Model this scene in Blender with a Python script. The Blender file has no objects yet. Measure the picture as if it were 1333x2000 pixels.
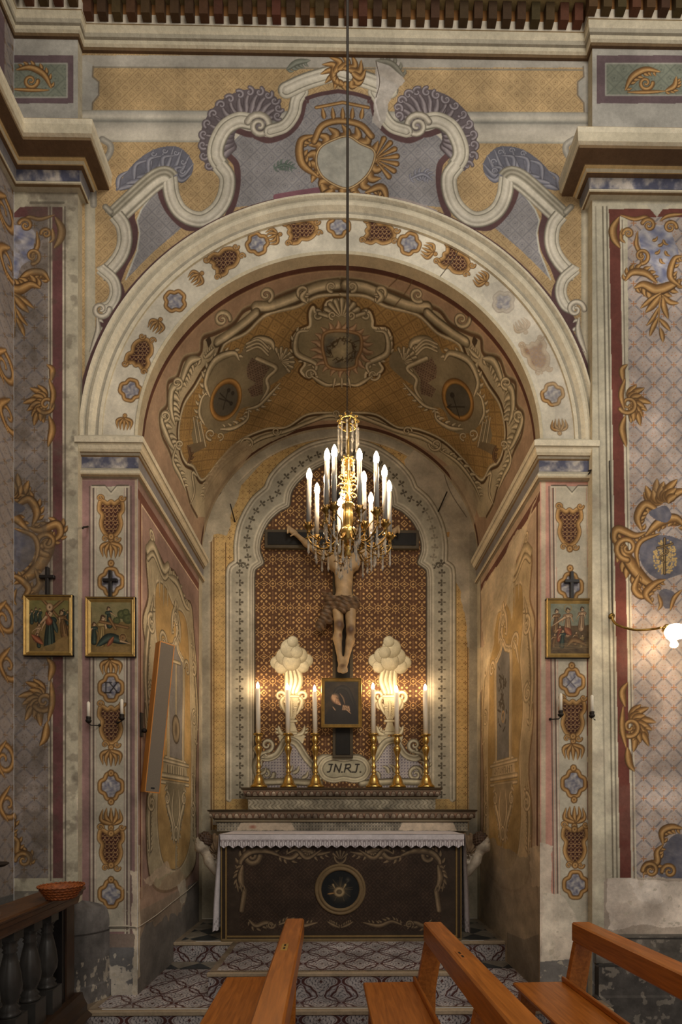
import bpy, math, random
import numpy as np
from mathutils import Vector, Matrix
random.seed(4); RNG = np.random.RandomState(7)
C = bpy.context.scene.collection
sc = bpy.context.scene
PI = math.pi

# ---------------------------------------------------------------- camera, world, lights, exposure
FPX, CAMD, EYE, YAW = 910.0, 3.5, 1.59, math.radians(0.6)
VPX, HOR = 667.0, 1575.0
CX = VPX + FPX*math.tan(YAW)
cam = bpy.data.cameras.new('camera'); cam_o = bpy.data.objects.new('camera', cam); C.objects.link(cam_o)
cam_o.location = (0, -CAMD, EYE); cam_o.rotation_euler = (PI/2, 0, -YAW)
cam.sensor_fit = 'AUTO'; cam.sensor_width = 36.0; cam.lens = FPX/2000*36.0
cam.shift_x = (666.5-CX)/2000; cam.shift_y = (HOR-1000)/2000
cam.clip_start = 0.05; cam.clip_end = 100
sc.camera = cam_o
sc.view_settings.view_transform = 'Standard'; sc.view_settings.look = 'None'
sc.view_settings.gamma = 1; sc.view_settings.exposure = 0.16
try: sc.view_settings.use_curve_mapping = False
except Exception: pass
GAIN = 1.3
world = bpy.data.worlds.new('nave_light'); sc.world = world; world.use_nodes = True
world.node_tree.nodes['Background'].inputs[0].default_value = (1.0, 0.93, 0.83, 1)
world.node_tree.nodes['Background'].inputs[1].default_value = 0.26
def area(name, loc, target, size, power, col):
    l = bpy.data.lights.new(name, 'AREA'); l.shape = 'RECTANGLE'; l.size, l.size_y = size; l.energy = power; l.color = col
    o = bpy.data.objects.new(name, l); C.objects.link(o); o.location = loc
    o.rotation_euler = (Vector(target)-Vector(loc)).to_track_quat('-Z', 'Y').to_euler(); return o
area('nave_fill_light', (2.5, -7.5, 8.5), (0.3, 0, 4.6), (3.5, 3.0), 230, (1.0, 0.92, 0.80))  # added soft light from high right; no window is built there
area('nave_fill_light_low', (4.0, -8.0, 3.6), (1.2, 0, 2.6), (2.5, 2.5), 34, (1.0, 0.9, 0.78))  # added low fill, set to the right to lighten that side
LAMP = (1.0, 0.66, 0.34)

# ---------------------------------------------------------------- camera rays: a photo pixel seen on a real plane
def ray(px, py):
    u = (np.asarray(px, float)-CX)/FPX; v = (HOR-np.asarray(py, float))/FPX
    return np.sin(YAW)+u*np.cos(YAW), np.cos(YAW)-u*np.sin(YAW), v
def onY(px, py, Y=0.0):
    dx, dy, dz = ray(px, py); t = (Y+CAMD)/dy; return dx*t, EYE+dz*t
def onX(px, py, X):
    dx, dy, dz = ray(px, py); t = X/dx; return -CAMD+dy*t, EYE+dz*t
def P(px, py, Y=0.0):
    x, z = onY(px, py, Y); return Vector((float(x), Y, float(z)))
def onZ(px, py, Z):
    dx, dy, dz = ray(px, py); t = (Z-EYE)/dz; return dx*t, -CAMD+dy*t

# ---------------------------------------------------------------- materials
MATS = {}
def newmat(name):
    m = bpy.data.materials.new(name); m.use_nodes = True; n = m.node_tree.nodes; l = m.node_tree.links
    MATS[name] = m; return m, n, l, n['Principled BSDF']
def lin(c):
    c = np.asarray(c, float)/255.0
    return np.where(c <= 0.04045, c/12.92, ((c+0.055)/1.055)**2.4)
def noise_bump(n, l, b, scale, strength, dist=0.01, detail=6, coord='Object'):
    tc = n.new('ShaderNodeTexCoord'); nz = n.new('ShaderNodeTexNoise'); nz.inputs['Scale'].default_value = scale; nz.inputs['Detail'].default_value = detail
    l.new(tc.outputs[coord], nz.inputs['Vector']); bp = n.new('ShaderNodeBump'); bp.inputs['Strength'].default_value = strength; bp.inputs['Distance'].default_value = dist
    l.new(nz.outputs['Fac'], bp.inputs['Height']); l.new(bp.outputs['Normal'], b.inputs['Normal']); return tc, nz
def mottle(n, l, src, tc, scale, lo, hi, detail=8, rough=0.6):
    nz = n.new('ShaderNodeTexNoise'); nz.inputs['Scale'].default_value = scale; nz.inputs['Detail'].default_value = detail; nz.inputs['Roughness'].default_value = rough
    l.new(tc.outputs['Object'], nz.inputs['Vector']); mr = n.new('ShaderNodeMapRange'); mr.inputs[1].default_value = 0.3; mr.inputs[2].default_value = 0.7
    mr.inputs[3].default_value = lo; mr.inputs[4].default_value = hi; l.new(nz.outputs['Fac'], mr.inputs[0])
    mx = n.new('ShaderNodeMix'); mx.data_type = 'RGBA'; mx.blend_type = 'MULTIPLY'; mx.inputs[0].default_value = 1
    l.new(src, mx.inputs[6]); l.new(mr.outputs[0], mx.inputs[7]); return mx.outputs[2]
def paintmat(name, rough=0.85, bump=0.25, gain=GAIN, m1=(0.8, 1.12), spec=0.25, sat=0.93):
    m, n, l, b = newmat(name)
    at = n.new('ShaderNodeVertexColor'); at.layer_name = 'Col'
    tc, nz = noise_bump(n, l, b, 26, bump, 0.012, 8)
    mu = n.new('ShaderNodeMix'); mu.data_type = 'RGBA'; mu.blend_type = 'MULTIPLY'; mu.inputs[0].default_value = 1; mu.clamp_result = False
    mu.inputs[7].default_value = (gain, gain, gain, 1); hs = n.new('ShaderNodeHueSaturation'); hs.inputs['Saturation'].default_value = sat; l.new(at.outputs[0], hs.inputs['Color']); l.new(hs.outputs[0], mu.inputs[6])
    o = mottle(n, l, mu.outputs[2], tc, 2.2, *m1); o = mottle(n, l, o, tc, 9, 0.90, 1.07); o = mottle(n, l, o, tc, 38, 0.88, 1.08); o = mottle(n, l, o, tc, 220, 0.9, 1.1, 3)
    l.new(o, b.inputs['Base Color']); b.inputs['Roughness'].default_value = rough; b.inputs['Specular IOR Level'].default_value = spec
    return m
M_FRESCO = paintmat('painted_plaster', m1=(0.76, 1.14)); M_STONE = paintmat('painted_stucco', 0.85, 0.5)
M_TILE = paintmat('glazed_cement_tile', 0.42, 0.1, 1.0, (0.78, 1.1), 0.4)
M_CANVAS = paintmat('varnished_picture', 0.42, 0.05, 1.0, (0.9, 1.1), 0.22)
M_GLOSSPAINT = paintmat('painted_wood', 0.62, 0.2, 1.0, (0.85, 1.1), 0.2)
def solid(name, col, rough=0.5, metal=0.0, bump=0.0, scale=30, spec=0.5, mott=0.0, **kw):
    m, n, l, b = newmat(name)
    c = lin(col); b.inputs['Roughness'].default_value = rough; b.inputs['Metallic'].default_value = metal; b.inputs['Specular IOR Level'].default_value = spec
    tc, nz = noise_bump(n, l, b, scale, bump)
    rgb = n.new('ShaderNodeRGB'); rgb.outputs[0].default_value = (*c, 1)
    l.new(mottle(n, l, rgb.outputs[0], tc, scale*0.4, 1-mott, 1+mott*0.4), b.inputs['Base Color'])
    for k, v in kw.items(): b.inputs[k].default_value = v
    return m
def woodmat(name, c1, c2, rough, axis=(1, 12, 12), scale=3.0):
    m, n, l, b = newmat(name)
    tc = n.new('ShaderNodeTexCoord'); mp = n.new('ShaderNodeMapping'); mp.inputs['Scale'].default_value = axis; l.new(tc.outputs['Object'], mp.inputs[0])
    nz = n.new('ShaderNodeTexNoise'); nz.inputs['Scale'].default_value = scale; nz.inputs['Detail'].default_value = 8; nz.inputs['Distortion'].default_value = 0.6
    l.new(mp.outputs[0], nz.inputs['Vector']); cr = n.new('ShaderNodeValToRGB'); cr.color_ramp.elements[0].position = 0.3; cr.color_ramp.elements[1].position = 0.72
    cr.color_ramp.elements[0].color = (*lin(c1), 1); cr.color_ramp.elements[1].color = (*lin(c2), 1); l.new(nz.outputs['Fac'], cr.inputs[0])
    l.new(cr.outputs[0], b.inputs['Base Color']); b.inputs['Roughness'].default_value = rough
    bp = n.new('ShaderNodeBump'); bp.inputs['Strength'].default_value = 0.06; l.new(nz.outputs['Fac'], bp.inputs['Height']); l.new(bp.outputs[0], b.inputs['Normal'])
    return m
M_PEW = woodmat('varnished_orange_wood', (152, 86, 28), (196, 118, 46), 0.32, (14, 1.2, 14), 4)
M_DARKWOOD = woodmat('dark_rail_wood', (70, 46, 28), (104, 70, 42), 0.35, (14, 1.5, 14), 4)
M_POST = woodmat('dark_post_wood', (44, 32, 24), (66, 46, 32), 0.4, (14, 1.5, 1.5), 4)
M_BLACKWOOD = solid('black_ebonised_wood', (30, 27, 27), 0.4, mott=0.3)
M_BROWNWOOD = solid('brown_mottled_wood', (76, 56, 42), 0.6, mott=0.4, bump=0.2)
M_BALUSTER = solid('dark_grey_stone', (58, 56, 54), 0.28, mott=0.3)
M_GOLD = solid('polished_brass', (224, 188, 112), 0.24, 1.0, 0.05, 60, mott=0.25)
M_GILT = solid('gilded_frame', (178, 148, 88), 0.42, 0.55, 0.1, 60, mott=0.3)
M_BRONZE = solid('aged_bronze', (150, 118, 62), 0.36, 1.0, 0.1, 80, mott=0.5)
M_IRON = solid('dark_iron', (48, 42, 38), 0.6, 0.6, 0.2, 80, mott=0.3)
M_WAX = solid('white_candle', (238, 230, 214), 0.45, 0, 0, 30, mott=0.03)
M_SLEEVE = solid('white_candle_sleeve', (150, 145, 138), 0.3, 0, 0, 30, mott=0.02)
M_CRYSTAL = solid('cut_crystal', (250, 246, 236), 0.04, 0.0, 0, 30, 0.5, **{'Transmission Weight': 0.85, 'IOR': 1.6})
M_CABLE = solid('pale_cable', (190, 180, 164), 0.6, mott=0.2)
M_BLACKCABLE = solid('black_cable', (62, 54, 46), 0.6)
M_LINEN = solid('white_linen', (206, 200, 206), 0.9, 0, 0.15, 200, 0.1, mott=0.08, **{'Sheen Weight': 0.2})
M_SPKCLOTH = solid('grey_speaker_cloth', (126, 116, 104), 0.9, 0, 0.4, 400, 0.1, mott=0.1)
M_SPKWOOD = woodmat('orange_speaker_wood', (178, 112, 44), (205, 138, 62), 0.4, (14, 14, 1.5), 4)
M_PLATE = solid('brass_plate', (196, 160, 84), 0.4, 0.6)
M_WHITEPLASTIC = solid('white_plastic', (205, 200, 188), 0.4)
M_MARBLE = solid('carved_marble', (190, 178, 160), 0.5, 0, 0.3, 40, mott=0.45)
M_BASKET = solid('orange_wicker', (156, 84, 36), 0.55, 0, 0.5, 120, mott=0.5)
M_SHADE = None
def emis(name, col, strength):
    m, n, l, b = newmat(name)
    b.inputs['Base Color'].default_value = (1, 0.95, 0.85, 1); b.inputs['Emission Color'].default_value = (*col, 1); b.inputs['Emission Strength'].default_value = strength
    tc, nz = noise_bump(n, l, b, 5, 0.0)
    return m
M_BULB = emis('lit_chandelier_bulb', (1.0, 0.74, 0.46), 150)
M_FLAME = emis('lit_altar_bulb', (1.0, 0.71, 0.42), 140)
M_SHADE = emis('lit_frosted_glass', (1.0, 0.76, 0.48), 17)

# ---------------------------------------------------------------- mesh builders
def npmesh(name, verts, quads, mat, cols=None, domain='POINT', smooth=False, parent=None):
    me = bpy.data.meshes.new(name); verts = np.ascontiguousarray(verts, np.float32); quads = np.ascontiguousarray(quads, np.int32)
    me.vertices.add(len(verts)); me.vertices.foreach_set('co', verts.ravel())
    nq, k = quads.shape
    me.loops.add(nq*k); me.loops.foreach_set('vertex_index', quads.ravel())
    me.polygons.add(nq); me.polygons.foreach_set('loop_start', np.arange(nq, dtype=np.int32)*k)
    try: me.polygons.foreach_set('loop_total', np.full(nq, k, np.int32))
    except Exception: pass
    if smooth: me.polygons.foreach_set('use_smooth', np.ones(nq, bool))
    me.update(calc_edges=True)
    if cols is not None:
        at = me.color_attributes.new('Col', 'BYTE_COLOR', domain)
        c = np.ones((len(cols), 4), np.float32); c[:, :3] = np.clip(cols, 0, 255)/255.0; at.data.foreach_set('color_srgb', c.ravel())
    me.materials.append(mat); o = bpy.data.objects.new(name, me); C.objects.link(o)
    if parent is not None: o.parent = parent
    return o

class MB:
    """collects faces (with an sRGB colour each) and links them as ONE mesh object"""
    def __init__(s): s.v = []; s.f = []; s.c = []; s.col = (200, 190, 170); s.sm = []; s.smooth = False
    def face(s, idx, col=None): s.f.append(tuple(idx)); s.c.append(col or s.col); s.sm.append(s.smooth)
    def vs(s, pts): b = len(s.v); s.v += [tuple(p) for p in pts]; return b
    def quad(s, a, b, c, d, col=None): i = s.vs((a, b, c, d)); s.face((i, i+1, i+2, i+3), col)
    def box(s, x0, x1, y0, y1, z0, z1, col=None, bev=0.0):
        if x0 > x1: x0, x1 = x1, x0
        if y0 > y1: y0, y1 = y1, y0
        if z0 > z1: z0, z1 = z1, z0
        e = bev
        if e <= 0:
            i = s.vs([(x0, y0, z0), (x1, y0, z0), (x1, y1, z0), (x0, y1, z0), (x0, y0, z1), (x1, y0, z1), (x1, y1, z1), (x0, y1, z1)])
            for q in ((0, 3, 2, 1), (4, 5, 6, 7), (0, 1, 5, 4), (1, 2, 6, 5), (2, 3, 7, 6), (3, 0, 4, 7)): s.face([i+k for k in q], col)
        else:
            rings = []
            for z, d in ((z0, e), (z0+e, 0), (z1-e, 0), (z1, e)):
                X0, X1, Y0, Y1 = x0+d, x1-d, y0+d, y1-d; g = e if d == 0 else 0
                rings.append(s.vs([(X0+g, Y0, z), (X1-g, Y0, z), (X1, Y0+g, z), (X1, Y1-g, z), (X1-g, Y1, z), (X0+g, Y1, z), (X0, Y1-g, z), (X0, Y0+g, z)]))
            for a, b in zip(rings, rings[1:]):
                for k in range(8): s.face((a+k, a+(k+1) % 8, b+(k+1) % 8, b+k), col)
            s.face([rings[0]+k for k in range(7, -1, -1)], col); s.face([rings[-1]+k for k in range(8)], col)
        return s
    def obox(s, c, ax, ay, az, col=None):
        c = Vector(c); ax, ay, az = Vector(ax), Vector(ay), Vector(az)
        i = s.vs([c+sx*ax+sy*ay+sz*az for sz in (-1, 1) for sx, sy in ((-1, -1), (1, -1), (1, 1), (-1, 1))])
        for q in ((0, 3, 2, 1), (4, 5, 6, 7), (0, 1, 5, 4), (1, 2, 6, 5), (2, 3, 7, 6), (3, 0, 4, 7)): s.face([i+k for k in q], col)
    def lathe(s, prof, c=(0, 0, 0), seg=20, col=None, axis='z', sq=0):
        rings = []; cx, cy, cz = c
        for r, h in prof:
            ps = []
            for k in range(seg):
                a = 2*PI*(k+0.5)/seg; x, y = r*math.cos(a), r*math.sin(a)
                if axis == 'z': ps.append((cx+x, cy+y, cz+h))
                elif axis == 'y': ps.append((cx+x, cy+h, cz+y))
                else: ps.append((cx+h, cy+x, cz+y))
            rings.append(s.vs(ps))
        fl = axis == 'y'
        for a, b in zip(rings, rings[1:]):
            for k in range(seg):
                q = (a+k, a+(k+1) % seg, b+(k+1) % seg, b+k); s.face(q[::-1] if fl else q, col)
        q = [rings[0]+k for k in range(seg)]; s.face(q if fl else q[::-1], col)
        q = [rings[-1]+k for k in range(seg)]; s.face(q[::-1] if fl else q, col); return s
    def tube(s, pts, r, seg=8, col=None, caps=True):
        pts = [Vector(p) for p in pts]; n = len(pts); rr = r if hasattr(r, '__len__') else [r]*n
        rings = []; up = None
        for i, p in enumerate(pts):
            t = (pts[min(i+1, n-1)]-pts[max(i-1, 0)])
            if t.length < 1e-9: t = Vector((0, 0, 1))
            t.normalize()
            if up is None: up = t.orthogonal().normalized()
            up = (up - t*up.dot(t))
            up = up.normalized() if up.length > 1e-6 else t.orthogonal().normalized()
            w = t.cross(up)
            rings.append(s.vs([p+rr[i]*(math.cos(2*PI*k/seg)*up+math.sin(2*PI*k/seg)*w) for k in range(seg)]))
        for a, b in zip(rings, rings[1:]):
            for k in range(seg): s.face((a+k, a+(k+1) % seg, b+(k+1) % seg, b+k), col)
        if caps:
            s.face([rings[0]+k for k in range(seg-1, -1, -1)], col); s.face([rings[-1]+k for k in range(seg)], col)
        return s
    def ball(s, c, r, seg=12, rings=8, col=None, sc=(1, 1, 1)):
        pr = [(math.sin(PI*i/rings), -math.cos(PI*i/rings)) for i in range(rings+1)]
        idx = []
        for q, h in pr:
            idx.append(s.vs([(c[0]+r*sc[0]*q*math.cos(2*PI*k/seg), c[1]+r*sc[1]*q*math.sin(2*PI*k/seg), c[2]+r*sc[2]*h) for k in range(seg)]))
        for a, b in zip(idx, idx[1:]):
            for k in range(seg): s.face((a+k, a+(k+1) % seg, b+(k+1) % seg, b+k), col)
        return s
    def prism(s, poly, y0, y1, col=None, plane='xz'):
        def p(a, b, t): return (a, t, b) if plane == 'xz' else ((t, a, b) if plane == 'yz' else (a, b, t))
        n = len(poly); i = s.vs([p(a, b, y0) for a, b in poly]); j = s.vs([p(a, b, y1) for a, b in poly])
        s.face([i+k for k in range(n)], col); s.face([j+k for k in range(n-1, -1, -1)], col)
        for k in range(n): s.face((i+k, j+k, j+(k+1) % n, i+(k+1) % n), col)
        return s
    def sweep(s, path, prof, cols, closed=False):
        """path: (x,y) plan points; outward = right of travel; prof: (out,z); cols per profile segment"""
        n = len(path); pts = [Vector((p[0], p[1])) for p in path]; dirs = []
        for i in range(n-1): dirs.append((pts[i+1]-pts[i]).normalized())
        rows = []
        for o, z in prof:
            row = []
            for i in range(n):
                d0 = dirs[max(i-1, 0)]; d1 = dirs[min(i, n-2)]
                n0 = Vector((d0.y, -d0.x)); n1 = Vector((d1.y, -d1.x)); m = (n0+n1)
                m = m/ max(m.dot(n0), 0.2); q = pts[i]+m*o; row.append((q.x, q.y, z))
            rows.append(row)
        for k in range(len(prof)-1):
            for i in range(n-1):
                s.quad(rows[k][i], rows[k][i+1], rows[k+1][i+1], rows[k+1][i], cols[k % len(cols)])
        return s
    def build(s, name, mat, parent=None, smooth=None):
        me = bpy.data.meshes.new(name); me.from_pydata(s.v, [], s.f); me.update()
        at = me.color_attributes.new('Col', 'BYTE_COLOR', 'CORNER')
        lt = np.empty(len(me.polygons), np.int32); me.polygons.foreach_get('loop_total', lt)
        cc = np.ones((int(lt.sum()), 4), np.float32); cc[:, :3] = np.repeat(np.array(s.c, np.float32)/255.0, lt, axis=0); at.data.foreach_set('color_srgb', cc.ravel())
        if smooth or (smooth is None and any(s.sm)):
            me.polygons.foreach_set('use_smooth', np.array([True]*len(s.f) if smooth else s.sm, bool))
        me.materials.append(mat); o = bpy.data.objects.new(name, me); C.objects.link(o)
        if parent is not None: o.parent = parent
        return o
def recalc(o):
    import bmesh
    bm = bmesh.new(); bm.from_mesh(o.data); bmesh.ops.recalc_face_normals(bm, faces=bm.faces); bm.to_mesh(o.data); bm.free(); return o
def tag(o, label=None, cat=None, group=None, kind=None):
    if label: o['label'] = label
    if cat: o['category'] = cat
    if group: o['group'] = group
    if kind: o['kind'] = kind
    return o
def thing(name, label, cat, loc=(0, 0, 0), group=None, rz=0):
    o = bpy.data.objects.new(name, None); C.objects.link(o); o.location = loc; o.rotation_euler = (0, 0, rz); o.empty_display_size = 0.05
    return tag(o, label, cat, group)
def copy_tree(o, parent=None):
    c = o.copy(); C.objects.link(c)
    if parent is not None: c.parent = parent
    for ch in list(o.children): copy_tree(ch, c)
    return c

# ---------------------------------------------------------------- painter: brushwork on a surface's own metric grid
def cr(pts, n=8, closed=False):
    p = np.array(pts, float)
    q = np.vstack([p[-1], p, p[0], p[1]]) if closed else np.vstack([2*p[0]-p[1], p, 2*p[-1]-p[-2]])
    out = []; t = np.linspace(0, 1, n, endpoint=False)[:, None]
    for i in range(1, len(q)-2):
        a, b, c_, d = q[i-1], q[i], q[i+1], q[i+2]
        out.append(0.5*((2*b)+(-a+c_)*t+(2*a-5*b+4*c_-d)*t*t+(-a+3*b-3*c_+d)*t**3))
    if not closed: out.append(p[-1:])
    return np.vstack(out)
def ell(cx, cy, rx, ry=None, n=40, rot=0, a0=0, a1=2*PI):
    ry = ry or rx; a = np.linspace(a0, a1, n); x = rx*np.cos(a); y = ry*np.sin(a)
    return np.stack([cx+x*math.cos(rot)-y*math.sin(rot), cy+x*math.sin(rot)+y*math.cos(rot)], 1)
def spiral(cx, cy, r, a0, turns=1.3, d=1, r1=0.15, n=26):
    t = np.linspace(0, 1, n); a = math.radians(a0)+d*2*PI*turns*t; rr = r*(1-t)+r*r1*t
    return np.stack([cx+rr*np.cos(a), cy+rr*np.sin(a)], 1)
RSC = 0.74
def fbm(h, w, cell, seed=0, oct=4):
    cell = cell/RSC
    r = np.random.RandomState(seed); out = np.zeros((h, w), np.float32); amp = 1.0; tot = 0
    for o in range(oct):
        c = max(2.0, cell/2**o); gh, gw = int(h/c)+3, int(w/c)+3; g = r.rand(gh, gw).astype(np.float32)
        y = np.arange(h)/c; x = np.arange(w)/c; iy = y.astype(int); ix = x.astype(int); fy = (y-iy)[:, None]; fx = (x-ix)[None]
        fy = fy*fy*(3-2*fy); fx = fx*fx*(3-2*fx)
        a = g[iy][:, ix]; b = g[iy][:, ix+1]; c2 = g[iy+1][:, ix]; d = g[iy+1][:, ix+1]
        out += amp*((a*(1-fx)+b*fx)*(1-fy)+(c2*(1-fx)+d*fx)*fy); tot += amp; amp *= 0.5
    return out/tot
OCH = dict(o=(78, 54, 28), d=(108, 76, 38), m=(150, 110, 58), l=(186, 146, 88))
STO = dict(o=(84, 74, 56), d=(128, 118, 94), m=(170, 158, 130), l=(212, 200, 170))
LST = dict(o=(112, 104, 92), d=(142, 134, 120), m=(186, 176, 158), l=(216, 206, 188))
PUR = dict(o=(80, 70, 72), d=(98, 88, 92), m=(126, 116, 120), l=(156, 146, 148))
BLU = dict(o=(84, 82, 90), d=(104, 104, 116), m=(126, 126, 138), l=(154, 152, 160))
PNK = dict(o=(104, 82, 62), d=(134, 108, 84), m=(160, 132, 104), l=(190, 162, 132))
class Canvas:
    def __init__(s, u0, v0, u1, v1, res, base, mp, seed=1):
        res = res*RSC
        s.u0, s.v0, s.res = u0, v0, res; s.W = int(round((u1-u0)/res))+1; s.H = int(round((v1-v0)/res))+1
        s.a = np.empty((s.H, s.W, 3), np.float32); s.a[:] = base; s.mp = mp; s.seed = seed; s.k = 1.0
    def uv(s, pts, raw):
        p = np.array(pts, float)
        if raw: return p
        u, v = s.mp(p[:, 0], p[:, 1]); return np.stack([u, v], 1)
    def win(s, lo, hi):
        i0 = max(0, int((lo[0]-s.u0)/s.res)); i1 = min(s.W, int((hi[0]-s.u0)/s.res)+2); j0 = max(0, int((lo[1]-s.v0)/s.res)); j1 = min(s.H, int((hi[1]-s.v0)/s.res)+2)
        if i1 <= i0 or j1 <= j0: return None
        U = (s.u0+np.arange(i0, i1)*s.res)[None, :]; V = (s.v0+np.arange(j0, j1)*s.res)[:, None]
        return (slice(j0, j1), slice(i0, i1)), U, V
    def full(s): return (s.u0+np.arange(s.W)*s.res)[None, :], (s.v0+np.arange(s.H)*s.res)[:, None]
    def put(s, sl, col, a):
        if callable(col): col = col(*s._uv)
        s.a[sl] = s.a[sl]*(1-a[..., None])+np.asarray(col, np.float32)*a[..., None]
    def poly(s, pts, col, a=1.0, raw=False, mask=None):
        p = s.uv(pts, raw); w = s.win(p.min(0), p.max(0))
        if w is None: return
        sl, U, V = w; ins = np.zeros((V.shape[0], U.shape[1]), bool)
        for (x0, y0), (x1, y1) in zip(p, np.roll(p, -1, 0)):
            if y0 == y1: continue
            rows = ((V > min(y0, y1)) & (V <= max(y0, y1)))[:, 0]
            if not rows.any(): continue
            xi = x0+(V[rows]-y0)*(x1-x0)/(y1-y0); ins[rows] ^= (U > xi)
        s._uv = (U+0*V, V+0*U); m = ins.astype(np.float32)*a
        if mask is not None: m = m*mask[sl]
        s.put(sl, col, m)
    def stroke(s, pts, w, stops, raw=False, closed=False, taper=None, a=1.0, rw=False, butt=False):
        """stops: [(q,rgb)...] across, q in -1..1 (signed side). w full width in photo px (k applied) or metres when rw/raw"""
        p = s.uv(pts, raw)
        if closed: p = np.vstack([p, p[:1]])
        hw = 0.5*w*(1.0 if (raw or rw) else s.k); sg = p[1:]-p[:-1]; L = np.hypot(sg[:, 0], sg[:, 1]); cum = np.concatenate([[0], np.cumsum(L)]); tot = max(cum[-1], 1e-9)
        W = s.win(p.min(0)-hw*1.2, p.max(0)+hw*1.2)
        if W is None: return
        sl, U, V = W; sh = (V.shape[0], U.shape[1]); D = np.full(sh, 1e9, np.float32); S = np.zeros(sh, np.float32); T = np.zeros(sh, np.float32); E = np.zeros(sh, bool)
        j0, i0 = sl[0].start, sl[1].start
        for k in range(len(sg)):
            if L[k] < 1e-9: continue
            lo = np.minimum(p[k], p[k+1])-hw*1.1; hi = np.maximum(p[k], p[k+1])+hw*1.1; w2 = s.win(lo, hi)
            if w2 is None: continue
            (a_, b_), uu, vv = w2; ss = (slice(a_.start-j0, a_.stop-j0), slice(b_.start-i0, b_.stop-i0))
            rx = uu-p[k, 0]; ry = vv-p[k, 1]; tr = (rx*sg[k, 0]+ry*sg[k, 1])/L[k]**2; t = np.clip(tr, 0, 1)
            ex = rx-t*sg[k, 0]; ey = ry-t*sg[k, 1]; d = np.sqrt(ex*ex+ey*ey); side = np.sign(sg[k, 0]*ry-sg[k, 1]*rx)
            Ds = D[ss]
            if Ds.shape != d.shape: continue
            up = d < Ds; Ds[up] = d[up]; S[ss][up] = side[up]; T[ss][up] = ((cum[k]+t*L[k])/tot)[up]
            if butt: E[ss][up] = (((tr < 0) & (k == 0)) | ((tr > 1) & (k == len(sg)-1)))[up]
        hwv = hw*(taper(T) if taper else 1.0); hwv = np.maximum(hwv, 1e-5)
        q = S*D/hwv; m = np.where(E, 0, np.clip((hwv-D)/s.res+0.5, 0, 1)).astype(np.float32)
        if not m.any(): return
        if len(stops) == 1: colr = np.asarray(stops[0][1], np.float32)
        else:
            qs = [x[0] for x in stops]; q = np.clip(q, -1, 1); colr = np.stack([np.interp(q, qs, [x[1][c] for x in stops]) for c in range(3)], -1)
        s.put(sl, colr, m*a)
    def line(s, pts, w, col, **k): s.stroke(pts, w, [(0, col)], **k)
    def tube(s, pts, w, pal=OCH, taper='leaf', flip=False, **k):
        f = {'leaf': lambda t: 0.14+0.86*np.sin(np.clip(t, .002, .998)*PI)**0.7, 'tip': lambda t: 1-0.82*t, 'root': lambda t: 0.18+0.82*t, 'none': None,
             'drop': lambda t: 0.15+0.85*np.sin(np.clip(t, .001, .998)**0.6*PI)**0.8, 'end': lambda t: 1-0.5*t**2}[taper]
        st = [(-1, pal['o']), (-.78, pal['o']), (-.55, pal['m']), (-.1, pal['l']), (.25, pal['m']), (.7, pal['d']), (1, pal['o'])]
        if flip: st = [(-q, c) for q, c in st][::-1]
        s.stroke(pts, w, st, taper=f, **k)
    def leaf(s, x0, y0, x1, y1, w, bend=0.0, pal=OCH, taper='drop', **k):
        mx, my = (x0+x1)/2, (y0+y1)/2; dx, dy = x1-x0, y1-y0
        s.tube(cr([(x0, y0), (mx-dy*bend, my+dx*bend), (x1, y1)], 6), w, pal, taper, **k)
    def volute(s, cx, cy, r, a0, turns, d, w, pal=OCH, **k): s.tube(spiral(cx, cy, r, a0, turns, d), w, pal, 'end', **k)
    def fan(s, cx, cy, r, a0, a1, n, pal=OCH, w=None, r0=0.15, edge=True):
        for i in range(n):
            a = math.radians(a0+(a1-a0)*(i+.5)/n); ww = w or 1.5*r*abs(math.radians(a1-a0))/n
            s.tube([(cx+r0*r*math.cos(a), cy+r0*r*math.sin(a)), (cx+.6*r*math.cos(a), cy+.6*r*math.sin(a)), (cx+r*math.cos(a), cy+r*math.sin(a))], ww, pal, 'root')
    def acanth(s, pts, w, pal=OCH, n=7, side=1, ll=1.6, curl=0.5, spine=True, both=False):
        """curling spine with leaflets off one side"""
        c = cr(pts, 8); m = len(c)
        for sd in ((side, -side) if both else (side,)):
            for i in range(n):
                j = int((i+.6)/n*(m-2)); p0 = c[j]; d = c[min(j+2, m-1)]-c[max(j-1, 0)]; d = d/(np.hypot(*d)+1e-9); nn = np.array([-d[1], d[0]])*sd
                f = 0.55+0.45*math.sin(PI*(i+1)/(n+1)); e = p0+(d*curl+nn)*w*ll*f*0.8
                s.leaf(p0[0], p0[1], e[0], e[1], w*0.75*f, 0.18*sd, pal)
        if spine: s.tube(c, w, pal, 'leaf')
    def cloudpuff(s, cx, cy, r, pal, ry=None):
        p = s.uv([(cx, cy), (cx+r, cy), (cx, cy+(ry or r))], False); R = abs(p[1, 0]-p[0, 0]); Ry = abs(p[2, 1]-p[0, 1]); c = p[0]
        W = s.win(c-[R*1.1, Ry*1.1], c+[R*1.1, Ry*1.1])
        if W is None: return
        sl, U, V = W; x = (U-c[0])/R; y = (V-c[1])/Ry; d = np.sqrt(x*x+y*y); m = (d < 1).astype(np.float32)
        li = np.sqrt((x+.3)**2+(y-.35)**2); colr = np.stack([np.interp(li, [0, .95, 1.35, 1.7], [pal[z][c2] for z in 'lmdo']) for c2 in range(3)], -1)
        colr = np.where((d > .95)[..., None], np.asarray(pal['d'], float)*.93, colr); s.put(sl, colr, m)
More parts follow.
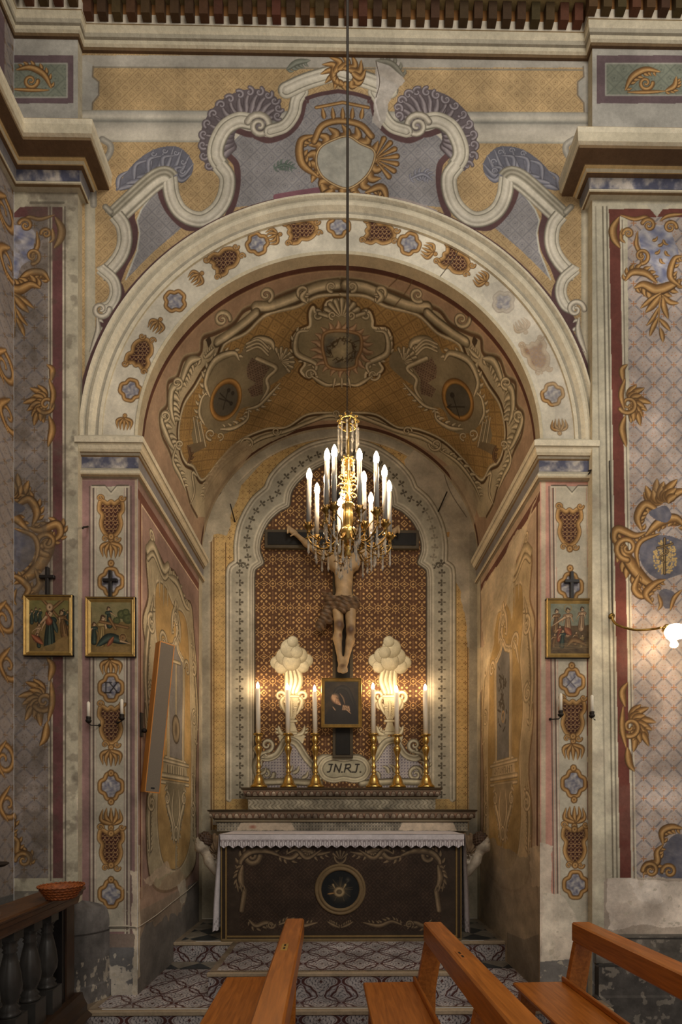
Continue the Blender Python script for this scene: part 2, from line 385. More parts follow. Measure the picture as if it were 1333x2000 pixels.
    def glow(s, cx, cy, r, col, a=1.0, p=2.0, ry=None):
        q = s.uv([(cx, cy), (cx+r, cy), (cx, cy+(ry or r))], False); R = abs(q[1, 0]-q[0, 0]); Ry = abs(q[2, 1]-q[0, 1]); c = q[0]
        W = s.win(c-[R, Ry], c+[R, Ry])
        if W is None: return
        sl, U, V = W; d = np.sqrt(((U-c[0])/R)**2+((V-c[1])/Ry)**2); s.put(sl, col, (np.clip(1-d, 0, 1)**p*a).astype(np.float32))
    def worn(s, pts, col, a=1.0, seed=3, cell=30, amt=0.35, raw=False):
        """lost plaster or wash with a ragged edge"""
        p = s.uv(pts, raw); pad = 0.12; W = s.win(p.min(0)-pad, p.max(0)+pad)
        if W is None: return
        sl, U, V = W; sh = (V.shape[0], U.shape[1]); n = fbm(sh[0], sh[1], cell, seed, 5); n2 = fbm(sh[0], sh[1], cell, seed+9, 5)
        UU = U+(n-.5)*amt; VV = V+(n2-.5)*amt; ins = np.zeros(sh, bool)
        for (x0, y0), (x1, y1) in zip(p, np.roll(p, -1, 0)):
            if y0 == y1: continue
            c = (VV > min(y0, y1)) & (VV <= max(y0, y1)); ins ^= c & (UU > x0+(VV-y0)*(x1-x0)/(y1-y0))
        n3 = fbm(sh[0], sh[1], cell*.6, seed+5, 4); colr = np.asarray(col, np.float32)*(0.9+0.2*n3[..., None]); s.put(sl, colr, ins.astype(np.float32)*a)
    def age(s, cell=40, amt=0.2, seed=5, tint=None, thr=None):
        n = fbm(s.H, s.W, cell, seed, 5)
        if tint is None: s.a *= (1+amt*(n-.5)*2)[..., None]
        else:
            m = np.clip((n-thr)*8, 0, 1)*amt; s.a = s.a*(1-m[..., None])+np.asarray(tint, np.float32)*m[..., None]
    def mesh(s, name, place, mat=None, keep=None, label=None, flip=False):
        U, V = s.full(); UU = np.broadcast_to(U, (s.H, s.W)); VV = np.broadcast_to(V, (s.H, s.W)); x, y, z = place(UU, VV)
        vt = np.stack([np.broadcast_to(x, (s.H, s.W)).ravel(), np.broadcast_to(y, (s.H, s.W)).ravel(), np.broadcast_to(z, (s.H, s.W)).ravel()], 1)
        idx = np.arange(s.H*s.W).reshape(s.H, s.W); q = np.stack([idx[:-1, :-1], idx[:-1, 1:], idx[1:, 1:], idx[1:, :-1]], -1)
        if keep is not None:
            k = keep(UU, VV); kk = k[:-1, :-1] & k[:-1, 1:] & k[1:, 1:] & k[1:, :-1]; q = q[kk]
        q = q.reshape(-1, 4)
        if flip: q = q[:, ::-1]
        cols = s.a.reshape(-1, 3)
        if keep is not None:
            used = np.zeros(len(vt), bool); used[q.ravel()] = True; rm = np.cumsum(used)-1; vt = vt[used]; cols = cols[used]; q = rm[q]
        return npmesh(name, vt, q, mat or M_FRESCO, cols)

# pattern fills: functions of surface metres
def mixc(a, b, t): return np.asarray(a, np.float32)*(1-t[..., None])+np.asarray(b, np.float32)*t[..., None]
def tri(x): return np.abs((x % 1.0)-0.5)*2     # 1 at integers, 0 at halves
def pat_lattice(base, line, star, flower, cell, lw=0.04, feather=True):
    def f(U, V):
        a = (U+V)/cell; b = (U-V)/cell        # diagonals
        fa, fb = a-np.round(a), b-np.round(b); out = np.broadcast_to(np.asarray(base, np.float32), U.shape+(3,)).copy()
        n = 0.5+0.5*np.sin(U*61+V*17)*np.sin(V*53-U*23)
        for f1, f2 in ((fa, b), (fb, a)):
            d = np.abs(f1); e = np.abs(f2-np.round(f2))
            if feather: d = d-0.045*np.abs(np.sin(f2*PI*8))
            m = (d < lw*.8) & (e > 0.17); out = np.where(m[..., None], mixc(base, line, np.full(U.shape, .85, np.float32)*(0.6+.4*n)), out)
        r = np.hypot(fa, fb)*0.7071; th = np.arctan2(fa+fb, fa-fb); m = r < 0.045+0.105*np.abs(np.cos(2*th))**3
        out = np.where(m[..., None], np.asarray(star, np.float32), out)
        ga, gb = a-np.floor(a)-.5, b-np.floor(b)-.5; x = (ga+gb)*.7071; y = (ga-gb)*.7071; r = np.hypot(x, y); th = np.arctan2(y, x)
        m = (np.hypot(r-0.16, 0.16*np.sin(2.5*(th+.3))*0.75) < 0.055)
        return np.where(m[..., None], np.asarray(flower, np.float32), out)
    return f
def pat_rings(base, dark, cell, line=None, lw=.04):
    def f(U, V):
        a = (U+V)/cell; b = (U-V)/cell; fa, fb = a-np.round(a), b-np.round(b); ga, gb = a-np.floor(a)-.5, b-np.floor(b)-.5
        m = np.zeros(U.shape, np.float32)
        l = np.minimum(np.abs(fa), np.abs(fb)); m = np.maximum(m, (l < lw)*0.5)
        r = np.hypot(ga, gb); th = np.arctan2(ga, gb); rr = 0.24+.04*np.cos(5*th)
        m = np.maximum(m, (np.abs(r-rr) < .055)*.35); m = np.maximum(m, (r < .08)*.8)
        return mixc(base, dark, m)
    return f
def pat_damask(U, V, cu=0.193, cv=0.267):
    x = U/cu; y = V/cv; base = np.array((84, 56, 36), np.float32); g = np.array((178, 140, 84), np.float32); pale = np.array((108, 78, 50), np.float32)
    fx = (x-np.round(x))*cu; fy = (y-np.round(y))*cv; gx = (x-np.floor(x)-.5)*cu; gy = (y-np.floor(y)-.5)*cv
    m = np.zeros(U.shape, bool)
    r = np.abs(fx)+np.abs(fy); rr = np.hypot(fx, fy)
    m |= (r < .016); m |= (np.abs(rr-.033) < .0035)
    for s1 in (-1, 1):
        for s2 in (-1, 1):
            q = np.abs((fx-s1*.036)*.8+(fy-s2*.044)*-.6*s1*s2); al = np.hypot(fx-s1*.036, fy-s2*.044); m |= (al < .013) & (q < .0045)
    m |= (np.abs(fx) < .004) & (np.abs(np.abs(fy)-.05) < .012)
    e = np.abs(gx)/.050+np.abs(fy)/.030; m |= (np.abs(e-1) < .12); m |= (e < .38)
    # flower of eight buds
    th = np.arctan2(gy, gx); r2 = np.hypot(gx, gy)
    m |= (np.abs(np.abs(gx)+np.abs(gy)-.036) < .0055) | (r2 < .010)
    for k in range(8):
        a = PI/8+k*PI/4; bx, by = .068*math.cos(a), .068*math.sin(a)
        m |= np.hypot(gx-bx, gy-by) < .0125
    m |= (np.abs(gx) < .007) & (np.abs(np.abs(gy)-.088) < .010)
    h = (np.abs(fx) < .004+.006*np.abs(np.sin(gy*120))) & (np.abs(gy) < .05); out = np.where(m[..., None], g, base); out = np.where(h[..., None], pale, out)
    return out
def pat_plus(U, V, c=0.072, base=(190, 158, 98), dk=(112, 80, 46)):
    x = U/c; y = V/c; fx = (x-np.round(x)); fy = (y-np.round(y)); m = np.zeros(U.shape, bool)
    for k in (-2, -1, 1, 2):
        m |= (np.hypot(fx-k*.13, fy) < .055) | (np.hypot(fx, fy-k*.13) < .055)
    gx = x-np.floor(x)-.5; gy = y-np.floor(y)-.5; m |= np.hypot(gx, gy) < .06
    return np.where(m[..., None], np.asarray(dk, np.float32), np.asarray(base, np.float32))
def pat_scales(c, bg, fg, dot=None, lw=.13):
    def f(U, V):
        y = V/(c*.5); row = np.floor(y); x = U/c+0.5*(row % 2); out = np.zeros(U.shape, bool)
        for dr in (0, 1):
            r0 = row+dr; xx = U/c+0.5*(r0 % 2); gx = (xx-np.floor(xx)-.5); gy = (V/c-r0*.5); rr = np.hypot(gx, gy); out |= (np.abs(rr-.5) < lw*.5) & (gy <= .02) & (dr == 1)
            if dr == 0: out |= (np.abs(np.hypot(xx-np.floor(xx)-.5, V/c-(row+1)*.5)-.5) < lw*.5)
        col = np.where(out[..., None], np.asarray(fg, np.float32), np.asarray(bg, np.float32))
        if dot is not None:
            gx = x-np.floor(x)-.5; gy = (y-row-.75)*.5; col = np.where((np.hypot(gx, gy) < .09)[..., None], np.asarray(dot, np.float32), col)
        return col
    return f
def pat_cloth(c1, c2, cell, seed=1):
    def f(U, V):
        a = U/cell; b = V/cell; n = (np.sin(a*4.1+2.3*np.sin(b*2.9+seed))+np.sin(b*4.7+2.1*np.sin(a*3.3+seed*2))+.7*np.sin(a*7.3-b*5.9+2.6*np.sin(a*2.1+b*3.7))+.5*np.sin(a*11+b*13+3*np.sin(b*5.1)))/5.4+.5
        return mixc(c1, c2, np.clip(n, 0, 1).astype(np.float32))
    return f

# ---------------------------------------------------------------- the shell: facade arch, piers, corner pilasters, niche, vault
XL, XR, DEP, ZS = -1.523, 1.500, 1.62, 4.325
L1, L2 = 0.18, 0.358
XC, AA, BB = (XL+XR)/2, (XR-XL)/2, 1.411
PL, PR = -1.935, 1.865            # inner edges of the corner pilasters
LS = -0.06                        # their faces
SW = -2.40                        # side wall
def zpy(py, out, base=0.0): return EYE+(HOR-py)*(CAMD+base-out)/FPX
def struct(o): o['kind'] = 'structure'; return o
# real mouldings
W1, W2, G1, G2, D1, D2, OC = (206, 196, 172), (190, 180, 156), (162, 154, 136), (136, 128, 112), (112, 90, 62), (92, 70, 50), (186, 158, 108)
def cornice_prof(lst, base=0.0):
    out = []; zl = -1e9
    for o, py in lst:
        z = zpy(py, o, base)
        z = max(z, zl+0.0005); out.append((o, z)); zl = z
    return out
top_l = [(0, 112), (.014, 106), (.022, 100), (.034, 93), (.036, 86), (.046, 80), (.05, 72), (.058, 66), (.06, 56), (.064, 54), (.064, 16), (.15, 10), (.17, -12), (.24, -30), (.26, -60)]
top_c = [D2, D1, W1, W2, G2, G1, W1, W2, (150, 128, 92), 'X', (140, 122, 78), (150, 140, 104), (140, 130, 96), (150, 140, 104)]
fullpath = [(SW, -3.4), (SW, LS), (PL, LS), (PL, 0), (PR, 0), (PR, LS), (3.4, LS)]
tp = cornice_prof(top_l)
top_l.insert(10, (.064, 36)); top_c = top_c[:9]+[(196, 186, 168), (132, 88, 38)]+top_c[10:]
tp = cornice_prof(top_l)
m = MB(); m.sweep(fullpath, tp, top_c)
zt = tp[-1][1]
m.sweep(fullpath, [(.26, zt), (.0, zt+.02), (.0, zt+.9)], [(140, 132, 98)])
struct(m.build('trim_1', M_STONE))
# brown painted blocks of the cornice
zd0, zd1 = tp[9][1]+.012, tp[11][1]-.002
db = MB()
def dent(cx, cy, nx, ny, k):
    t = Vector((-ny, nx, 0)); n = Vector((nx, ny, 0)); c = Vector((cx, cy, (zd0+zd1)/2))+n*(.064+.022); g = 0.0
    col = (74+RNG.randint(-8, 14), 52+RNG.randint(-6, 8), 32)
    hz = (zd1-zd0)/2; s = t*.031
    db.obox(c, s, n*.022, (0, 0, hz), col)
x = PL+.09
while x < PR-.06: dent(x, 0, 0, -1, 0); x += .1055
for x in np.arange(SW+.16, PL+.08, .105): dent(x, LS, 0, -1, 0)
for x in np.arange(PR-.05, 3.3, .105): dent(x, LS, 0, -1, 0)
for y in np.arange(-2.5, LS-.12, .105): dent(SW, y, 1, 0, 0)
struct(db.build('trim_2', M_STONE))
# capitals of the corner pilasters
cap_l = [(0, 384), (.03, 378), (.045, 374), (.05, 371), (.052, 366), (.05, 362), (.06, 340), (.085, 333), (.09, 329), (.10, 322), (.115, 315), (.12, 313), (.2, 284), (.2, 276), (.215, 268), (.22, 250), (.225, 240), (.20, 239.5), (.03, 222), (0, 221.9)]
cap_c = [G1, D1, W1, W1, W2, 'B', D2, OC, W2, OC, D1, D2, D1, W1, W2, W1, OC, D2, D2]
cap_c = [(122, 119, 122) if c == 'B' else c for c in cap_c]
cp = cornice_prof(cap_l[:-2], LS)
cp += [(.03, cp[-1][1]+.05), (0, cp[-1][1]+.12)]
m = MB(); m.sweep([(SW, -3.4), (SW, LS), (PL, LS), (PL, 0.01)], cp, cap_c); struct(m.build('trim_3', M_STONE))
m = MB(); m.sweep([(PR, 0.01), (PR, LS), (3.4, LS)], cp, cap_c); struct(m.build('trim_4', M_STONE))
MARB = pat_cloth((84, 86, 108), (168, 162, 158), .07, 5)
def marbstrip(name, x0, x1, ybase, prof, i0, i1):
    (oa, za), (ob, zb) = prof[i0], prof[i1]; c = Canvas(x0, za, x1, zb, .005, (120, 118, 120), None); U, V = np.broadcast_arrays(*c.full())
    n = fbm(c.H, c.W, 12, 3, 4); c.a = mixc((78, 80, 100), (172, 164, 156), np.clip((n-.36)*3.2, 0, 1)); c.age(14, .15, 3)
    struct(c.mesh(name, lambda u, v: (u, 0*u+ybase-(oa+(ob-oa)*(v-za)/(zb-za))-.0015, v)))
marbstrip('trim_30', SW+.05, PL+.045, LS, cp, 5, 6); marbstrip('trim_31', PR-.045, 3.4, LS, cp, 5, 6)
# imposts running into the niche
imp_l = [(0, 938), (.02, 934), (.022, 930), (.03, 927), (.03, 922), (.012, 918), (.012, 897), (.022, 893), (.028, 888), (.034, 886), (.045, 880), (.055, 873), (.06, 869), (.07, 867), (.072, 856), (.06, 855), (0, 853)]
imp_c = [G2, D1, W1, W2, G1, (124, 121, 122), D1, G2, D1, W2, W1, W2, G1, W1, W2, W2]
ip = cornice_prof(imp_l)
def marbled(path, name):
    m = MB(); m.sweep(path, ip, imp_c); return struct(m.build(name, M_STONE))
marbstrip('trim_32', PL+.005, XL+.012, 0.0, ip, 5, 6); marbstrip('trim_33', XR-.012, PR+.05, 0.0, ip, 5, 6)
marbled([(PL-.02, 0.0), (XL, 0), (XL, DEP)], 'trim_5'); marbled([(XR, DEP), (XR, 0), (PR+.05, 0)], 'trim_6')
# archivolt mouldings
def archring(prof, cols, name, n=96):
    m = MB(); rings = []
    for r, y in prof:
        rings.append([(XC+(AA+r)*math.cos(t), y, ZS+(BB+r)*math.sin(t)) for t in np.linspace(0, PI, n+1)])
    for k in range(len(prof)-1):
        for i in range(n): m.quad(rings[k][i], rings[k][i+1], rings[k+1][i+1], rings[k+1][i], cols[k % len(cols)])
    return struct(m.build(name, M_STONE))
archring([(.262, .001), (.262, -.012), (.285, -.016), (.29, -.008), (.31, -.012), (.33, -.034), (.35, -.038), (.372, -.03), (.378, -.012), (.39, -.014), (.405, -.034), (.418, -.036), (.424, -.02), (.424, .001)],
         [W2, W1, G2, G1, W1, W1, W2, G2, G1, W1, W1, G2, D1], 'trim_7')
archring([(-.001, .07), (-.001, -.004), (.018, -.009), (.03, .001)], [(172, 158, 130), (190, 178, 150), (196, 186, 160)], 'trim_8')

# ---------------------------------------------------------------- facade painting (one canvas, real wall metres)
CREAM = (202, 194, 176)
fc = Canvas(PL-.005, ZS-.06, PR+.005, 7.3, .0055, (176, 148, 104), lambda x, y: onY(x, y, 0.0)); fc.k = 1/260.
U, V = fc.full(); UU, VV = np.broadcast_to(U, (fc.H, fc.W)), np.broadcast_to(V, (fc.H, fc.W))
OCHF = pat_rings((176, 148, 104), (124, 98, 66), .098, None, .035)
fc.a[:] = OCHF(UU, VV)
fc.age(60, .10, 4)
def Mx(pts): p = np.array(pts, float).copy(); p[:, 0] = 1322-p[:, 0]; return p
def both(f):
    f(lambda p: np.array(p, float), 1); f(Mx, -1)
LG = (176, 170, 158); GRY = (150, 148, 142); MAR = (88, 62, 62)
# frieze borders and painted cornice band
fc.poly([(160, 108), (1160, 108), (1160, 132), (160, 132)], (158, 152, 142))
fc.line([(160, 131), (1160, 137)], 3, (128, 120, 104))
both(lambda m, s: (fc.poly(m([(160, 110), (182, 128), (180, 150), (192, 160), (192, 185), (180, 200), (180, 222), (160, 222)]), (158, 154, 146)), fc.line(m([(182, 130), (181, 150), (193, 160), (193, 186), (181, 201), (180, 220)]), 3, (120, 108, 92))))
fc.stroke([(160, 246), (1160, 250)], 62, [(-1, (150, 146, 134)), (-.82, (192, 184, 168)), (-.2, (188, 180, 166)), (.18, (166, 160, 148)), (.3, (126, 124, 116)), (.5, (176, 170, 156)), (.62, (188, 180, 166)), (.9, (160, 156, 146)), (1, (136, 130, 118))])
both(lambda m, s: (fc.stroke(m([(176, 880), (176, 330)]), 20, [(-1, (176, 168, 146)), (.4, (182, 172, 150)), (1, (150, 142, 122))]), fc.stroke(m(cr([(200, 272), (215, 283), (214, 300), (196, 325), (183, 345), (183, 400)], 6)), 13, [(-1, (128, 122, 112)), (0, (176, 170, 158)), (1, (128, 122, 112))])))
BLUEL = pat_rings((138, 134, 134), (104, 102, 110), .105, None, .05)
# central field
cen = [(462, 262), (478, 262), (520, 268), (560, 258), (590, 222), (600, 188), (661, 178)]
field = [(457, 262), (447, 280), (450, 300), (465, 322), (466, 360), (458, 400), (480, 412), (560, 392), (661, 380)]
def central(m, s): fc.poly(np.vstack([m([(500, 270), (470, 262), (452, 280), (452, 302), (466, 322), (466, 360), (458, 405)]), m([(661, 385), (661, 178), (600, 190), (590, 225), (560, 262), (520, 272)])]), BLUEL)
both(central)
MOULD = [(-1, (112, 106, 94)), (-.9, (176, 168, 150)), (-.62, (204, 196, 178)), (-.5, (118, 112, 98)), (-.4, (188, 180, 162)), (.1, (208, 200, 184)), (.45, (168, 160, 144)), (.55, (206, 198, 182)), (.75, (196, 188, 170)), (.88, (120, 114, 100)), (1, (104, 98, 86))]
def half(m, s):
    F = (lambda st: st) if s == 1 else (lambda st: [(-q, c) for q, c in st][::-1])
    # lower side panel, lattice on blue grey
    fc.poly(m([(308, 366), (300, 376), (276, 410), (268, 430), (273, 455), (268, 490), (246, 546), (300, 492), (356, 444), (330, 420), (316, 392)]), BLUEL)
    fc.line(m([(308, 366), (276, 410), (268, 430), (273, 455), (268, 490), (246, 546)]), 3, (178, 176, 166))
    fc.line(m([(308, 366), (318, 394), (334, 424), (356, 444)]), 3, (178, 176, 166))
    # maroon lines
    for w, c in ((15, MAR),):
        fc.line(m(cr([(314, 348), (298, 366), (262, 402), (256, 424), (262, 450), (258, 485), (240, 520), (228, 552)], 6)), w, c)
        fc.line(m(cr([(312, 350), (318, 385), (336, 418), (366, 443), (400, 440)], 6)), w, c)
        fc.line(m(cr([(500, 262), (484, 262), (455, 254), (443, 275), (445, 300), (462, 322), (464, 360), (457, 395), (446, 420)], 6)), w-3, c)
        fc.line(m(cr([(500, 266), (525, 274), (560, 262), (584, 236), (594, 200)], 6)), w-3, c)
        fc.line(m(cr([(216, 540), (233, 560), (236, 585), (222, 606), (208, 620), (200, 640)], 6)), w, c)
    # shell crests (purple)
    fc.poly(m(cr([(412, 332), (396, 312), (390, 284), (394, 252), (408, 222), (428, 200), (452, 184), (486, 174), (516, 176), (540, 190), (550, 210), (548, 228), (534, 236), (514, 226), (480, 226), (440, 250), (424, 290), (418, 330)], 4, True)), PUR['d'])
    ce = [(404, 326), (394, 306), (392, 284), (394, 262), (402, 240), (414, 220), (430, 202), (448, 190), (468, 181), (488, 175), (508, 175), (526, 181), (540, 193), (548, 208), (546, 224)]
    for i, (x, y) in enumerate(ce):
        cx, cy = 482, 262; dx, dy = cx-x, cy-y
        fc.tube(m(cr([(x+dx*.62, y+dy*.62), (x+dx*.3-dy*.06, y+dy*.3+dx*.06), (x+dx*.04, y+dy*.04)], 4)), 21, PUR, 'tip')
        px_, py_ = m([(x+dx*.05, y+dy*.05)])[0]; fc.tube(spiral(px_, py_, 9, 30*i, 1.0, s), 8, dict(PUR, l=(164, 156, 162)), 'end')
    for q in ((400, 300), (404, 262), (420, 228), (446, 204), (476, 192), (508, 190)): fc.line(m([q, (q[0]+(482-q[0])*.35, q[1]+(262-q[1])*.35)]), 2, (84, 74, 78))
    # blue leaf on the peak
    fc.poly(m(cr([(226, 372), (246, 338), (272, 310), (306, 290), (344, 286), (366, 300), (378, 322), (372, 342), (350, 350), (336, 334), (322, 326), (296, 332), (262, 356)], 5, True)), BLU['d'])
    for x0, y0, x1, y1, w, b_ in ((232, 370, 300, 292, 14, .22), (248, 358, 322, 290, 14, .24), (268, 346, 340, 286, 13, .26), (288, 336, 356, 292, 13, .3), (306, 330, 370, 304, 14, .34), (324, 328, 378, 320, 13, .36), (338, 336, 374, 340, 11, .4), (262, 350, 292, 312, 10, -.3), (290, 338, 318, 304, 10, -.35), (318, 330, 342, 304, 10, -.4), (230, 368, 250, 334, 10, -.2), (346, 344, 358, 326, 10, -.5)):
        a, b = m([(x0, y0), (x1, y1)]); fc.leaf(a[0], a[1], b[0], b[1], w, b_*s, BLU)
    for x, y in ((300, 300), (322, 294), (344, 298), (358, 316), (356, 334)): v = m([(x, y)])[0]; fc.tube(spiral(v[0], v[1], 6, 0, 1, s), 4.5, dict(BLU, l=(176, 174, 182)), 'end')
    # big S ribbons
    fc.stroke(m(cr([(492, 238), (466, 235), (440, 250), (424, 280), (422, 306), (434, 326)], 8)), 33, F(MOULD), butt=True)
    fc.stroke(m(cr([(428, 322), (444, 346), (441, 380), (426, 408), (400, 427), (374, 426), (350, 410), (336, 382), (331, 346)], 8)), 32, F(MOULD), butt=True)
    fc.stroke(m(cr([(334, 372), (330, 350), (318, 345), (296, 358), (256, 394), (220, 428)], 8)[8:]), 42, F([(-1, (104, 98, 86)), (-.8, (186, 178, 158)), (-.6, (122, 116, 100)), (-.4, (176, 168, 150)), (-.2, (120, 114, 98)), (.05, (206, 198, 180)), (.4, (196, 188, 170)), (.6, (120, 114, 100)), (.8, (200, 192, 174)), (1, (120, 114, 100))]), butt=True)
    fc.line(m([(204, 408), (236, 440)]), 3, (92, 86, 74)); fc.stroke(m([(206, 404), (216, 414)]), 12, F([(-1, (104, 98, 86)), (0, (190, 182, 164)), (1, (104, 98, 86))]))
    fc.stroke(m(cr([(226, 420), (240, 440), (244, 470), (236, 498), (216, 524), (196, 536)], 8)), 30, F(MOULD), butt=True)
    fc.stroke(m(cr([(196, 524), (220, 546), (226, 572), (216, 596), (198, 604)], 8)), 24, F(MOULD), butt=True)
    fc.volute(*m([(197, 604)])[0], 17, 0, 1.25, s, 12, LST)
    fc.acanth(m([(190, 620), (192, 645), (184, 672), (176, 690)]), 13, LST, 5, -s, 1.3)
    # spiral eye
    fc.volute(*m([(507, 246)])[0], 24, 200 if s > 0 else -20, 1.7, s, 15, LST)
    fc.stroke(m(cr([(528, 256), (556, 246), (574, 222), (580, 196), (590, 180)], 6)), 26, F(MOULD))
    fc.stroke(m(cr([(560, 176), (600, 158), (661, 140)], 6)), 34, F(MOULD))
    fc.line(m([(602, 190), (602, 200)]), 4, (90, 62, 60)); fc.stroke(m(cr([(600, 192), (625, 184), (661, 178)], 6)), 8, [(0, (84, 58, 58))])
both(half)
# loss and repair beside the crest, right
fc.worn([(735, 120), (775, 110), (790, 160), (760, 200), (748, 250), (728, 240), (736, 170)], (176, 168, 160), .9, 4, 12, .05)
fc.line([(738, 135), (742, 165), (733, 200), (742, 235)], 3, (206, 198, 192))
# maroon line hugging the arch
fc.stroke(ell(XC, ZS, AA+.445, BB+.445, 80, 0, .02, PI-.02), .05, [(0, MAR)], raw=True)
fc.line(cr([(540, 385), (580, 378), (620, 372)], 5), 12, (120, 78, 88)); fc.line(cr([(760, 388), (800, 396), (850, 414)], 5), 10, (150, 138, 134))
# central gilt cartouche
def cartouche(c, cx, cy):
    for a in range(0, 360, 20):
        r = math.radians(a); x, y = cx+72*math.cos(r), cy+66*math.sin(r)
        c.leaf(cx+50*math.cos(r), cy+44*math.sin(r), x+10*math.cos(r+1), y+10*math.sin(r+1), 20, .4, OCH)
    c.fan(cx+58, cy-5, 44, -75, 60, 7, OCH, 12)
    c.acanth([(cx-52, cy+30), (cx-84, cy+2), (cx-86, cy-40), (cx-60, cy-52)], 18, OCH, 7, 1, 1.1)
    c.acanth([(cx+40, cy+60), (cx+72, cy+50), (cx+84, cy+78)], 16, OCH, 6, 1, 1.2)
    for i, (x, y) in enumerate([(-56, 62), (-30, 78), (0, 88), (28, 84), (-44, 92), (-10, 104), (30, 108)]):
        c.leaf(cx+x*.8, cy+y*.7, cx+x, cy+y+24, 20, .35 if i % 2 else -.35, OCH)
    c.tube(cr([(cx-62, cy+70), (cx-40, cy+100), (cx-4, cy+104)], 6), 12, OCH); c.volute(cx-50, cy+84, 18, 0, 1.3, -1, 8, OCH); c.volute(cx+48, cy+90, 18, 180, 1.3, 1, 8, OCH)
    c.tube(cr([(cx-60, cy-40), (cx-44, cy-70), (cx-10, cy-80), (cx+30, cy-72), (cx+52, cy-50)], 6), 14, OCH, 'none')
    for x in (-40, -22, -4, 14, 32): c.leaf(cx+x, cy-84, cx+x*1.1, cy-106, 10, 0, OCH)
    c.tube([(cx-56, cy-106), (cx-4, cy-116), (cx+46, cy-106)], 7, OCH, 'none')
    p = cr([(cx-56, cy-2), (cx-48, cy-28), (cx-20, cy-44), (cx+6, cy-50), (cx+30, cy-36), (cx+58, cy-20), (cx+52, cy+12), (cx+34, cy+36), (cx+6, cy+52), (cx-22, cy+44), (cx-46, cy+26)], 6, True)
    c.poly(p, pat_cloth((150, 148, 138), (168, 164, 152), .1)); c.stroke(p, 5, [(0, (104, 74, 40))], closed=True)
    c.stroke(p, 2, [(0, (200, 170, 120))], closed=True)
cartouche(fc, 674, 316)
fc.acanth([(560, 136), (580, 122), (606, 118)], 12, dict(o=(82, 84, 74), d=(98, 100, 88), m=(116, 118, 106), l=(132, 134, 122)), 5, 1, 1.5); fc.acanth([(790, 150), (765, 124), (735, 118)], 12, dict(o=(96, 92, 80), d=(108, 104, 92), m=(126, 122, 108), l=(142, 138, 124)), 5, 1, 1.5)
for a in ((850, 250), (880, 290)): pass
fc.acanth([(535, 330), (555, 322), (580, 330)], 6, dict(o=(70, 82, 74), d=(80, 92, 84), m=(92, 104, 96), l=(110, 120, 110)), 6, 1, 2.4, both=True)
fc.acanth([(800, 350), (826, 340), (846, 352)], 8, BLU, 6, 1, 2.2, both=True)
# --- band of the archivolt
fc.stroke(ell(XC, ZS, AA+.19, BB+.19, 100, 0, -.05, PI+.05), .46, [(-1, CREAM), (-.5, (206, 198, 180)), (.2, (198, 190, 172)), (1, CREAM)], raw=True)
def brownframe(c, cx, cy, w, h, rot=0, faded=0):
    q = [(-.42, -.62), (-.5, -.3), (-.36, -.1), (-.42, .2), (-.28, .5), (0, .66), (.28, .5), (.42, .2), (.36, -.1), (.5, -.3), (.42, -.62), (.15, -.5), (0, -.58), (-.15, -.5)]
    R = lambda p: [(cx+(x*w)*math.cos(rot)-(y*h)*math.sin(rot), cy+(x*w)*math.sin(rot)+(y*h)*math.cos(rot)) for x, y in p]
    col = OCH if not faded else dict(o=(150, 128, 104), d=(160, 138, 112), m=(172, 150, 122), l=(184, 164, 138))
    p = cr(R(q), 4, True); c.poly(p, pat_scales(.062 if c.k < .0045 else .05, (66, 34, 26) if not faded else (138, 112, 96), (150, 114, 74), None, .075))
    c.stroke(p, 8*w/50+2, [(-1, col['o']), (-.5, col['l']), (.3, col['m']), (1, col['o'])], closed=True)
    for x, y in ((-.46, -.7), (.46, -.7), (-.25, .72), (.25, .72)): v = R([(x, y)])[0]; c.volute(v[0], v[1], 6*w/44, 0, 1.2, 1 if x > 0 else -1, 4.5*w/44+1, col)
def blueframe(c, cx, cy, w, h, rot=0, txt=None, faded=0):
    a = np.linspace(0, 2*PI, 49)[:-1]; r = 1+.10*np.cos(4*a)-.05*np.cos(8*a); r = np.where(faded, r*.96, r)
    x = np.cos(a)*r*w*.46; y = np.sin(a)*r*h*.46; p = np.stack([cx+x*math.cos(rot)-y*math.sin(rot), cy+x*math.sin(rot)+y*math.cos(rot)], 1)
    c.poly(p, pat_cloth((98, 98, 116), (178, 172, 166), .05, cx)); col = OCH if not faded else dict(o=(150, 138, 124), d=(158, 146, 130), m=(168, 156, 140), l=(180, 170, 154))
    c.stroke(p, 8*w/50+1.5, [(-1, col['o']), (-.4, col['m']), (.1, col['l']), (.5, col['m']), (1, col['o'])], closed=True)
def tulip(c, cx, cy, h, rot=0, col=OCH, n=5):
    for i in range(n):
        a = (i-(n-1)/2)/((n-1)/2)*.62; x0, y0 = 0, -h*.28; x1, y1 = math.sin(a)*h*.62, h*.42*math.cos(a)
        R = lambda x, y: (cx+x*math.cos(rot)-y*math.sin(rot), cy+x*math.sin(rot)+y*math.cos(rot)); p0, p1 = R(x0, y0), R(x1, y1)
        c.leaf(p0[0], p0[1], p1[0], p1[1], h*.22, -a*.6, col)
    p = (cx+h*.42*math.sin(rot), cy-h*.42*math.cos(rot)); c.tube(ell(p[0], p[1], h*.07, h*.07, 8), h*.14, col, 'none')
def arot(x, y): return math.atan2(y-862, x-665)-PI/2+PI  # radial direction
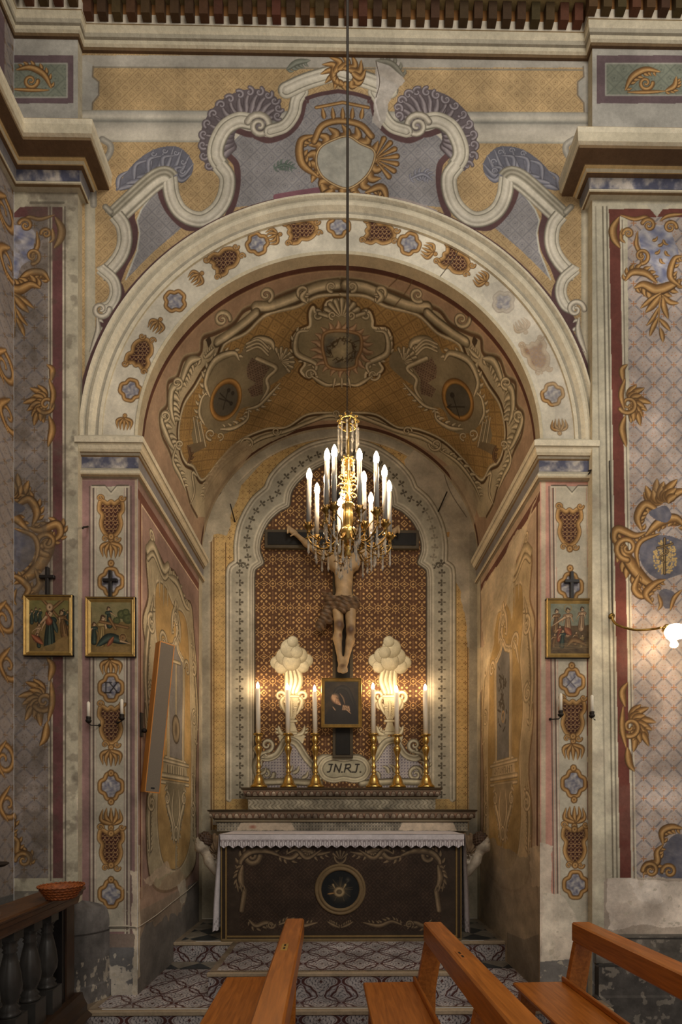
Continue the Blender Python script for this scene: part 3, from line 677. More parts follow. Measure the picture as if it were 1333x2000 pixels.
for x, y, k in ((243, 826, 't'), (255, 762, 'B'), (275, 690, 'L'), (306, 636, 't'), (342, 588, 'B'), (384, 543, 't'), (440, 508, 'L'), (503, 476, 'B'), (534, 462, 't'), (590, 450, 'L'), (662, 442, 'B'), (742, 455, 'L'), (800, 476, 'B'), (838, 490, 't'), (890, 510, 'L'), (941, 545, 't'), (984, 590, 'b'), (1020, 637, 'u'), (1050, 695, 'l'), (1080, 770, 'B'), (1093, 832, 't')):
    rt = arot(x, y)+PI/2; faded = k in 'bul'
    if k in 'Bb': blueframe(fc, x, y, 42, 42, rt, faded=faded)
    if k in 'Ll': brownframe(fc, x, y, 44, 44, rt+PI, faded)
    if k in 'tu': tulip(fc, x, y, 34, rt if x < 660 else rt, OCH if not faded else dict(o=(150, 134, 112), d=(160, 142, 116), m=(170, 150, 124), l=(180, 162, 138)))
fc.worn([(940, 560), (1010, 640), (1060, 760), (1100, 860), (1140, 860), (1120, 760), (1060, 640), (990, 540)], (176, 168, 156), .35, 8, 30, .1)
# crest cartouche over the cornice line
for i in range(12):
    a = i*PI/6; fc.leaf(671+20*math.cos(a), 150+16*math.sin(a), 671+44*math.cos(a+.4), 140+36*math.sin(a+.4), 15, .5, OCH)
# cracks
for cpts in (((735, 120), (742, 160), (735, 190)), ((893, 440), (900, 470), (890, 500), (845, 560)), ((450, 430), (446, 452), (452, 470))): fc.line(cr(cpts, 5), 1.6, (70, 58, 46))
fc.age(26, .10, 11); fc.age(90, .12, 12)
def keepf(u, v): return ((u-XC)/(AA+.004))**2+((np.maximum(v, ZS)-ZS)/(BB+.004))**2 >= 1
fo = fc.mesh('wall_front', lambda u, v: (u, 0*u, v), keep=keepf); struct(fo)

# ---------------------------------------------------------------- piers
def pier(x0, x1, side):
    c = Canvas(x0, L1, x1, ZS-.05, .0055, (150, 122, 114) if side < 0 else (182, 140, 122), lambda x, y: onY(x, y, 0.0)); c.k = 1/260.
    cx = 217 if side < 0 else 1118
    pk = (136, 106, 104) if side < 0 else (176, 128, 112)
    lw = 166 if side < 0 else 1060; rw = 271 if side < 0 else 1158
    c.poly([(lw-10, 940), (rw+10, 940), (rw+10, 2000), (lw-10, 2000)], pk)
    l, r = (188, 243) if side < 0 else (1086, 1146)
    if side > 0: l2, r2 = (1096, 1160)
    else: l2, r2 = l, r
    fld = (176, 168, 150)
    c.poly([(l, 950), (r, 950), (r2, 1820), (l2, 1820)], fld)
    for dx, col, w in ((-2, (196, 188, 168), 2.5), (-5, (92, 84, 74), 2.5), (-9, (170, 160, 142), 3.5), (-13, (96, 84, 76), 2)):
        c.line([(l+dx, 950), (l2+dx, 1826)], w, col); c.line([(r-dx, 950), (r2-dx, 1826)], w, col)
    for dy, col, w in ((0, (96, 88, 76), 2.5), (3, (190, 182, 162), 3)): c.line([(l-8, 948+dy), (cx-12, 948+dy), (cx, 962+dy), (cx+12, 948+dy), (r+8, 948+dy)], w, col)
    for dy, col in ((0, (180, 170, 150)), (5, (96, 88, 76)), (10, (180, 170, 150))): c.line([(l2-8, 1808+dy), (r2+8, 1808+dy)], 2.5, col)
    c.line([(rw-3, 940), (rw-3, 1830)] if side < 0 else [(lw+2, 940), (lw+2, 1830)], 9, (178, 160, 136))
    if side > 0:
        c.poly([(1151, 940), (1160, 940), (1172, 2000), (1158, 2000)], (190, 178, 150)); c.poly([(1100, 1310), (1140, 1310), (1130, 1312)], fld)
        c.poly([(1146, 1200), (1154, 1200), (1160, 1830), (1150, 1830)], (112, 60, 50))
    D = 0 if side < 0 else 1
    o = [('L', 1012, 1028), ('t', 1072, 0), ('Q', 1136, 1146), ('t', 1302, 0), ('Q', 1343, 1332), ('L', 1414, 1402), ('t', 1478, 1466), ('Q', 1536, 1530), ('f', 1597, 1594), ('L', 1655, 1650), ('Q', 1746, 1728)]
    for k, ya, yb in o:
        y = yb if D else ya; X = cx if not D else 1113+(y-1030)*.017
        if y == 0: continue
        if k == 'L': brownframe(c, X, y, 46, 56)
        if k == 'Q': blueframe(c, X, y, 46, 52)
        if k == 't': tulip(c, X, y, 44)
        if k == 'f': tulip(c, X, y, 46, PI)
    for y in ((1048, 1100, 1510, 1566, 1628, 1690, 1718) if not D else (1072, 1110, 1300, 1438, 1500, 1562, 1620, 1690)):
        X = cx if not D else 1113+(y-1030)*.017; c.tube(ell(X, y, 3.5, 4, 8), 7, OCH, 'none')
    if not D:   # IX painted in the quatrefoil
        for pts in (((207, 1333), (207, 1353)), ((204, 1333), (210, 1333)), ((204, 1353), (210, 1353)), ((214, 1333), (230, 1353)), ((229, 1333), (214, 1353)), ((211, 1333), (218, 1333)), ((226, 1333), (232, 1333)), ((211, 1353), (217, 1353)), ((227, 1353), (233, 1353))): c.line(pts, 2.3, (44, 40, 44))
    else:
        for pts in (((1106, 1322), (1124, 1342)), ((1124, 1322), (1106, 1342))): c.line(pts, 2, (84, 80, 88))
    grey = (104, 102, 102)
    if not D:
        c.poly([(150, 1848), (290, 1848), (290, 2010), (150, 2010)], grey); c.poly([(150, 1824), (290, 1824), (290, 1850), (150, 1850)], (124, 108, 98))
        c.worn([(254, 1700), (274, 1700), (274, 1960), (256, 1950), (262, 1840)], (196, 182, 160), .9, 3, 16, .06)
        c.worn([(180, 1900), (276, 1890), (276, 1950), (180, 1950)], (190, 180, 164), .8, 9, 9, .45)
    else:
        c.worn([(1050, 1650), (1078, 1650), (1080, 1900), (1050, 1900)], (186, 172, 154), .95, 3, 20, .06)
        c.worn([(1060, 1742), (1092, 1742), (1112, 1762), (1132, 1800), (1130, 1862), (1100, 1880), (1060, 1880)], (196, 184, 166), .95, 5, 20, .05)
        c.poly([(1040, 1880), (1200, 1866), (1200, 2010), (1040, 2010)], (112, 108, 104))
        c.worn([(1150, 1480), (1162, 1480), (1170, 1830), (1160, 1830)], (190, 170, 140), .9, 6, 14, .05)
    c.age(24, .14, 20+D); c.age(80, .16, 30+D)
    U, V = c.full(); g = (fbm(c.H, c.W, 22, 5)); sp = fbm(c.H, c.W, 7, 8); low = np.broadcast_to(V < 1.0, (c.H, c.W)); mm = (sp > .72) & low
    c.a[mm] = c.a[mm]*.3+np.array((176, 164, 144))*.7
    return struct(c.mesh('wall_pier', lambda u, v: (u, 0*u, v)))
pl = pier(PL-.005, XL, -1); pr = pier(XR, PR+.06, 1); pl.name = 'wall_pier_left'; pr.name = 'wall_pier_right'

# ---------------------------------------------------------------- corner pilasters (painted hangings)
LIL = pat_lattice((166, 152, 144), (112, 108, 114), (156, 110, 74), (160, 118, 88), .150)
LILD = pat_lattice((132, 122, 116), (102, 97, 100), (112, 90, 68), (116, 98, 82), .150, .04)  # darker copy of the lattice; the left corner's dimness is put into its colour
def scrollwork(c, m, items):
    for it in items:
        k = it[0]
        if k == 'A': c.acanth(m(it[1]), it[2], OCH, it[3], it[4], it[5] if len(it) > 5 else 1.4, both=(len(it) > 6))
        if k == 'T': c.tube(m(cr(it[1], 6)), it[2], OCH)
        if k == 'V': v = m([(it[1], it[2])])[0]; c.volute(v[0], v[1], it[3], it[4], 1.35, it[5], it[6], OCH)
        if k == 'F':
            n_ = it[6]
            for j_, (fr_, off) in enumerate(((1.0, 0), (.72, .5))):
                for i_ in range(n_ - j_):
                    a_ = math.radians(it[4]+(it[5]-it[4])*(i_+.5+off)/n_); r_ = it[3]*fr_*(1+.16*math.sin(i_*2.4)); p_ = [(it[1]+.2*it[3]*math.cos(a_), it[2]+.2*it[3]*math.sin(a_)), (it[1]+.6*r_*math.cos(a_-.10), it[2]+.6*r_*math.sin(a_-.10)), (it[1]+r_*math.cos(a_+.12), it[2]+r_*math.sin(a_+.12))]
                    c.tube(m(cr(p_, 5)), it[7]*1.25, OCH, 'leaf')
        if k == 'P': c.poly(m(cr(it[1], 5, True)), it[2])
SKY = pat_cloth((104, 108, 136), (182, 176, 176), .12, 3); DUSK = pat_cloth((84, 84, 98), (112, 108, 114), .1, 2)
topG = [('P', [(1252, 450), (1300, 440), (1318, 470), (1326, 500), (1312, 540), (1298, 552), (1286, 548), (1276, 520), (1256, 505), (1252, 480)], SKY),
        ('T', [(1212, 420), (1240, 428), (1262, 424), (1276, 434)], 9), ('T', [(1335, 418), (1305, 422), (1290, 432)], 9), ('T', [(1210, 424), (1198, 446), (1200, 466), (1212, 484)], 17), ('T', [(1216, 446), (1214, 466), (1222, 474)], 9),
        ('V', 1228, 456, 10, 180, 1, 8), ('V', 1268, 440, 13, 200, 1, 9), ('V', 1310, 444, 12, 0, -1, 9), ('T', [(1246, 452), (1244, 478), (1254, 500), (1252, 520)], 10), ('V', 1254, 500, 15, 90, -1, 9),
        ('A', [(1222, 548), (1236, 532), (1262, 534), (1284, 552)], 16, 7, -1, 1.2), ('A', [(1240, 562), (1258, 556), (1282, 566), (1306, 560), (1333, 546)], 22, 8, 1, 1.2), ('A', [(1330, 560), (1310, 540), (1318, 506), (1334, 500)], 14, 6, 1, 1.2),
        ('T', [(1292, 572), (1274, 584), (1252, 602)], 11), ('T', [(1292, 576), (1276, 596), (1262, 610)], 15), ('T', [(1294, 576), (1310, 590), (1326, 592)], 12), ('T', [(1296, 580), (1298, 600), (1306, 622)], 13), ('T', [(1288, 600), (1276, 622), (1264, 636)], 9), ('T', [(1286, 620), (1276, 640), (1270, 656)], 11), ('T', [(1288, 622), (1300, 634), (1310, 646)], 11), ('T', [(1290, 640), (1294, 654), (1296, 668)], 11), ('T', [(1292, 572), (1288, 610), (1288, 640)], 4)]
sideG = [('T', [(1226, 712), (1216, 722), (1218, 744)], 13), ('F', 1225, 790, 42, -80, 80, 8, 11), ('V', 1228, 790, 18, 150, -1, 10), ('T', [(1222, 812), (1216, 838), (1224, 872)], 15), ('T', [(1222, 740), (1214, 770), (1220, 800)], 12)]
medG = [('A', [(1212, 1050), (1226, 1090), (1256, 1130), (1290, 1150)], 26, 9, 1, 1.1), ('A', [(1216, 1070), (1200, 1052), (1208, 1034), (1240, 1046), (1262, 1040)], 18, 8, 1, 1.1), ('F', 1300, 990, 50, -160, -40, 9, 14), ('A', [(1254, 1036), (1246, 1010), (1262, 985), (1290, 1000)], 18, 7, 1, 1.1), ('A', [(1340, 1030), (1320, 1012), (1290, 1020), (1262, 1046)], 20, 7, -1, .9), ('V', 1226, 1070, 24, 90, 1, 13),
        ('P', [(1268, 1002), (1284, 992), (1302, 988), (1312, 1005), (1304, 1020), (1284, 1016)], DUSK), ('P', [(1250, 1072), (1262, 1052), (1290, 1045), (1320, 1050), (1345, 1066), (1345, 1110), (1320, 1125), (1290, 1132), (1266, 1118), (1252, 1096)], DUSK),
        ('A', [(1250, 1120), (1240, 1150), (1256, 1164), (1268, 1140)], 15, 6, -1, 1), ('A', [(1275, 1180), (1262, 1160), (1280, 1140), (1300, 1132)], 15, 6, 1, 1), ('T', [(1250, 1110), (1244, 1080), (1254, 1056), (1290, 1042)], 11), ('P', [(1288, 1160), (1300, 1150), (1322, 1162), (1310, 1186), (1298, 1186)], DUSK), ('T', [(1286, 1160), (1292, 1180), (1286, 1192)], 9), ('T', [(1333, 1152), (1318, 1168), (1310, 1192)], 10)]
lowG = [('T', [(1226, 1334), (1216, 1352), (1222, 1380)], 15), ('F', 1228, 1418, 48, -75, 80, 9, 12), ('V', 1232, 1420, 20, 150, -1, 12), ('T', [(1218, 1380), (1216, 1420), (1224, 1460)], 13), ('T', [(1226, 1460), (1230, 1490), (1240, 1506)], 16)]
botG = [('P', [(1288, 1710), (1284, 1680), (1300, 1650), (1320, 1630), (1340, 1640), (1345, 1715)], DUSK), ('A', [(1258, 1710), (1262, 1690), (1284, 1684), (1284, 1664), (1296, 1650)], 15, 7, 1, 1.1), ('A', [(1296, 1650), (1294, 1625), (1312, 1615), (1335, 1618)], 15, 6, 1, 1.2), ('V', 1308, 1702, 14, 180, 1, 10), ('V', 1272, 1700, 16, 180, 1, 10)]
ident = lambda p: np.array(p, float)
def glowmed(c, cx, cy, cross=True):
    r = np.random.RandomState(3)
    for i in range(260):
        a, q = r.rand()*2*PI, r.rand()**.6; c.tube(ell(cx+q*24*math.cos(a), cy+q*34*math.sin(a), .8, .8, 4), 2.4, dict(o=(160, 132, 80), d=(170, 140, 84), m=(186, 156, 96), l=(200, 172, 108)), 'none')
    if cross:
        dk = dict(o=(36, 28, 22), d=(60, 48, 34), m=(110, 88, 56), l=(150, 122, 78)); c.tube([(cx-1, cy-36), (cx-1, cy+32)], 6, dk, 'none'); c.tube([(cx-15, cy-18), (cx+14, cy-26)], 5, dk, 'none'); c.tube(cr([(cx-2, cy-20), (cx+6, cy-10), (cx-10, cy), (cx-2, cy+10)], 5), 4, dk, 'none')
def lesene(side):
    if side > 0:
        c = Canvas(PR, 0.0, 3.4, 6.2, .006, (184, 176, 154), lambda x, y: onY(x, y, LS)); c.k = 1/264.
        c.poly([(1226, 408), (1800, 408), (1800, 1715), (1236, 1715)], LIL)
        red = (104, 54, 44)
        c.poly([(1190, 408), (1800, 408), (1800, 424), (1210, 424)], red); c.poly([(1190, 408), (1211, 408), (1234, 1715), (1212, 1715)], red)
        for d, col in ((-4, (118, 110, 94)), (-8, (190, 182, 160)), (-12, (112, 104, 88)), (-26, (150, 142, 124))): c.line([(1190+d, 404), (1212+d, 1830)], 3, col)
        c.line([(1213, 424), (1236, 1715)], 3.5, (196, 186, 164)); c.line([(1216, 430), (1240, 1715)], 2, (116, 106, 92)); c.line([(1219, 432), (1243, 1715)], 3, (190, 180, 160))
        c.poly([(1250, 400), (1264, 400), (1284, 424), (1296, 408), (1310, 400), (1330, 398), (1200, 398)], (170, 164, 148))
        for g in (topG, sideG, medG, lowG, botG): scrollwork(c, ident, g)
        for x, y in ((1275, 470), (1286, 480), (1296, 468), (1300, 490), (1280, 495), (1290, 505)): c.leaf(x, y, x+10, y-8 if x < 1290 else y+10, 7, .2, OCH)
        glowmed(c, 1300, 1088)
        # repeats of the side flourish on the far edge of the same panel
        mm = lambda p: np.stack([2*1345-np.array(p, float)[:, 0], np.array(p, float)[:, 1]], 1)
        for g in (sideG, lowG): scrollwork(c, mm, g)
        c.poly([(1180, 1716), (1800, 1716), (1800, 1840), (1180, 1836)], (160, 146, 132))
        c.worn([(1188, 1720), (1800, 1716), (1800, 1790), (1240, 1812), (1190, 1818)], (196, 182, 168), 1, 4, 34, .1)
        c.worn([(1220, 1716), (1290, 1722), (1292, 1760), (1250, 1766)], (214, 202, 190), .7, 5, 20, .15)
        for i, y in enumerate(range(1826, 1846, 5)): c.line([(1100, y), (1800, y)], 4, ((120, 112, 102), (76, 70, 64), (130, 122, 110), (80, 74, 68))[i])
        c.poly([(1000, 1848), (1900, 1848), (1900, 2300), (1000, 2300)], (100, 98, 96))
        c.worn([(1188, 1852), (1333, 1862), (1500, 1880), (1300, 1890), (1200, 1872)], (128, 118, 108), .8, 6, 20, .1)
        x0 = PR
    else:
        c = Canvas(SW, 0.0, PL, 6.2, .006, (180, 172, 150), lambda x, y: onY(x, y, LS)); c.k = 1/264.
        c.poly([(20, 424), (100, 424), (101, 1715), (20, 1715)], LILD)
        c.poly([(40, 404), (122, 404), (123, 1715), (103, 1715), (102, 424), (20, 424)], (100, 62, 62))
        for d, col in ((0, (188, 178, 156)), (3, (104, 96, 84)), (6, (180, 170, 150)), (-23, (186, 176, 154)), (-26, (100, 90, 80)), (-29, (170, 160, 142))): c.line([(124+d, 404), (125+d, 1720)], 2.6, col)
        c.line([(60, 396), (124, 396)], 5, (120, 114, 98))
        ml = lambda p: np.stack([1322-np.array(p, float)[:, 0]-2, np.array(p, float)[:, 1]], 1)
        for g, d in ((topG, 0), (sideG, 0), (medG, -10), (lowG, -50), (botG, -20)):
            mf = (lambda dd: (lambda p: np.stack([1318-np.array(p, float)[:, 0]*1.0, np.array(p, float)[:, 1]+dd], 1)))(d); scrollwork(c, mf, g)
        c.poly([(20, 1740), (180, 1740), (180, 1806), (20, 1806)], (120, 114, 104)); c.poly([(0, 1806), (180, 1806), (180, 2100), (0, 2100)], (100, 98, 98))
        c.worn([(150, 1560), (164, 1560), (166, 1800), (156, 1800)], (190, 176, 156), .9, 4, 12, .05)
        x0 = SW
    c.age(24, .16, 50+side); c.age(90, .2, 60+side)
    if side < 0: c.age(30, .45, 77, (92, 82, 72), .52); c.age(12, .35, 78, (84, 74, 64), .56)  # dark blotches put the left corner's shade into the paint
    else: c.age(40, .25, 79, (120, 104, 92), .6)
    sp = fbm(c.H, c.W, 6, 18); U, V = c.full(); mm_ = (sp > .73) & np.broadcast_to(V < 1.1, sp.shape); c.a[mm_] = c.a[mm_]*.4+np.array((170, 160, 142))*.6
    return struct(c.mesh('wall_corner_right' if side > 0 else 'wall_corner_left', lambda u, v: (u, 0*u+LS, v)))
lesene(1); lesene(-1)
# pilaster returns, frieze blocks, side wall
m = MB()
m.quad((PL, LS, 0), (PL, 0.0, 0), (PL, 0.0, 7.3), (PL, LS, 7.3), (172, 162, 140)); m.quad((PR, 0.0, 0), (PR, LS, 0), (PR, LS, 7.3), (PR, 0.0, 7.3), (184, 172, 146))
struct(m.build('trim_9', M_STONE))
for nm, x0, x1, s in (('wall_frieze_left', SW, PL, -1), ('wall_frieze_right', PR, 3.4, 1)):
    c = Canvas(x0, 6.1, x1, 7.3, .006, (158, 154, 146), lambda x, y: onY(x, y, LS)); c.k = 1/264.
    if s < 0: fr = [(20, 108), (143, 108), (143, 202), (20, 202)]; inn = [(20, 124), (131, 124), (131, 190), (20, 190)]
    else: fr = [(1166, 108), (1700, 108), (1700, 202), (1166, 202)]; inn = [(1184, 124), (1700, 124), (1700, 186), (1184, 186)]
    c.poly(fr, (98, 80, 84)); c.poly(inn, pat_rings((118, 122, 108), (92, 98, 88), .14, None, .05)); c.stroke(inn, 3, [(0, (150, 148, 138))], closed=True)
    it = [('A', [(1222, 176), (1236, 150), (1262, 136), (1290, 140)], 14, 7, 1, 1.2), ('V', 1262, 162, 14, 0, 1, 9), ('A', [(1300, 178), (1318, 168), (1322, 150)], 12, 6, 1, 1.2), ('T', [(1226, 180), (1262, 180), (1300, 178)], 8)]
    scrollwork(c, ident if s > 0 else (lambda p: np.stack([1322-np.array(p, float)[:, 0], np.array(p, float)[:, 1]-4], 1)), it)
    c.age(30, .12, 70); struct(c.mesh(nm, lambda u, v: (u, 0*u+LS, v)))
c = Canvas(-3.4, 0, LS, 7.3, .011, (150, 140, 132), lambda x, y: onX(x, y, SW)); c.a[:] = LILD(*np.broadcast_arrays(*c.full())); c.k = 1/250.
c.poly([(-3.4, 6.25), (LS, 6.25), (LS, 6.5), (-3.4, 6.5)], (150, 146, 138), raw=True); c.poly([(-3.4, 6.5), (LS-.1, 6.5), (LS-.1, 7.2), (-3.4, 7.2)], (98, 80, 84), raw=True); c.poly([(-3.4, 6.6), (LS-.18, 6.6), (LS-.18, 7.1), (-3.4, 7.1)], (104, 108, 98), raw=True)
c.poly([(-3.4, 0), (LS, 0), (LS, .95), (-3.4, .95)], (96, 94, 92), raw=True)
for zc in (2.6, 4.4, 5.5, 1.6):
    for q, (a0, b0) in enumerate(((-.12, .0), (-.30, .16), (-.16, .32), (-.34, -.14))): c.tube(spiral(a0, zc+b0, .11, 40*q, 1.2, 1 if q % 2 else -1), .05, OCH, 'end', raw=True); c.tube(cr([(a0, zc+b0-.12), (a0-.08, zc+b0), (a0+.02, zc+b0+.14)], 6), .05, OCH, 'leaf', raw=True)
c.age(50, .2, 5); struct(c.mesh('wall_side', lambda u, v: (0*u+SW, u, v)))

# ---------------------------------------------------------------- back wall of the niche
bk = Canvas(XL-.02, L2, XR+.02, ZS+BB+.02, .0062, (166, 156, 134), lambda x, y: onY(x, y, DEP)); bk.k = 1/177.7
MB_ = lambda p: np.stack([1332-np.array(p, float)[:, 0], np.array(p, float)[:, 1]], 1)
def bothb(f): f(lambda p: np.array(p, float), 1); f(MB_, -1)
PLW = lambda U, V: pat_plus(U, V)
GR = (160, 152, 136)
# lunette bands against the vault, ochre inside
bk.poly([(436, 1600), (436, 1060), (440, 1010), (470, 950), (520, 895), (580, 860), (666, 846), (752, 860), (812, 895), (862, 950), (892, 1010), (898, 1060), (902, 1600)], PLW)
bk.poly([(415, 1620), (415, 1040), (447, 1040), (447, 1620)], PLW); bk.poly([(884, 1620), (884, 1040), (916, 1040), (916, 1620)], PLW)
bothb(lambda m, s: (bk.line(m([(413, 1046), (413, 1620)]), 3, (116, 88, 56)), bk.line(m([(418, 1050), (418, 1620)]), 2, (120, 92, 60)), bk.line(m([(441, 1060), (441, 1620)]), 2, (112, 84, 50))))
bk.stroke(ell(XC, ZS, AA-.05, BB-.05, 80, 0, .15, PI-.15), .10, [(-1, (150, 142, 124)), (.5, (166, 158, 138)), (.9, (196, 184, 158)), (1, (120, 110, 92))], raw=True)
# lost plaster
bk.worn([(395, 1046), (395, 900), (440, 910), (470, 950), (455, 1000), (440, 1046)], (172, 162, 140), 1, 3, 30, .08)
bk.worn([(880, 1100), (830, 1050), (815, 985), (800, 940), (790, 900), (810, 880), (880, 890), (945, 1000), (945, 1300), (915, 1260), (900, 1160)], (176, 166, 146), 1, 5, 34, .1)
bk.line(cr([(400, 1040), (412, 990), (432, 962)], 5), 1.5, (70, 60, 50)); bk.line(cr([(862, 905), (880, 960), (912, 1010)], 5), 1.5, (96, 86, 72))
for x, y in ((866, 1040), (872, 1044), (858, 1042)): bk.worn([(x-5, y-4), (x+6, y-5), (x+5, y+5), (x-4, y+5)], (176, 130, 64), .9, x, 8, .03)
# framed damask field with scalloped head
INL = [(491, 1560), (491, 1128)]
inn = np.vstack([np.array(INL, float), cr([(491, 1128), (494, 1110), (509, 1098)], 6), cr([(509, 1098), (502, 1075), (505, 1048), (519, 1018), (540, 996), (560, 985)], 6), cr([(560, 985), (564, 960), (578, 938), (604, 916), (636, 900), (666, 895)], 6)])
inner = np.vstack([inn, MB_(inn)[::-1]])
otn = np.vstack([np.array([(447, 1560), (447, 1122)], float), cr([(447, 1122), (450, 1108), (463, 1098)], 6), cr([(463, 1098), (463, 1058), (472, 1018), (494, 978), (521, 953)], 6), cr([(521, 953), (533, 928), (560, 900), (600, 874), (640, 862), (666, 859)], 6)])
outer = np.vstack([otn, MB_(otn)[::-1]])
FR = (158, 152, 134)
bk.poly(outer, FR); bk.poly(inner, lambda U, V: pat_damask(U-.02, V-.03))
def fleur(c, x, y, a, s=6.0):
    dk = dict(o=(92, 86, 72), d=(88, 82, 68), m=(84, 78, 66), l=(84, 78, 66))
    for da, l in ((0, 1.0), (1.3, .8), (-1.3, .8)):
        c.tube([(x, y), (x+s*l*math.cos(a+da)*.5, y+s*l*math.sin(a+da)*.5), (x+s*l*math.cos(a+da), y+s*l*math.sin(a+da))], 4.6, dk, 'root')
    c.tube([(x-3*math.cos(a), y-3*math.sin(a)), (x-6*math.cos(a), y-6*math.sin(a))], 2.4, dk, 'none')
for q, sd in ((inn, 1), (MB_(inn), -1)):
    F = (lambda st: st) if sd > 0 else (lambda st: [(-a, b) for a, b in st][::-1])
    bk.stroke(q, 17, F([(-1, (60, 50, 40)), (-.75, (88, 80, 66)), (-.5, (186, 178, 158)), (-.3, (110, 102, 86)), (-.05, (190, 182, 162)), (.3, (140, 132, 114)), (.6, (196, 188, 166)), (1, FR)]))
for q, sd in ((otn, 1), (MB_(otn), -1)):
    F = (lambda st: st) if sd > 0 else (lambda st: [(-a, b) for a, b in st][::-1])
    bk.stroke(q, 13, F([(-1, FR), (-.6, (198, 190, 170)), (-.1, (126, 118, 100)), (.2, (206, 198, 178)), (.6, (176, 168, 146)), (1, (92, 80, 60))]))
mid = (cr([(468, 1560), (468, 1128), (474, 1110), (485, 1098), (482, 1058), (492, 1014), (512, 984), (540, 968), (548, 944), (576, 916), (616, 890), (666, 878)], 12))
for q in (mid, MB_(mid)):
    sgl = np.hypot(*np.diff(q, axis=0).T); cum = np.concatenate([[0], np.cumsum(sgl)])
    for t in np.arange(8, cum[-1], 18.8):
        k = np.searchsorted(cum, t)-1; p = q[k]+(q[k+1]-q[k])*(t-cum[k])/sgl[k]; a = 0 if t < 430 else math.atan2(*(q[k+1]-q[k])[::-1])
        fleur(bk, p[0], p[1], a if q is mid else (PI if t < 430 else a))
bk.worn([(834, 985), (870, 1040), (846, 1110), (838, 1080), (822, 1020)], (174, 166, 146), .55, 15, 20, .05)
for x in (415, 917):
    bk.line([(x-15 if x < 600 else x+8, 1046), (x-15 if x < 600 else x+8, 1640)], 15, (156, 148, 130))
# painted smoking urns and shell work at the foot
SM = dict(o=(116, 102, 74), d=(158, 146, 114), m=(192, 182, 150), l=(222, 214, 184))
def urn(cx, cy, m):
    T = lambda x, y: tuple(m([(cx+x, cy+y)])[0])
    for dx in (-12, -4, 4, 12): bk.tube(m(cr([(cx+dx*.8, cy+14), (cx+dx*1.1+4, cy+42), (cx+dx*.8, cy+66)], 6)), 11, SM, 'none')
    for x, y, r in ((-29, 8, 13), (29, 4, 13), (-20, 16, 14), (22, 16, 12), (-14, -4, 17), (15, -6, 16), (0, 6, 18), (-3, -20, 19), (10, -12, 12), (2, -33, 11)): v = T(x, y); bk.cloudpuff(v[0], v[1], r, SM)
    for s in (-1, 1):
        v = T(22*s, 74); bk.volute(v[0], v[1], 12, 90, 1.3, s, 8, SM); v = T(17*s, 92); bk.volute(v[0], v[1], 9, -90, 1.2, -s, 7, SM)
        bk.tube(m(cr([(cx+8*s, cy+70), (cx+20*s, cy+84), (cx+10*s, cy+110)], 6)), 9, SM)
        bk.acanth(m([(cx+4*s, cy+150), (cx+20*s, cy+146), (cx+26*s, cy+132)]), 9, SM, 5, s, 1.3)
    bk.poly(m([(cx-13, cy+72), (cx+13, cy+72), (cx+9, cy+112), (cx+4, cy+122), (cx+12, cy+146), (cx-12, cy+146), (cx-4, cy+122), (cx-9, cy+112)]), SM['m'])
    for y in (74, 96, 122, 146): bk.tube(m([(cx-13+(y > 90)*4, cy+y), (cx+13-(y > 90)*4, cy+y)]), 6, SM, 'none')
    bk.acanth(m([(cx, cy+118), (cx, cy+100), (cx, cy+78)]), 6, SM, 5, 1, 1.2, both=True)
    bk.poly(m([(cx-26, cy+152), (cx+26, cy+152), (cx+22, cy+166), (cx-22, cy+166)]), SM['m'])
bothb(lambda m, s: urn(570, 1286, m))
SC = pat_scales(.065, (118, 112, 122), (168, 162, 160))
SB = dict(o=(76, 68, 54), d=(116, 108, 88), m=(158, 150, 126), l=(192, 184, 158))
def foot(m, s):
    bk.poly(m([(506, 1540), (500, 1500), (530, 1478), (570, 1440), (600, 1470), (616, 1500), (620, 1540)]), SC)
    bk.stroke(m(cr([(560, 1444), (580, 1452), (600, 1482), (622, 1502), (652, 1510)], 6)), 15, [(-1, SB['o']), (-.6, SB['l']), (-.1, SB['m']), (.3, SB['d']), (.6, SB['l']), (1, SB['o'])])
    bk.stroke(m(cr([(556, 1448), (540, 1474), (516, 1480), (500, 1462)], 6)), 14, [(-1, SB['o']), (-.6, SB['l']), (-.1, SB['m']), (.3, SB['d']), (.6, SB['l']), (1, SB['o'])])
    v = m([(522, 1455)])[0]; bk.volute(v[0], v[1], 13, 90, 1.3, -s, 9, SB)
    bk.acanth(m([(500, 1520), (498, 1492), (508, 1474), (524, 1468)]), 12, SB, 5, 1, 1.1)
    v = m([(520, 1512)])[0]; bk.volute(v[0], v[1], 15, 0, 1.4, s, 10, SB)
    bk.acanth(m([(624, 1530), (616, 1500), (628, 1480), (650, 1476)]), 15, SB, 6, s, 1.1); v = m([(640, 1496)])[0]; bk.volute(v[0], v[1], 12, 180, 1.2, s, 9, SB)
    for x, y in ((500, 1500), (508, 1512), (560, 1508), (572, 1510), (590, 1520)): a = m([(x, y), (x+12, y-14)]); bk.leaf(a[0][0], a[0][1], a[1][0], a[1][1], 9, .2, SB)
    bk.tube(m([(500, 1528), (560, 1526), (625, 1530)]), 14, SB, 'none')
bothb(foot)
cpoly = cr([(626, 1502), (634, 1486), (652, 1480), (672, 1483), (694, 1480), (712, 1486), (720, 1502), (712, 1518), (694, 1524), (672, 1521), (652, 1524), (634, 1518)], 5, True)
bk.poly(cpoly, (152, 146, 124)); bk.stroke(cpoly, 11, [(-1, SB['o']), (-.5, SB['l']), (.1, SB['m']), (.6, SB['l']), (1, SB['o'])], closed=True)
INK = (44, 40, 38)
def letters(c, strokes, w, col):
    for p in strokes: c.line(cr(p, 4) if len(p) > 2 else p, w, col)
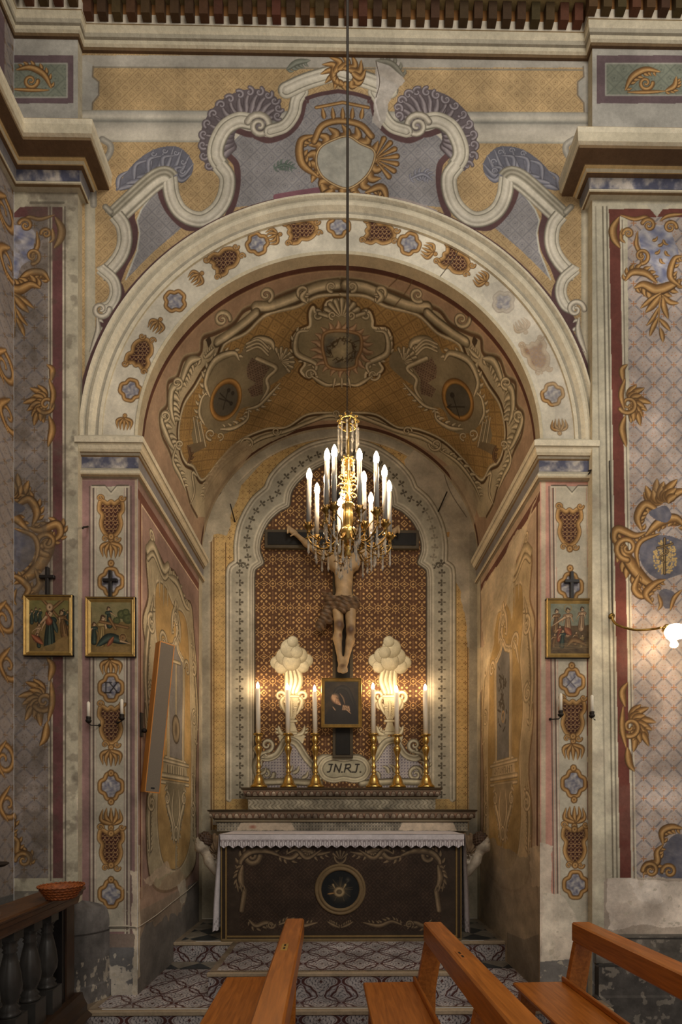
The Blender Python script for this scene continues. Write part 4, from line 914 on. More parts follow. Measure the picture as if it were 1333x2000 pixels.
letters(bk, [[(643, 1493), (650, 1493)], [(648, 1493), (645, 1506), (640, 1508)], [(653, 1507), (656, 1493)], [(656, 1493), (663, 1508)], [(663, 1508), (667, 1492)], [(673, 1508), (677, 1493)], [(675, 1494), (684, 1493), (684, 1499), (676, 1501)], [(679, 1501), (686, 1508)], [(695, 1493), (702, 1493)], [(699, 1493), (696, 1507), (692, 1508)]], 2.6, INK)
for x, y in ((668, 1508), (689, 1508), (704, 1508)): bk.line([(x, y), (x+.8, y)], 2.8, INK)
bk.age(24, .12, 80); bk.age(90, .12, 81)
keepb = lambda u, v: ((u-XC)/(AA+.012))**2+((np.maximum(v, ZS)-ZS)/(BB+.012))**2 <= 1
struct(bk.mesh('wall_back', lambda u, v: (u, 0*u+DEP, v), keep=lambda u, v: keepb(u, v) | (v < ZS)))

# ---------------------------------------------------------------- barrel vault
RS = 1.46
def vmap(px, py):
    dx, dy, dz = ray(px, py); ox, oz = -XC, EYE-ZS
    a = (dx/AA)**2+(dz/BB)**2; b = 2*(ox*dx/AA**2+oz*dz/BB**2); c_ = (ox/AA)**2+(oz/BB)**2-1
    t = (-b+np.sqrt(np.maximum(b*b-4*a*c_, 0)))/(2*a); x = dx*t+ox; z = oz+dz*t; th = PI-np.arctan2(z/BB, x/AA)
    return th*RS, -CAMD+dy*t
vc = Canvas(0, 0, PI*RS, DEP, .0064, (158, 132, 108), vmap); vc.k = 1/245.
UM, VM = np.broadcast_arrays(*vc.full()); S0 = PI*RS
OV = pat_rings((172, 128, 58), (112, 80, 40), .125, None, .07)
OVq = lambda U, V: mixc(pat_rings((158, 128, 76), (104, 82, 52), .125, None, .07)(U, V*1.0), (146, 114, 64), np.clip(np.abs(U/S0-.5)*1.2, 0, 1)*.3)
# edge lines
vc.poly([(0, 0), (S0, 0), (S0, .055), (0, .055)], (166, 152, 124), raw=True)
vc.poly([(0, .055), (S0, .055), (S0, .105), (0, .105)], (88, 54, 42), raw=True); vc.line([(0, .108), (S0, .108)], .008, (176, 150, 116), raw=True)
vc.poly([(0, DEP-.075), (S0, DEP-.075), (S0, DEP-.03), (0, DEP-.03)], (84, 54, 40), raw=True); vc.poly([(0, DEP-.03), (S0, DEP-.03), (S0, DEP), (0, DEP)], (160, 148, 124), raw=True)
for u0, u1 in ((0, .05), (S0-.05, S0)): vc.poly([(u0, 0.06), (u1, 0.06), (u1, DEP), (u0, DEP)], (88, 56, 42), raw=True)
MV = lambda p: np.stack([1336-np.array(p, float)[:, 0], np.array(p, float)[:, 1]], 1)
def bothv(f): f(lambda p: np.array(p, float), 1); f(MV, -1)
EDGE_O = [(668, 545), (620, 552), (560, 572), (520, 590), (478, 605), (455, 632), (420, 650), (396, 660), (390, 690), (360, 700), (346, 735), (328, 748), (326, 790), (312, 810), (316, 850), (330, 880), (345, 920), (362, 950), (372, 985), (385, 1010)]
EDGE_I = [(668, 572), (620, 576), (580, 596), (520, 612), (480, 648), (440, 668), (424, 700), (400, 722), (380, 755), (358, 790), (348, 840), (352, 880), (362, 905), (378, 915), (396, 940), (430, 900), (470, 862), (520, 840), (560, 836), (600, 812), (640, 808), (668, 812)]
# stone strapwork border = outer silhouette minus field
def silh(m, s):
    vc.poly(np.vstack([m(cr(EDGE_O, 5)), m([(400, 1010), (440, 930), (500, 880), (560, 850), (620, 822), (668, 822)])]), STO['m'])
bothv(silh)
bothv(lambda m, s: vc.stroke(m(cr(EDGE_O, 6)), 10, [(-1, (100, 74, 54)), (0, (90, 70, 50)), (1, STO['m'])] if s > 0 else [(-1, STO['m']), (0, (90, 70, 50)), (1, (100, 74, 54))]))
bothv(lambda m, s: (vc.poly(m(cr(EDGE_I, 5)), OVq)))
bothv(lambda m, s: (vc.stroke(m(cr(EDGE_I, 6)), 13, [(-1, (88, 62, 36)), (-.3, (70, 54, 36)), (.0, STO['d']), (.4, STO['l']), (.7, STO['m']), (1, STO['d'])] if s < 0 else [(-1, STO['d']), (-.7, STO['m']), (-.4, STO['l']), (0, STO['d']), (.3, (70, 54, 36)), (1, (88, 62, 36))])))
def vorn(m, s):
    T = lambda x, y: tuple(m([(x, y)])[0]); G = STO
    vc.tube(m(cr([(660, 556), (620, 562), (570, 584), (530, 598), (500, 600)], 6)), 22, G, 'none'); vc.tube(m(cr([(500, 612), (482, 628), (450, 652), (425, 668)], 6)), 20, G, 'none')
    v = T(520, 576); vc.volute(v[0], v[1], 14, 60, 1.3, -s, 9, G); v = T(593, 570); vc.volute(v[0], v[1], 13, 90, 1.2, s, 9, G); v = T(434, 624); vc.volute(v[0], v[1], 16, 0, 1.3, -s, 10, G); v = T(648, 560); vc.volute(v[0], v[1], 10, 90, 1.2, s, 7, G)
    vc.acanth(m([(600, 592), (590, 580), (600, 566)]), 12, G, 5, s, 1.2); vc.acanth(m([(400, 700), (412, 690), (420, 680)]), 12, G, 5, -s, 1.2)
    vc.poly(m([(402, 664), (410, 656), (414, 668), (408, 680)]), (72, 58, 44))
    vc.acanth(m([(392, 700), (372, 706), (360, 730), (352, 760)]), 20, G, 8, -s, 1.0); vc.acanth(m([(352, 750), (336, 762), (334, 800), (342, 830)]), 22, G, 9, -s, 1.0)
    vc.acanth(m([(330, 802), (316, 820), (330, 860), (342, 880)]), 20, G, 7, -s, 1.0); vc.acanth(m([(345, 870), (338, 900), (352, 930), (364, 960)]), 16, G, 7, -s, .9)
    v = T(322, 812); vc.volute(v[0], v[1], 11, 90, 1.2, -s, 8, G); v = T(346, 748); vc.volute(v[0], v[1], 12, 90, 1.2, -s, 8, G); v = T(352, 868); vc.volute(v[0], v[1], 9, 90, 1.2, s, 7, G)
    vc.tube(m(cr([(372, 985), (380, 960), (376, 925), (386, 930)], 6)), 14, G)
    # lower border
    vc.tube(m(cr([(668, 814), (640, 812), (600, 826), (560, 842), (510, 856), (476, 878)], 6)), 15, G, 'none'); v = T(484, 868); vc.volute(v[0], v[1], 14, 180, 1.3, s, 9, G); v = T(540, 842); vc.volute(v[0], v[1], 9, 0, 1.3, s, 7, G); v = T(656, 808); vc.volute(v[0], v[1], 8, 90, 1.3, -s, 6, G)
    vc.acanth(m([(476, 880), (440, 905), (410, 945), (395, 980)]), 16, G, 8, s, 1.0)
    # oval medallion group
    vc.poly(m(cr([(392, 800), (396, 770), (400, 740), (420, 700), (440, 690), (470, 690), (480, 672), (505, 660), (535, 668), (540, 680), (570, 690), (574, 715), (548, 740), (520, 760), (508, 790), (470, 800), (450, 842), (420, 846), (400, 830)], 5, True)), G['d'])
    vc.acanth(m([(410, 775), (402, 745), (420, 705), (456, 690), (468, 704)]), 18, G, 8, -s, .9); vc.acanth(m([(480, 680), (500, 664), (528, 668), (536, 684)]), 18, G, 5, s, .8)
    for dy in (0, 7, 14): vc.tube(m(cr([(482, 672+dy), (505, 664+dy), (524, 680+dy)], 5)), 6, G, 'none')
    v = T(548, 706); vc.fan(v[0], v[1], 26, -120, 60, 8, G, 9); vc.fan(v[0], v[1], 16, -120, 60, 6, G, 6)
    vc.poly(m([(482, 718), (492, 698), (504, 708), (530, 716), (514, 740), (514, 770), (492, 776), (484, 760), (500, 748), (484, 738)]), pat_scales(.05, (86, 68, 58), (120, 102, 84)))
    vc.stroke(m(cr([(510, 786), (524, 760), (522, 740), (540, 720), (520, 708), (502, 700)], 5)), 11, [(-1, G['o']), (-.3, G['l']), (.3, G['m']), (1, G['o'])])
    vc.acanth(m([(480, 800), (506, 792), (528, 770), (548, 748)]), 13, G, 6, s, 1.0)
    vc.acanth(m([(486, 800), (482, 820), (456, 836), (430, 838)]), 14, G, 6, s, 1.1); v = T(412, 848); vc.volute(v[0], v[1], 11, 90, 1.2, s, 8, G); v = T(430, 852); vc.volute(v[0], v[1], 8, 90, 1.2, -s, 6, G)
    vc.acanth(m([(400, 830), (390, 808), (394, 780), (404, 766)]), 12, G, 6, -s, 1.1)
    pc = m([(441, 781)])[0]
    o = m(ell(441, 781, 26, 38, 40, .35)); o2 = o; vc.poly(o, (84, 80, 70)); vc.stroke(o, 12, [(-1, (96, 70, 34)), (-.4, (176, 134, 66)), (.2, (150, 108, 50)), (1, (84, 62, 34))], closed=True)
    # broken column piece
    vc.poly(m([(374, 850), (384, 812), (404, 868), (380, 872)]), G['d'])
    for k in range(3): vc.tube(m([(378+k*7, 816+k*4), (386+k*8, 868+k*2)]), 6, G, 'none')
    vc.poly(m([(366, 870), (398, 862), (402, 874), (372, 890)]), (112, 98, 76)); vc.acanth(m([(366, 905), (372, 890), (366, 870)]), 10, dict(o=(70, 50, 36), d=(84, 62, 44), m=(100, 76, 54), l=(120, 94, 66)), 4, 1, 1)
bothv(vorn)
dk = (54, 48, 42)
for a, b in (((436, 800), (446, 762)), ((428, 778), (452, 786)), ((430, 768), (452, 790))): vc.line([a, b], 2.6, dk)
for x, y in ((447, 762), (455, 768), (452, 788)): vc.line(ell(x, y, 2, 2.5, 8), 4, dk)
vc.line([(885, 774), (898, 816)], 2.8, dk); vc.line([(874, 795), (908, 795)], 2.8, dk); vc.line([(882, 790), (874, 795), (882, 801)], 2.6, dk); vc.line(ell(884, 772, 2.5, 3, 8), 6, dk)
# middle cartouche with wreath
def midc():
    G = STO; b = cr([(612, 600), (618, 612), (632, 614), (640, 590), (668, 586), (690, 596), (700, 612), (720, 608), (728, 625), (730, 640), (758, 645), (764, 680), (742, 705), (748, 720), (735, 732), (716, 728), (712, 745), (690, 752), (668, 750), (646, 752), (622, 744), (616, 726), (604, 738), (588, 725), (596, 708), (574, 685), (576, 655), (594, 642), (606, 636), (606, 612)], 4, True)
    vc.stroke(b, 14, [(-1, (96, 70, 36)), (0, (80, 62, 40)), (1, (96, 70, 36))], closed=True); vc.poly(b, (138, 128, 100)); vc.stroke(b, 5, [(0, G['l'])], closed=True)
    for s in (-1, 1):
        X = lambda x: 668+s*x
        vc.acanth([(X(60), 738), (X(50), 712), (X(88), 690), (X(86), 652), (X(64), 646)], 15, G, 8, s, .9, .6); vc.volute(X(62), 732, 12, 0, 1.2, s, 8, G); vc.volute(X(48), 616, 10, -90, 1.2, -s, 8, G); vc.tube([(X(26), 618), (X(44), 612)], 10, G, 'none')
        vc.tube(cr([(X(60), 734), (X(30), 752), (X(8), 748)], 5), 12, G)
    vc.fan(668, 622, 36, -160, -20, 7, G, 12); vc.volute(650, 616, 8, 90, 1.2, 1, 6, G); vc.volute(686, 616, 8, 90, 1.2, -1, 6, G)
    for a in range(0, 360, 17):
        r = math.radians(a); vc.leaf(668+40*math.cos(r), 682+38*math.sin(r), 668+62*math.cos(r+.15), 682+56*math.sin(r+.15), 13, .15, PNK)
    q = cr([(630, 674), (634, 652), (656, 646), (684, 648), (704, 656), (706, 680), (698, 700), (694, 716), (668, 722), (642, 716), (634, 696)], 5, True); vc.poly(q, pat_cloth((92, 90, 82), (136, 128, 102), .2)); vc.stroke(q, 8, [(-1, (110, 80, 52)), (0, (170, 140, 100)), (1, (90, 66, 44))], closed=True)
    r = np.random.RandomState(1)
    vc.glow(668, 684, 26, (176, 164, 130), .8, .8)
    for i in range(80):
        a = r.rand()*2*PI; rr = 1+r.randn()*.13; x, y = 668+25*rr*math.cos(a), 684+19*rr*math.sin(a); vc.line([(x, y), (x+r.randn()*5+4*math.cos(a+1.5), y+r.randn()*4+4*math.sin(a+1.5))], 1.8, (70, 58, 42))
    for x in (655, 668, 681): vc.tube([(x, 738), (x+(x-668)*.3, 758)], 8, G, 'drop')
midc()
# worn areas of the vault, low on both sides
vc.worn([(400, 985), (402, 930), (440, 880), (480, 862), (500, 880), (450, 940), (420, 1040), (400, 1060)], (158, 142, 116), .85, 7, 40, .16)
vc.worn([(880, 905), (915, 935), (935, 985), (925, 1040), (905, 990), (862, 905)], (160, 148, 126), .8, 17, 40, .12)
vc.line(cr([(760, 560), (806, 520), (802, 556), (770, 600)], 5), 1.6, (96, 76, 52))
vc.age(30, .14, 90); vc.age(110, .12, 91)
struct(vc.mesh('ceiling_vault', lambda u, v: (XC+AA*np.cos(PI-u/RS), v, ZS+BB*np.sin(PI-u/RS))))

# ---------------------------------------------------------------- reveal walls
def reveal(side):
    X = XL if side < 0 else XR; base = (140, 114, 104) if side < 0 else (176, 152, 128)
    c = Canvas(0, L1, DEP, ZS-.02, .0062, base, lambda x, y: onX(x, y, X)); c.k = 1/215.
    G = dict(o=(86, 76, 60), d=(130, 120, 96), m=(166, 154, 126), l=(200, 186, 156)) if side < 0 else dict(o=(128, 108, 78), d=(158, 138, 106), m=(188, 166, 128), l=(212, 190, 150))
    YO = pat_cloth((162, 132, 80), (182, 152, 98), .4, 4)
    R = lambda u, z: (u, z)  # metres on the wall: u depth from front, z height
    def poly(p, col): c.poly(p, col, raw=True)
    def T(p, w, taper='leaf'): c.tube(cr(p, 6), w, G, taper, raw=True)
    def A(p, w, n, s, l=1.0):
        q = cr(p, 8); m_ = len(q)
        for i in range(n):
            j = int((i+.6)/n*(m_-2)); d = q[min(j+2, m_-1)]-q[max(j-1, 0)]; d = d/(np.hypot(*d)+1e-9); nn = np.array([-d[1], d[0]])*s; e = q[j]+(d*.5+nn)*w*l*.8
            c.tube(cr([q[j], (q[j]+e)/2+nn*.01, e], 5), w*.6, G, 'drop', raw=True)
        c.tube(q, w, G, 'leaf', raw=True)
    def Vv(x, y, r, a, d, w): c.tube(spiral(x, y, r, a, 1.3, d), w, G, 'end', raw=True)
    top = 3.92
    c.line([(.07, .9), (.07, top)], .016, (200, 180, 150), raw=True); c.line([(.05, .9), (.05, top)], .03, (104, 66, 54), raw=True)
    poly([(0, top-.02), (DEP, top-.02), (DEP, top+.05), (0, top+.05)], (104, 66, 54)); c.line([(.07, top-.03), (DEP-.12, top-.03)], .012, (200, 180, 150), raw=True)
    c.line([(DEP-.13, .9), (DEP-.13, top)], .018, (104, 66, 54) if side > 0 else (150, 120, 100), raw=True)
    poly([(DEP-.12, L1), (DEP, L1), (DEP, ZS), (DEP-.12, ZS)], (168, 160, 140)); c.line([(DEP-.125, L1), (DEP-.125, 4.2)], .01, (96, 84, 66), raw=True)
    # border silhouette and ochre field
    W = DEP-.16
    bo = cr([(.16, 3.55), (.30, 3.70), (.55, 3.66), (.80, 3.72), (1.05, 3.60), (1.25, 3.62), (1.34, 3.30), (1.42, 3.05), (1.36, 2.75), (1.44, 2.45), (1.40, 2.1), (1.38, 1.7), (1.40, 1.2), (1.30, .95), (.7, .85), (.25, 1.0), (.16, 1.5), (.22, 1.9), (.13, 2.3), (.20, 2.7), (.10, 3.0), (.2, 3.25)], 6, True)
    c.stroke(bo, .05, [(0, (84, 64, 48) if side < 0 else (140, 110, 80))], raw=True, closed=True); poly(bo, G['m'])
    fi = cr([(.34, 3.42), (.55, 3.50), (.75, 3.42), (1.0, 3.46), (1.14, 3.35), (1.2, 3.0), (1.22, 2.6), (1.26, 2.2), (1.24, 1.6), (1.2, 1.2), (.9, 1.0), (.5, 1.1), (.36, 1.5), (.4, 2.0), (.32, 2.4), (.38, 2.8), (.32, 3.1)], 6, True)
    poly(fi, YO); c.stroke(fi, .035, [(-1, G['o']), (0, G['l']), (1, G['m'])], raw=True, closed=True)
    for a_, b_ in (([(.2, 2.2), (.14, 2.6), (.2, 3.0), (.3, 3.3)], 1), ([(1.4, 2.2), (1.44, 2.6), (1.36, 3.0), (1.26, 3.35)], -1), ([(.22, 1.2), (.2, 1.5), (.26, 1.8)], 1), ([(1.34, 1.2), (1.36, 1.6), (1.32, 2.0)], -1)): A(a_, .10, 8, -b_, .8); A(a_, .06, 8, b_, .7)
    for x, y, d in ((.26, 3.05, 1), (.24, 2.5, -1), (1.32, 3.0, -1), (1.34, 2.5, 1), (.26, 1.62, 1), (1.3, 1.55, -1)): Vv(x, y, .08, 90, d, .05)
    T([(.18, 3.6), (.3, 3.7), (.5, 3.62), (.62, 3.7)], .09, 'none'); T([(.18, 3.54), (.3, 3.63), (.5, 3.55), (.62, 3.63)], .05, 'none'); Vv(.26, 3.76, .05, 0, 1, .035)
    for k in range(5): T([(.24+k*.09, 3.52), (.24+k*.09, 3.34-.03*(k % 2))], .035, 'drop')
    A([(.62, 3.62), (.85, 3.66), (1.05, 3.56), (1.2, 3.56)], .1, 8, 1)
    # niche with panel on a bracket
    n0, n1 = .56, 1.06
    nz = cr([(n0, 2.0), (n0+.06, 2.06), (n0+.04, 2.9), (n0+.1, 3.0), (.74, 3.04), (.81, 3.12), (.88, 3.04), (n1-.1, 3.0), (n1-.04, 2.9), (n1-.06, 2.06), (n1, 2.0)], 4)
    poly(nz, (126, 122, 118)); c.stroke(nz, .07, [(-1, G['o']), (-.6, G['l']), (-.1, G['m']), (.2, G['d']), (.5, G['l']), (1, G['o'])], raw=True, closed=True)
    A([(.81, 3.5), (.78, 3.36), (.84, 3.24), (.81, 3.14)], .1, 7, 1); A([(.70, 3.14), (.72, 3.3), (.78, 3.42)], .07, 5, -1); A([(.92, 3.14), (.90, 3.3), (.84, 3.42)], .07, 5, 1); c.tube(ell(.81, 3.32, .04, .05, 16), .03, G, 'none', raw=True)
    Vv(.50, 3.0, .09, 0, 1, .05); Vv(1.12, 2.95, .08, 180, -1, .05); T([(.42, 2.8), (.48, 2.95), (.55, 3.04)], .05)
    # hanging things painted in the panel
    if side < 0: c.tube([(.81, 2.9), (.81, 2.42)], .05, G, 'none', raw=True); c.tube(ell(.81, 2.3, .05, .08, 20), .11, dict(o=(80, 70, 56), d=(100, 88, 70), m=(132, 116, 92), l=(150, 134, 106)), 'none', raw=True); c.tube([(.7, 2.9), (.92, 2.94)], .04, G, 'none', raw=True)
    else:
        rr = np.random.RandomState(5)
        for i in range(50): u, z = .82+rr.randn()*.05, 2.6+rr.randn()*.14; c.line([(u, z), (u+.03*rr.randn(), z+.03)], .02, (84, 76, 66), raw=True)
        c.line(ell(.8, 2.42, .035, .05, 14), .02, (170, 140, 100), raw=True)
    poly([(.50, 1.86), (1.12, 1.86), (1.10, 1.98), (.52, 1.98)], G['m'])
    for z, w in ((1.99, .04), (1.86, .05), (1.80, .04)): c.tube([(.46, z), (1.16, z)], w, G, 'none', raw=True)
    if side > 0:   # faded lettering on the frieze of the bracket
        for k in range(9): c.line([(.58+k*.055, 1.90), (.58+k*.055, 1.95)], .014, (120, 104, 80), raw=True); c.line([(.58+k*.055, 1.95-(k % 3)*.02), (.60+k*.055, 1.95-(k % 3)*.02)], .010, (120, 104, 80), raw=True)
    else:
        for k in range(8): c.line([(.60+k*.06, 1.89), (.60+k*.06, 1.95)], .016, G['o'], raw=True)
    poly([(.56, 1.8), (1.06, 1.8), (.96, 1.5), (.86, 1.3), (.81, 1.22), (.76, 1.3), (.66, 1.5)], G['d'])
    for s in (-1, 1): A([(.81+s*.22, 1.78), (.81+s*.2, 1.6), (.81+s*.1, 1.45), (.81+s*.06, 1.25)], .09, 8, s, .8); Vv(.81+s*.22, 1.66, .06, 90, s, .04); T([(.81+s*.06, 1.75), (.81+s*.1, 1.55), (.81, 1.35)], .05)
    c.tube(ell(.81, 1.34, .05, .06, 16), .035, G, 'none', raw=True); A([(.81, 1.25), (.81, 1.12), (.81, .98)], .05, 4, 1)
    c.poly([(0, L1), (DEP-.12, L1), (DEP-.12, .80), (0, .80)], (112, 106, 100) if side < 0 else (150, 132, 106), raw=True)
    if side < 0:
        c.worn([(0, .95), (.9, 1.0), (1.2, .9), (1.0, .62), (.4, .6), (0, .64)], (164, 138, 112), .55, 4, 34, .2, raw=True); c.worn([(.85, .85), (1.05, .9), (1.12, .72), (.95, .62)], (178, 168, 150), .9, 8, 14, .1, raw=True)
        c.worn([(0, 0.3), (.04, .3), (.035, 1.3), (0, 1.3)], (190, 176, 152), .9, 8, 14, .05, raw=True); c.worn([(.1, 1.02), (.6, 1.1), (.7, 1.02), (.2, .96)], (190, 170, 146), .8, 2, 14, .08, raw=True)
    else:
        c.worn([(0, 3.95), (1.5, 3.95), (1.5, 3.5), (1.3, 3.0), (1.0, 3.35), (.7, 3.5), (.55, 3.2), (.5, 3.6), (.3, 3.9)], (196, 180, 150), .85, 3, 44, .22, raw=True)
        c.worn([(1.3, 3.3), (1.62, 3.3), (1.62, 2.7), (1.35, 2.9)], (186, 170, 140), .8, 13, 40, .2, raw=True)
        c.worn([(0, 1.25), (.5, 1.2), (1.5, 1.3), (1.5, .3), (0, .3)], (162, 146, 122), .85, 9, 50, .22, raw=True)
        c.worn([(0, 1.3), (.2, 1.25), (.16, .95), (0, .98)], (200, 180, 150), .9, 6, 20, .1, raw=True); c.poly([(.02, L1), (.02, .62), (.3, .5), (.7, .45), (.7, L1)], (112, 104, 92), .6, raw=True)
    c.age(26, .16, 100+side); c.age(90, .2, 105+side)
    return struct(c.mesh('wall_left' if side < 0 else 'wall_right', lambda u, v: (0*u+X, u, v)))
reveal(-1); reveal(1)

# ---------------------------------------------------------------- floors and steps
WH, MRN, INKB, GRYT = (182, 174, 172), (84, 48, 44), (66, 62, 76), (132, 124, 124)
def pat_tile(U, V, c=.30):
    x = U/c; y = V/c; fx = x-np.round(x); fy = y-np.round(y); gx = x-np.floor(x)-.5; gy = y-np.floor(y)-.5
    def med(a, b):
        th = np.arctan2(b, a); r = np.hypot(a, b); R = .36+.085*np.cos(4*th)+.03*np.cos(8*th); return r/R, th, r
    q1, t1, r1 = med(fx, fy); q2, t2, r2 = med(gx, gy)
    out = np.broadcast_to(np.asarray(WH, np.float32), U.shape+(3,)).copy(); nn_ = np.abs(np.sin(U*70)*np.sin(V*70)) < .12; out = np.where(nn_[..., None], np.asarray((104, 94, 98), np.float32), out)
    for q, th, r in ((q1, t1, r1), (q2, t2, r2)):
        out = np.where((q < 1.10)[..., None], np.asarray((150, 142, 146), np.float32), out); out = np.where((q < 1.03)[..., None], np.asarray(MRN, np.float32), out); out = np.where((q < .86)[..., None], np.asarray(WH, np.float32), out)
        sc_ = np.abs(np.sin(th*4+r*26))*np.abs(np.sin(r*44-th*2)); m = (q < .76) & (sc_ < .12) & (q > .12); out = np.where(m[..., None], np.asarray(INKB, np.float32), out)
        m = (q < .80) & (q > .74) & (np.cos(8*th) > -.2); out = np.where(m[..., None], np.asarray((120, 108, 110), np.float32), out)
        out = np.where((q < .10)[..., None], np.asarray(MRN, np.float32), out)
    return out
def pat_check(U, V, c=.20):
    a = np.floor((U+V)/c/1.414); b = np.floor((U-V)/c/1.414); m = ((a+b) % 2) < 1
    return np.where(m[..., None], np.asarray((54, 58, 60), np.float32), np.asarray((128, 120, 106), np.float32))
def tiled(name, x0, x1, y0, y1, z, border=.045, top=pat_tile, chk=None):
    yb0 = y0; y0 = y0+.030; c = Canvas(x0, y0, x1, y1, .006, (136, 120, 100), None); U, V = np.broadcast_arrays(*c.full()); p = top(U, V)
    m = (U > x0+border) & (V > yb0+border) & (U < x1-border); c.a = np.where(m[..., None], p, c.a).astype(np.float32)
    if chk is not None:
        q = pat_check(U, V); m = chk(U, V) & (V > yb0+border); c.a = np.where(m[..., None], q, c.a).astype(np.float32)
    c.age(20, .2, 3); c.age(60, .14, 4); return struct(c.mesh(name, lambda u, v: (u, v, 0*u+z), M_TILE))
def riser(name, x0, x1, y, z0, z1):
    c = Canvas(x0, z0, x1, z1, .005, WH, None); U, V = np.broadcast_arrays(*c.full()); c.a[:] = pat_tile(U, V-z0+.04); c.age(20, .2, 5)
    return struct(c.mesh(name, lambda u, v: (u, 0*u+y, v), M_TILE))
F0 = -.27; PF = -.04; PX0, PX1 = -.985, .945; SF = .745
tiled('floor_platform', -1.76, 1.9, F0, SF, L1, .05, pat_tile, lambda U, V: (V > SF-.2) & (np.abs(U) > .9))
struct(MB().box(-1.76, 1.9, F0-.012, F0+.03, L1-.035, L1, (150, 132, 108), .006).build('trim_20', M_STONE)); riser('floor_riser', -1.76, 1.9, F0, 0, L1-.034)
tiled('floor_predella', PX0, PX1, PF, SF, L2, .05); struct(MB().box(PX0-.012, PX1+.012, PF-.012, PF+.03, L2-.03, L2, (150, 132, 108), .006).build('trim_21', M_STONE)); riser('floor_riser_predella', PX0, PX1, PF, L1, L2-.029)
m = MB(); m.box(PX0+.002, PX0+.01, PF+.004, SF, L1, L2-.004, (120, 108, 96)); m.box(PX1-.01, PX1-.002, PF+.004, SF, L1, L2-.004, (120, 108, 96)); struct(m.build('trim_22', M_STONE))
tiled('floor_niche', XL, XR, SF, DEP, L2, .05, pat_check); struct(MB().box(XL, XR, SF-.012, SF+.03, L2-.03, L2, (150, 132, 108), .006).build('trim_23', M_STONE)); riser('floor_riser_side', XL, XR, SF, L1, L2-.029)
c = Canvas(-2.4, -5.0, 3.4, 0.0, .02, (96, 88, 78), None); U, V = np.broadcast_arrays(*c.full()); c.a[:] = pat_tile(U, V, .4)*.8; c.age(20, .25, 6); struct(c.mesh('floor', lambda u, v: (u, v, 0*u), M_TILE))
struct(MB().box(-2.4, -1.76, -1.35, -.06, 0.0, L1, (112, 98, 82)).build('trim_24', M_STONE))
# rounded stone foot of the left corner pilaster and the right plinths
c = Canvas(0, 0, 1.75, .72, .006, (96, 92, 90), None); c.age(20, .3, 4); c.age(60, .3, 5); sp = fbm(c.H, c.W, 8, 9, 4); lowm = np.broadcast_to(c.full()[1] < .30, sp.shape)
c.a = np.where(((sp > .60) & lowm)[..., None], c.a*.3+np.array((178, 166, 148))*.7, c.a).astype(np.float32); c.line([(0, .50), (1.75, .49)], .012, (58, 54, 52), raw=True); c.line(cr([(.5, .2), (.7, .34), (.9, .30), (1.1, .45)], 6), .008, (60, 54, 50), raw=True)
rad = lambda v: .262+.012*(v < .12)-.06*np.clip((v-.56)/.16, 0, 1)**2-.20*np.clip((v-.66)/.06, 0, 1)**2*(v > .66)
struct(c.mesh('trim_25', lambda u, v: (-1.99+rad(v)*np.cos(PI+u/.2785*.5), .05+rad(v)*np.sin(PI+u/.2785*.5), L1+v)))
for nm_, z0_, z1_, yy_ in (('trim_27', 0, .44, -.1315), ('trim_28', .43, .632, -.0765)):
    c = Canvas(PR+.02, z0_, 3.28, z1_, .006, (70, 66, 63) if z0_ == 0 else (92, 86, 79), None); c.age(30, .35, 8); c.age(9, .2, 9); sp = fbm(c.H, c.W, 9, 12, 4); c.a = np.where((sp > .66)[..., None], c.a*.45+np.array((150, 140, 126))*.55, c.a).astype(np.float32)
    c.line([(PR, z1_-.02), (3.3, z1_-.02)], .012, (48, 45, 43), raw=True)
    struct(c.mesh(nm_, lambda u, v: (u, 0*u+yy_+(.02 if nm_ == 'trim_27' else 0)*(v > .2), v)))
m = MB(); m.box(PR+.02, 3.3, -.11, LS+.01, 0, .42, (68, 64, 60), .012); m.box(PR, 3.3, -.13, LS+.01, 0, .2, (70, 66, 62), .012); m.box(PR+.01, 3.3, -.075, LS+.01, .42, .64, (84, 79, 73), .012)
struct(m.build('trim_26', M_STONE))

# ---------------------------------------------------------------- altar with its two steps
def canvas_part(name, x0, x1, z0, z1, Y, res, base, paint, parent, mat, k=None, bulge=None, keep=None, ref=None):
    c = Canvas(x0, z0, x1, z1, res, base, lambda x, y: onY(x, y, Y if ref is None else ref)); c.k = k or (CAMD+Y)/FPX
    paint(c)
    o = c.mesh(name, lambda u, v: (u, 0*u+Y-(bulge(v) if bulge else 0), v), mat, keep)
    if parent is not None: o.parent = parent
    return o
altar = thing('altar', 'painted masonry altar with two candle shelves against the niche wall', 'altar', (0.02, 1.2, L2))
def addto(o, par):   # keep world place under a translated empty
    o.parent = par; o.matrix_parent_inverse = Matrix.Translation(-Vector(par.location)); return o
AX0, AX1 = -1.065, 1.112
TZ = 1.337
body = MB(); body.box(AX0+.03, AX1-.03, .80, 1.30, L2, TZ-.05, (70, 64, 58)); addto(body.build('body', M_STONE), altar)
sl = MB(); sl.box(AX0-.02, AX1+.0, .735, 1.32, TZ-.05, TZ-.004, (120, 112, 100), .01); addto(sl.build('table_slab', M_STONE), altar)
def gradine(nm, x0, x1, y0, zs, cols, lab):
    m = MB(); path = [(x0, DEP-.003), (x0, y0), (x1, y0), (x1, DEP-.003)]; m.sweep(path, zs, cols)
    o, z = zs[-1]; m.quad((x0-o, y0-o, z), (x1+o, y0-o, z), (x1+o, DEP-.003, z), (x0-o, DEP-.003, z), cols[-1]); return addto(m.build(nm, M_STONE), altar)
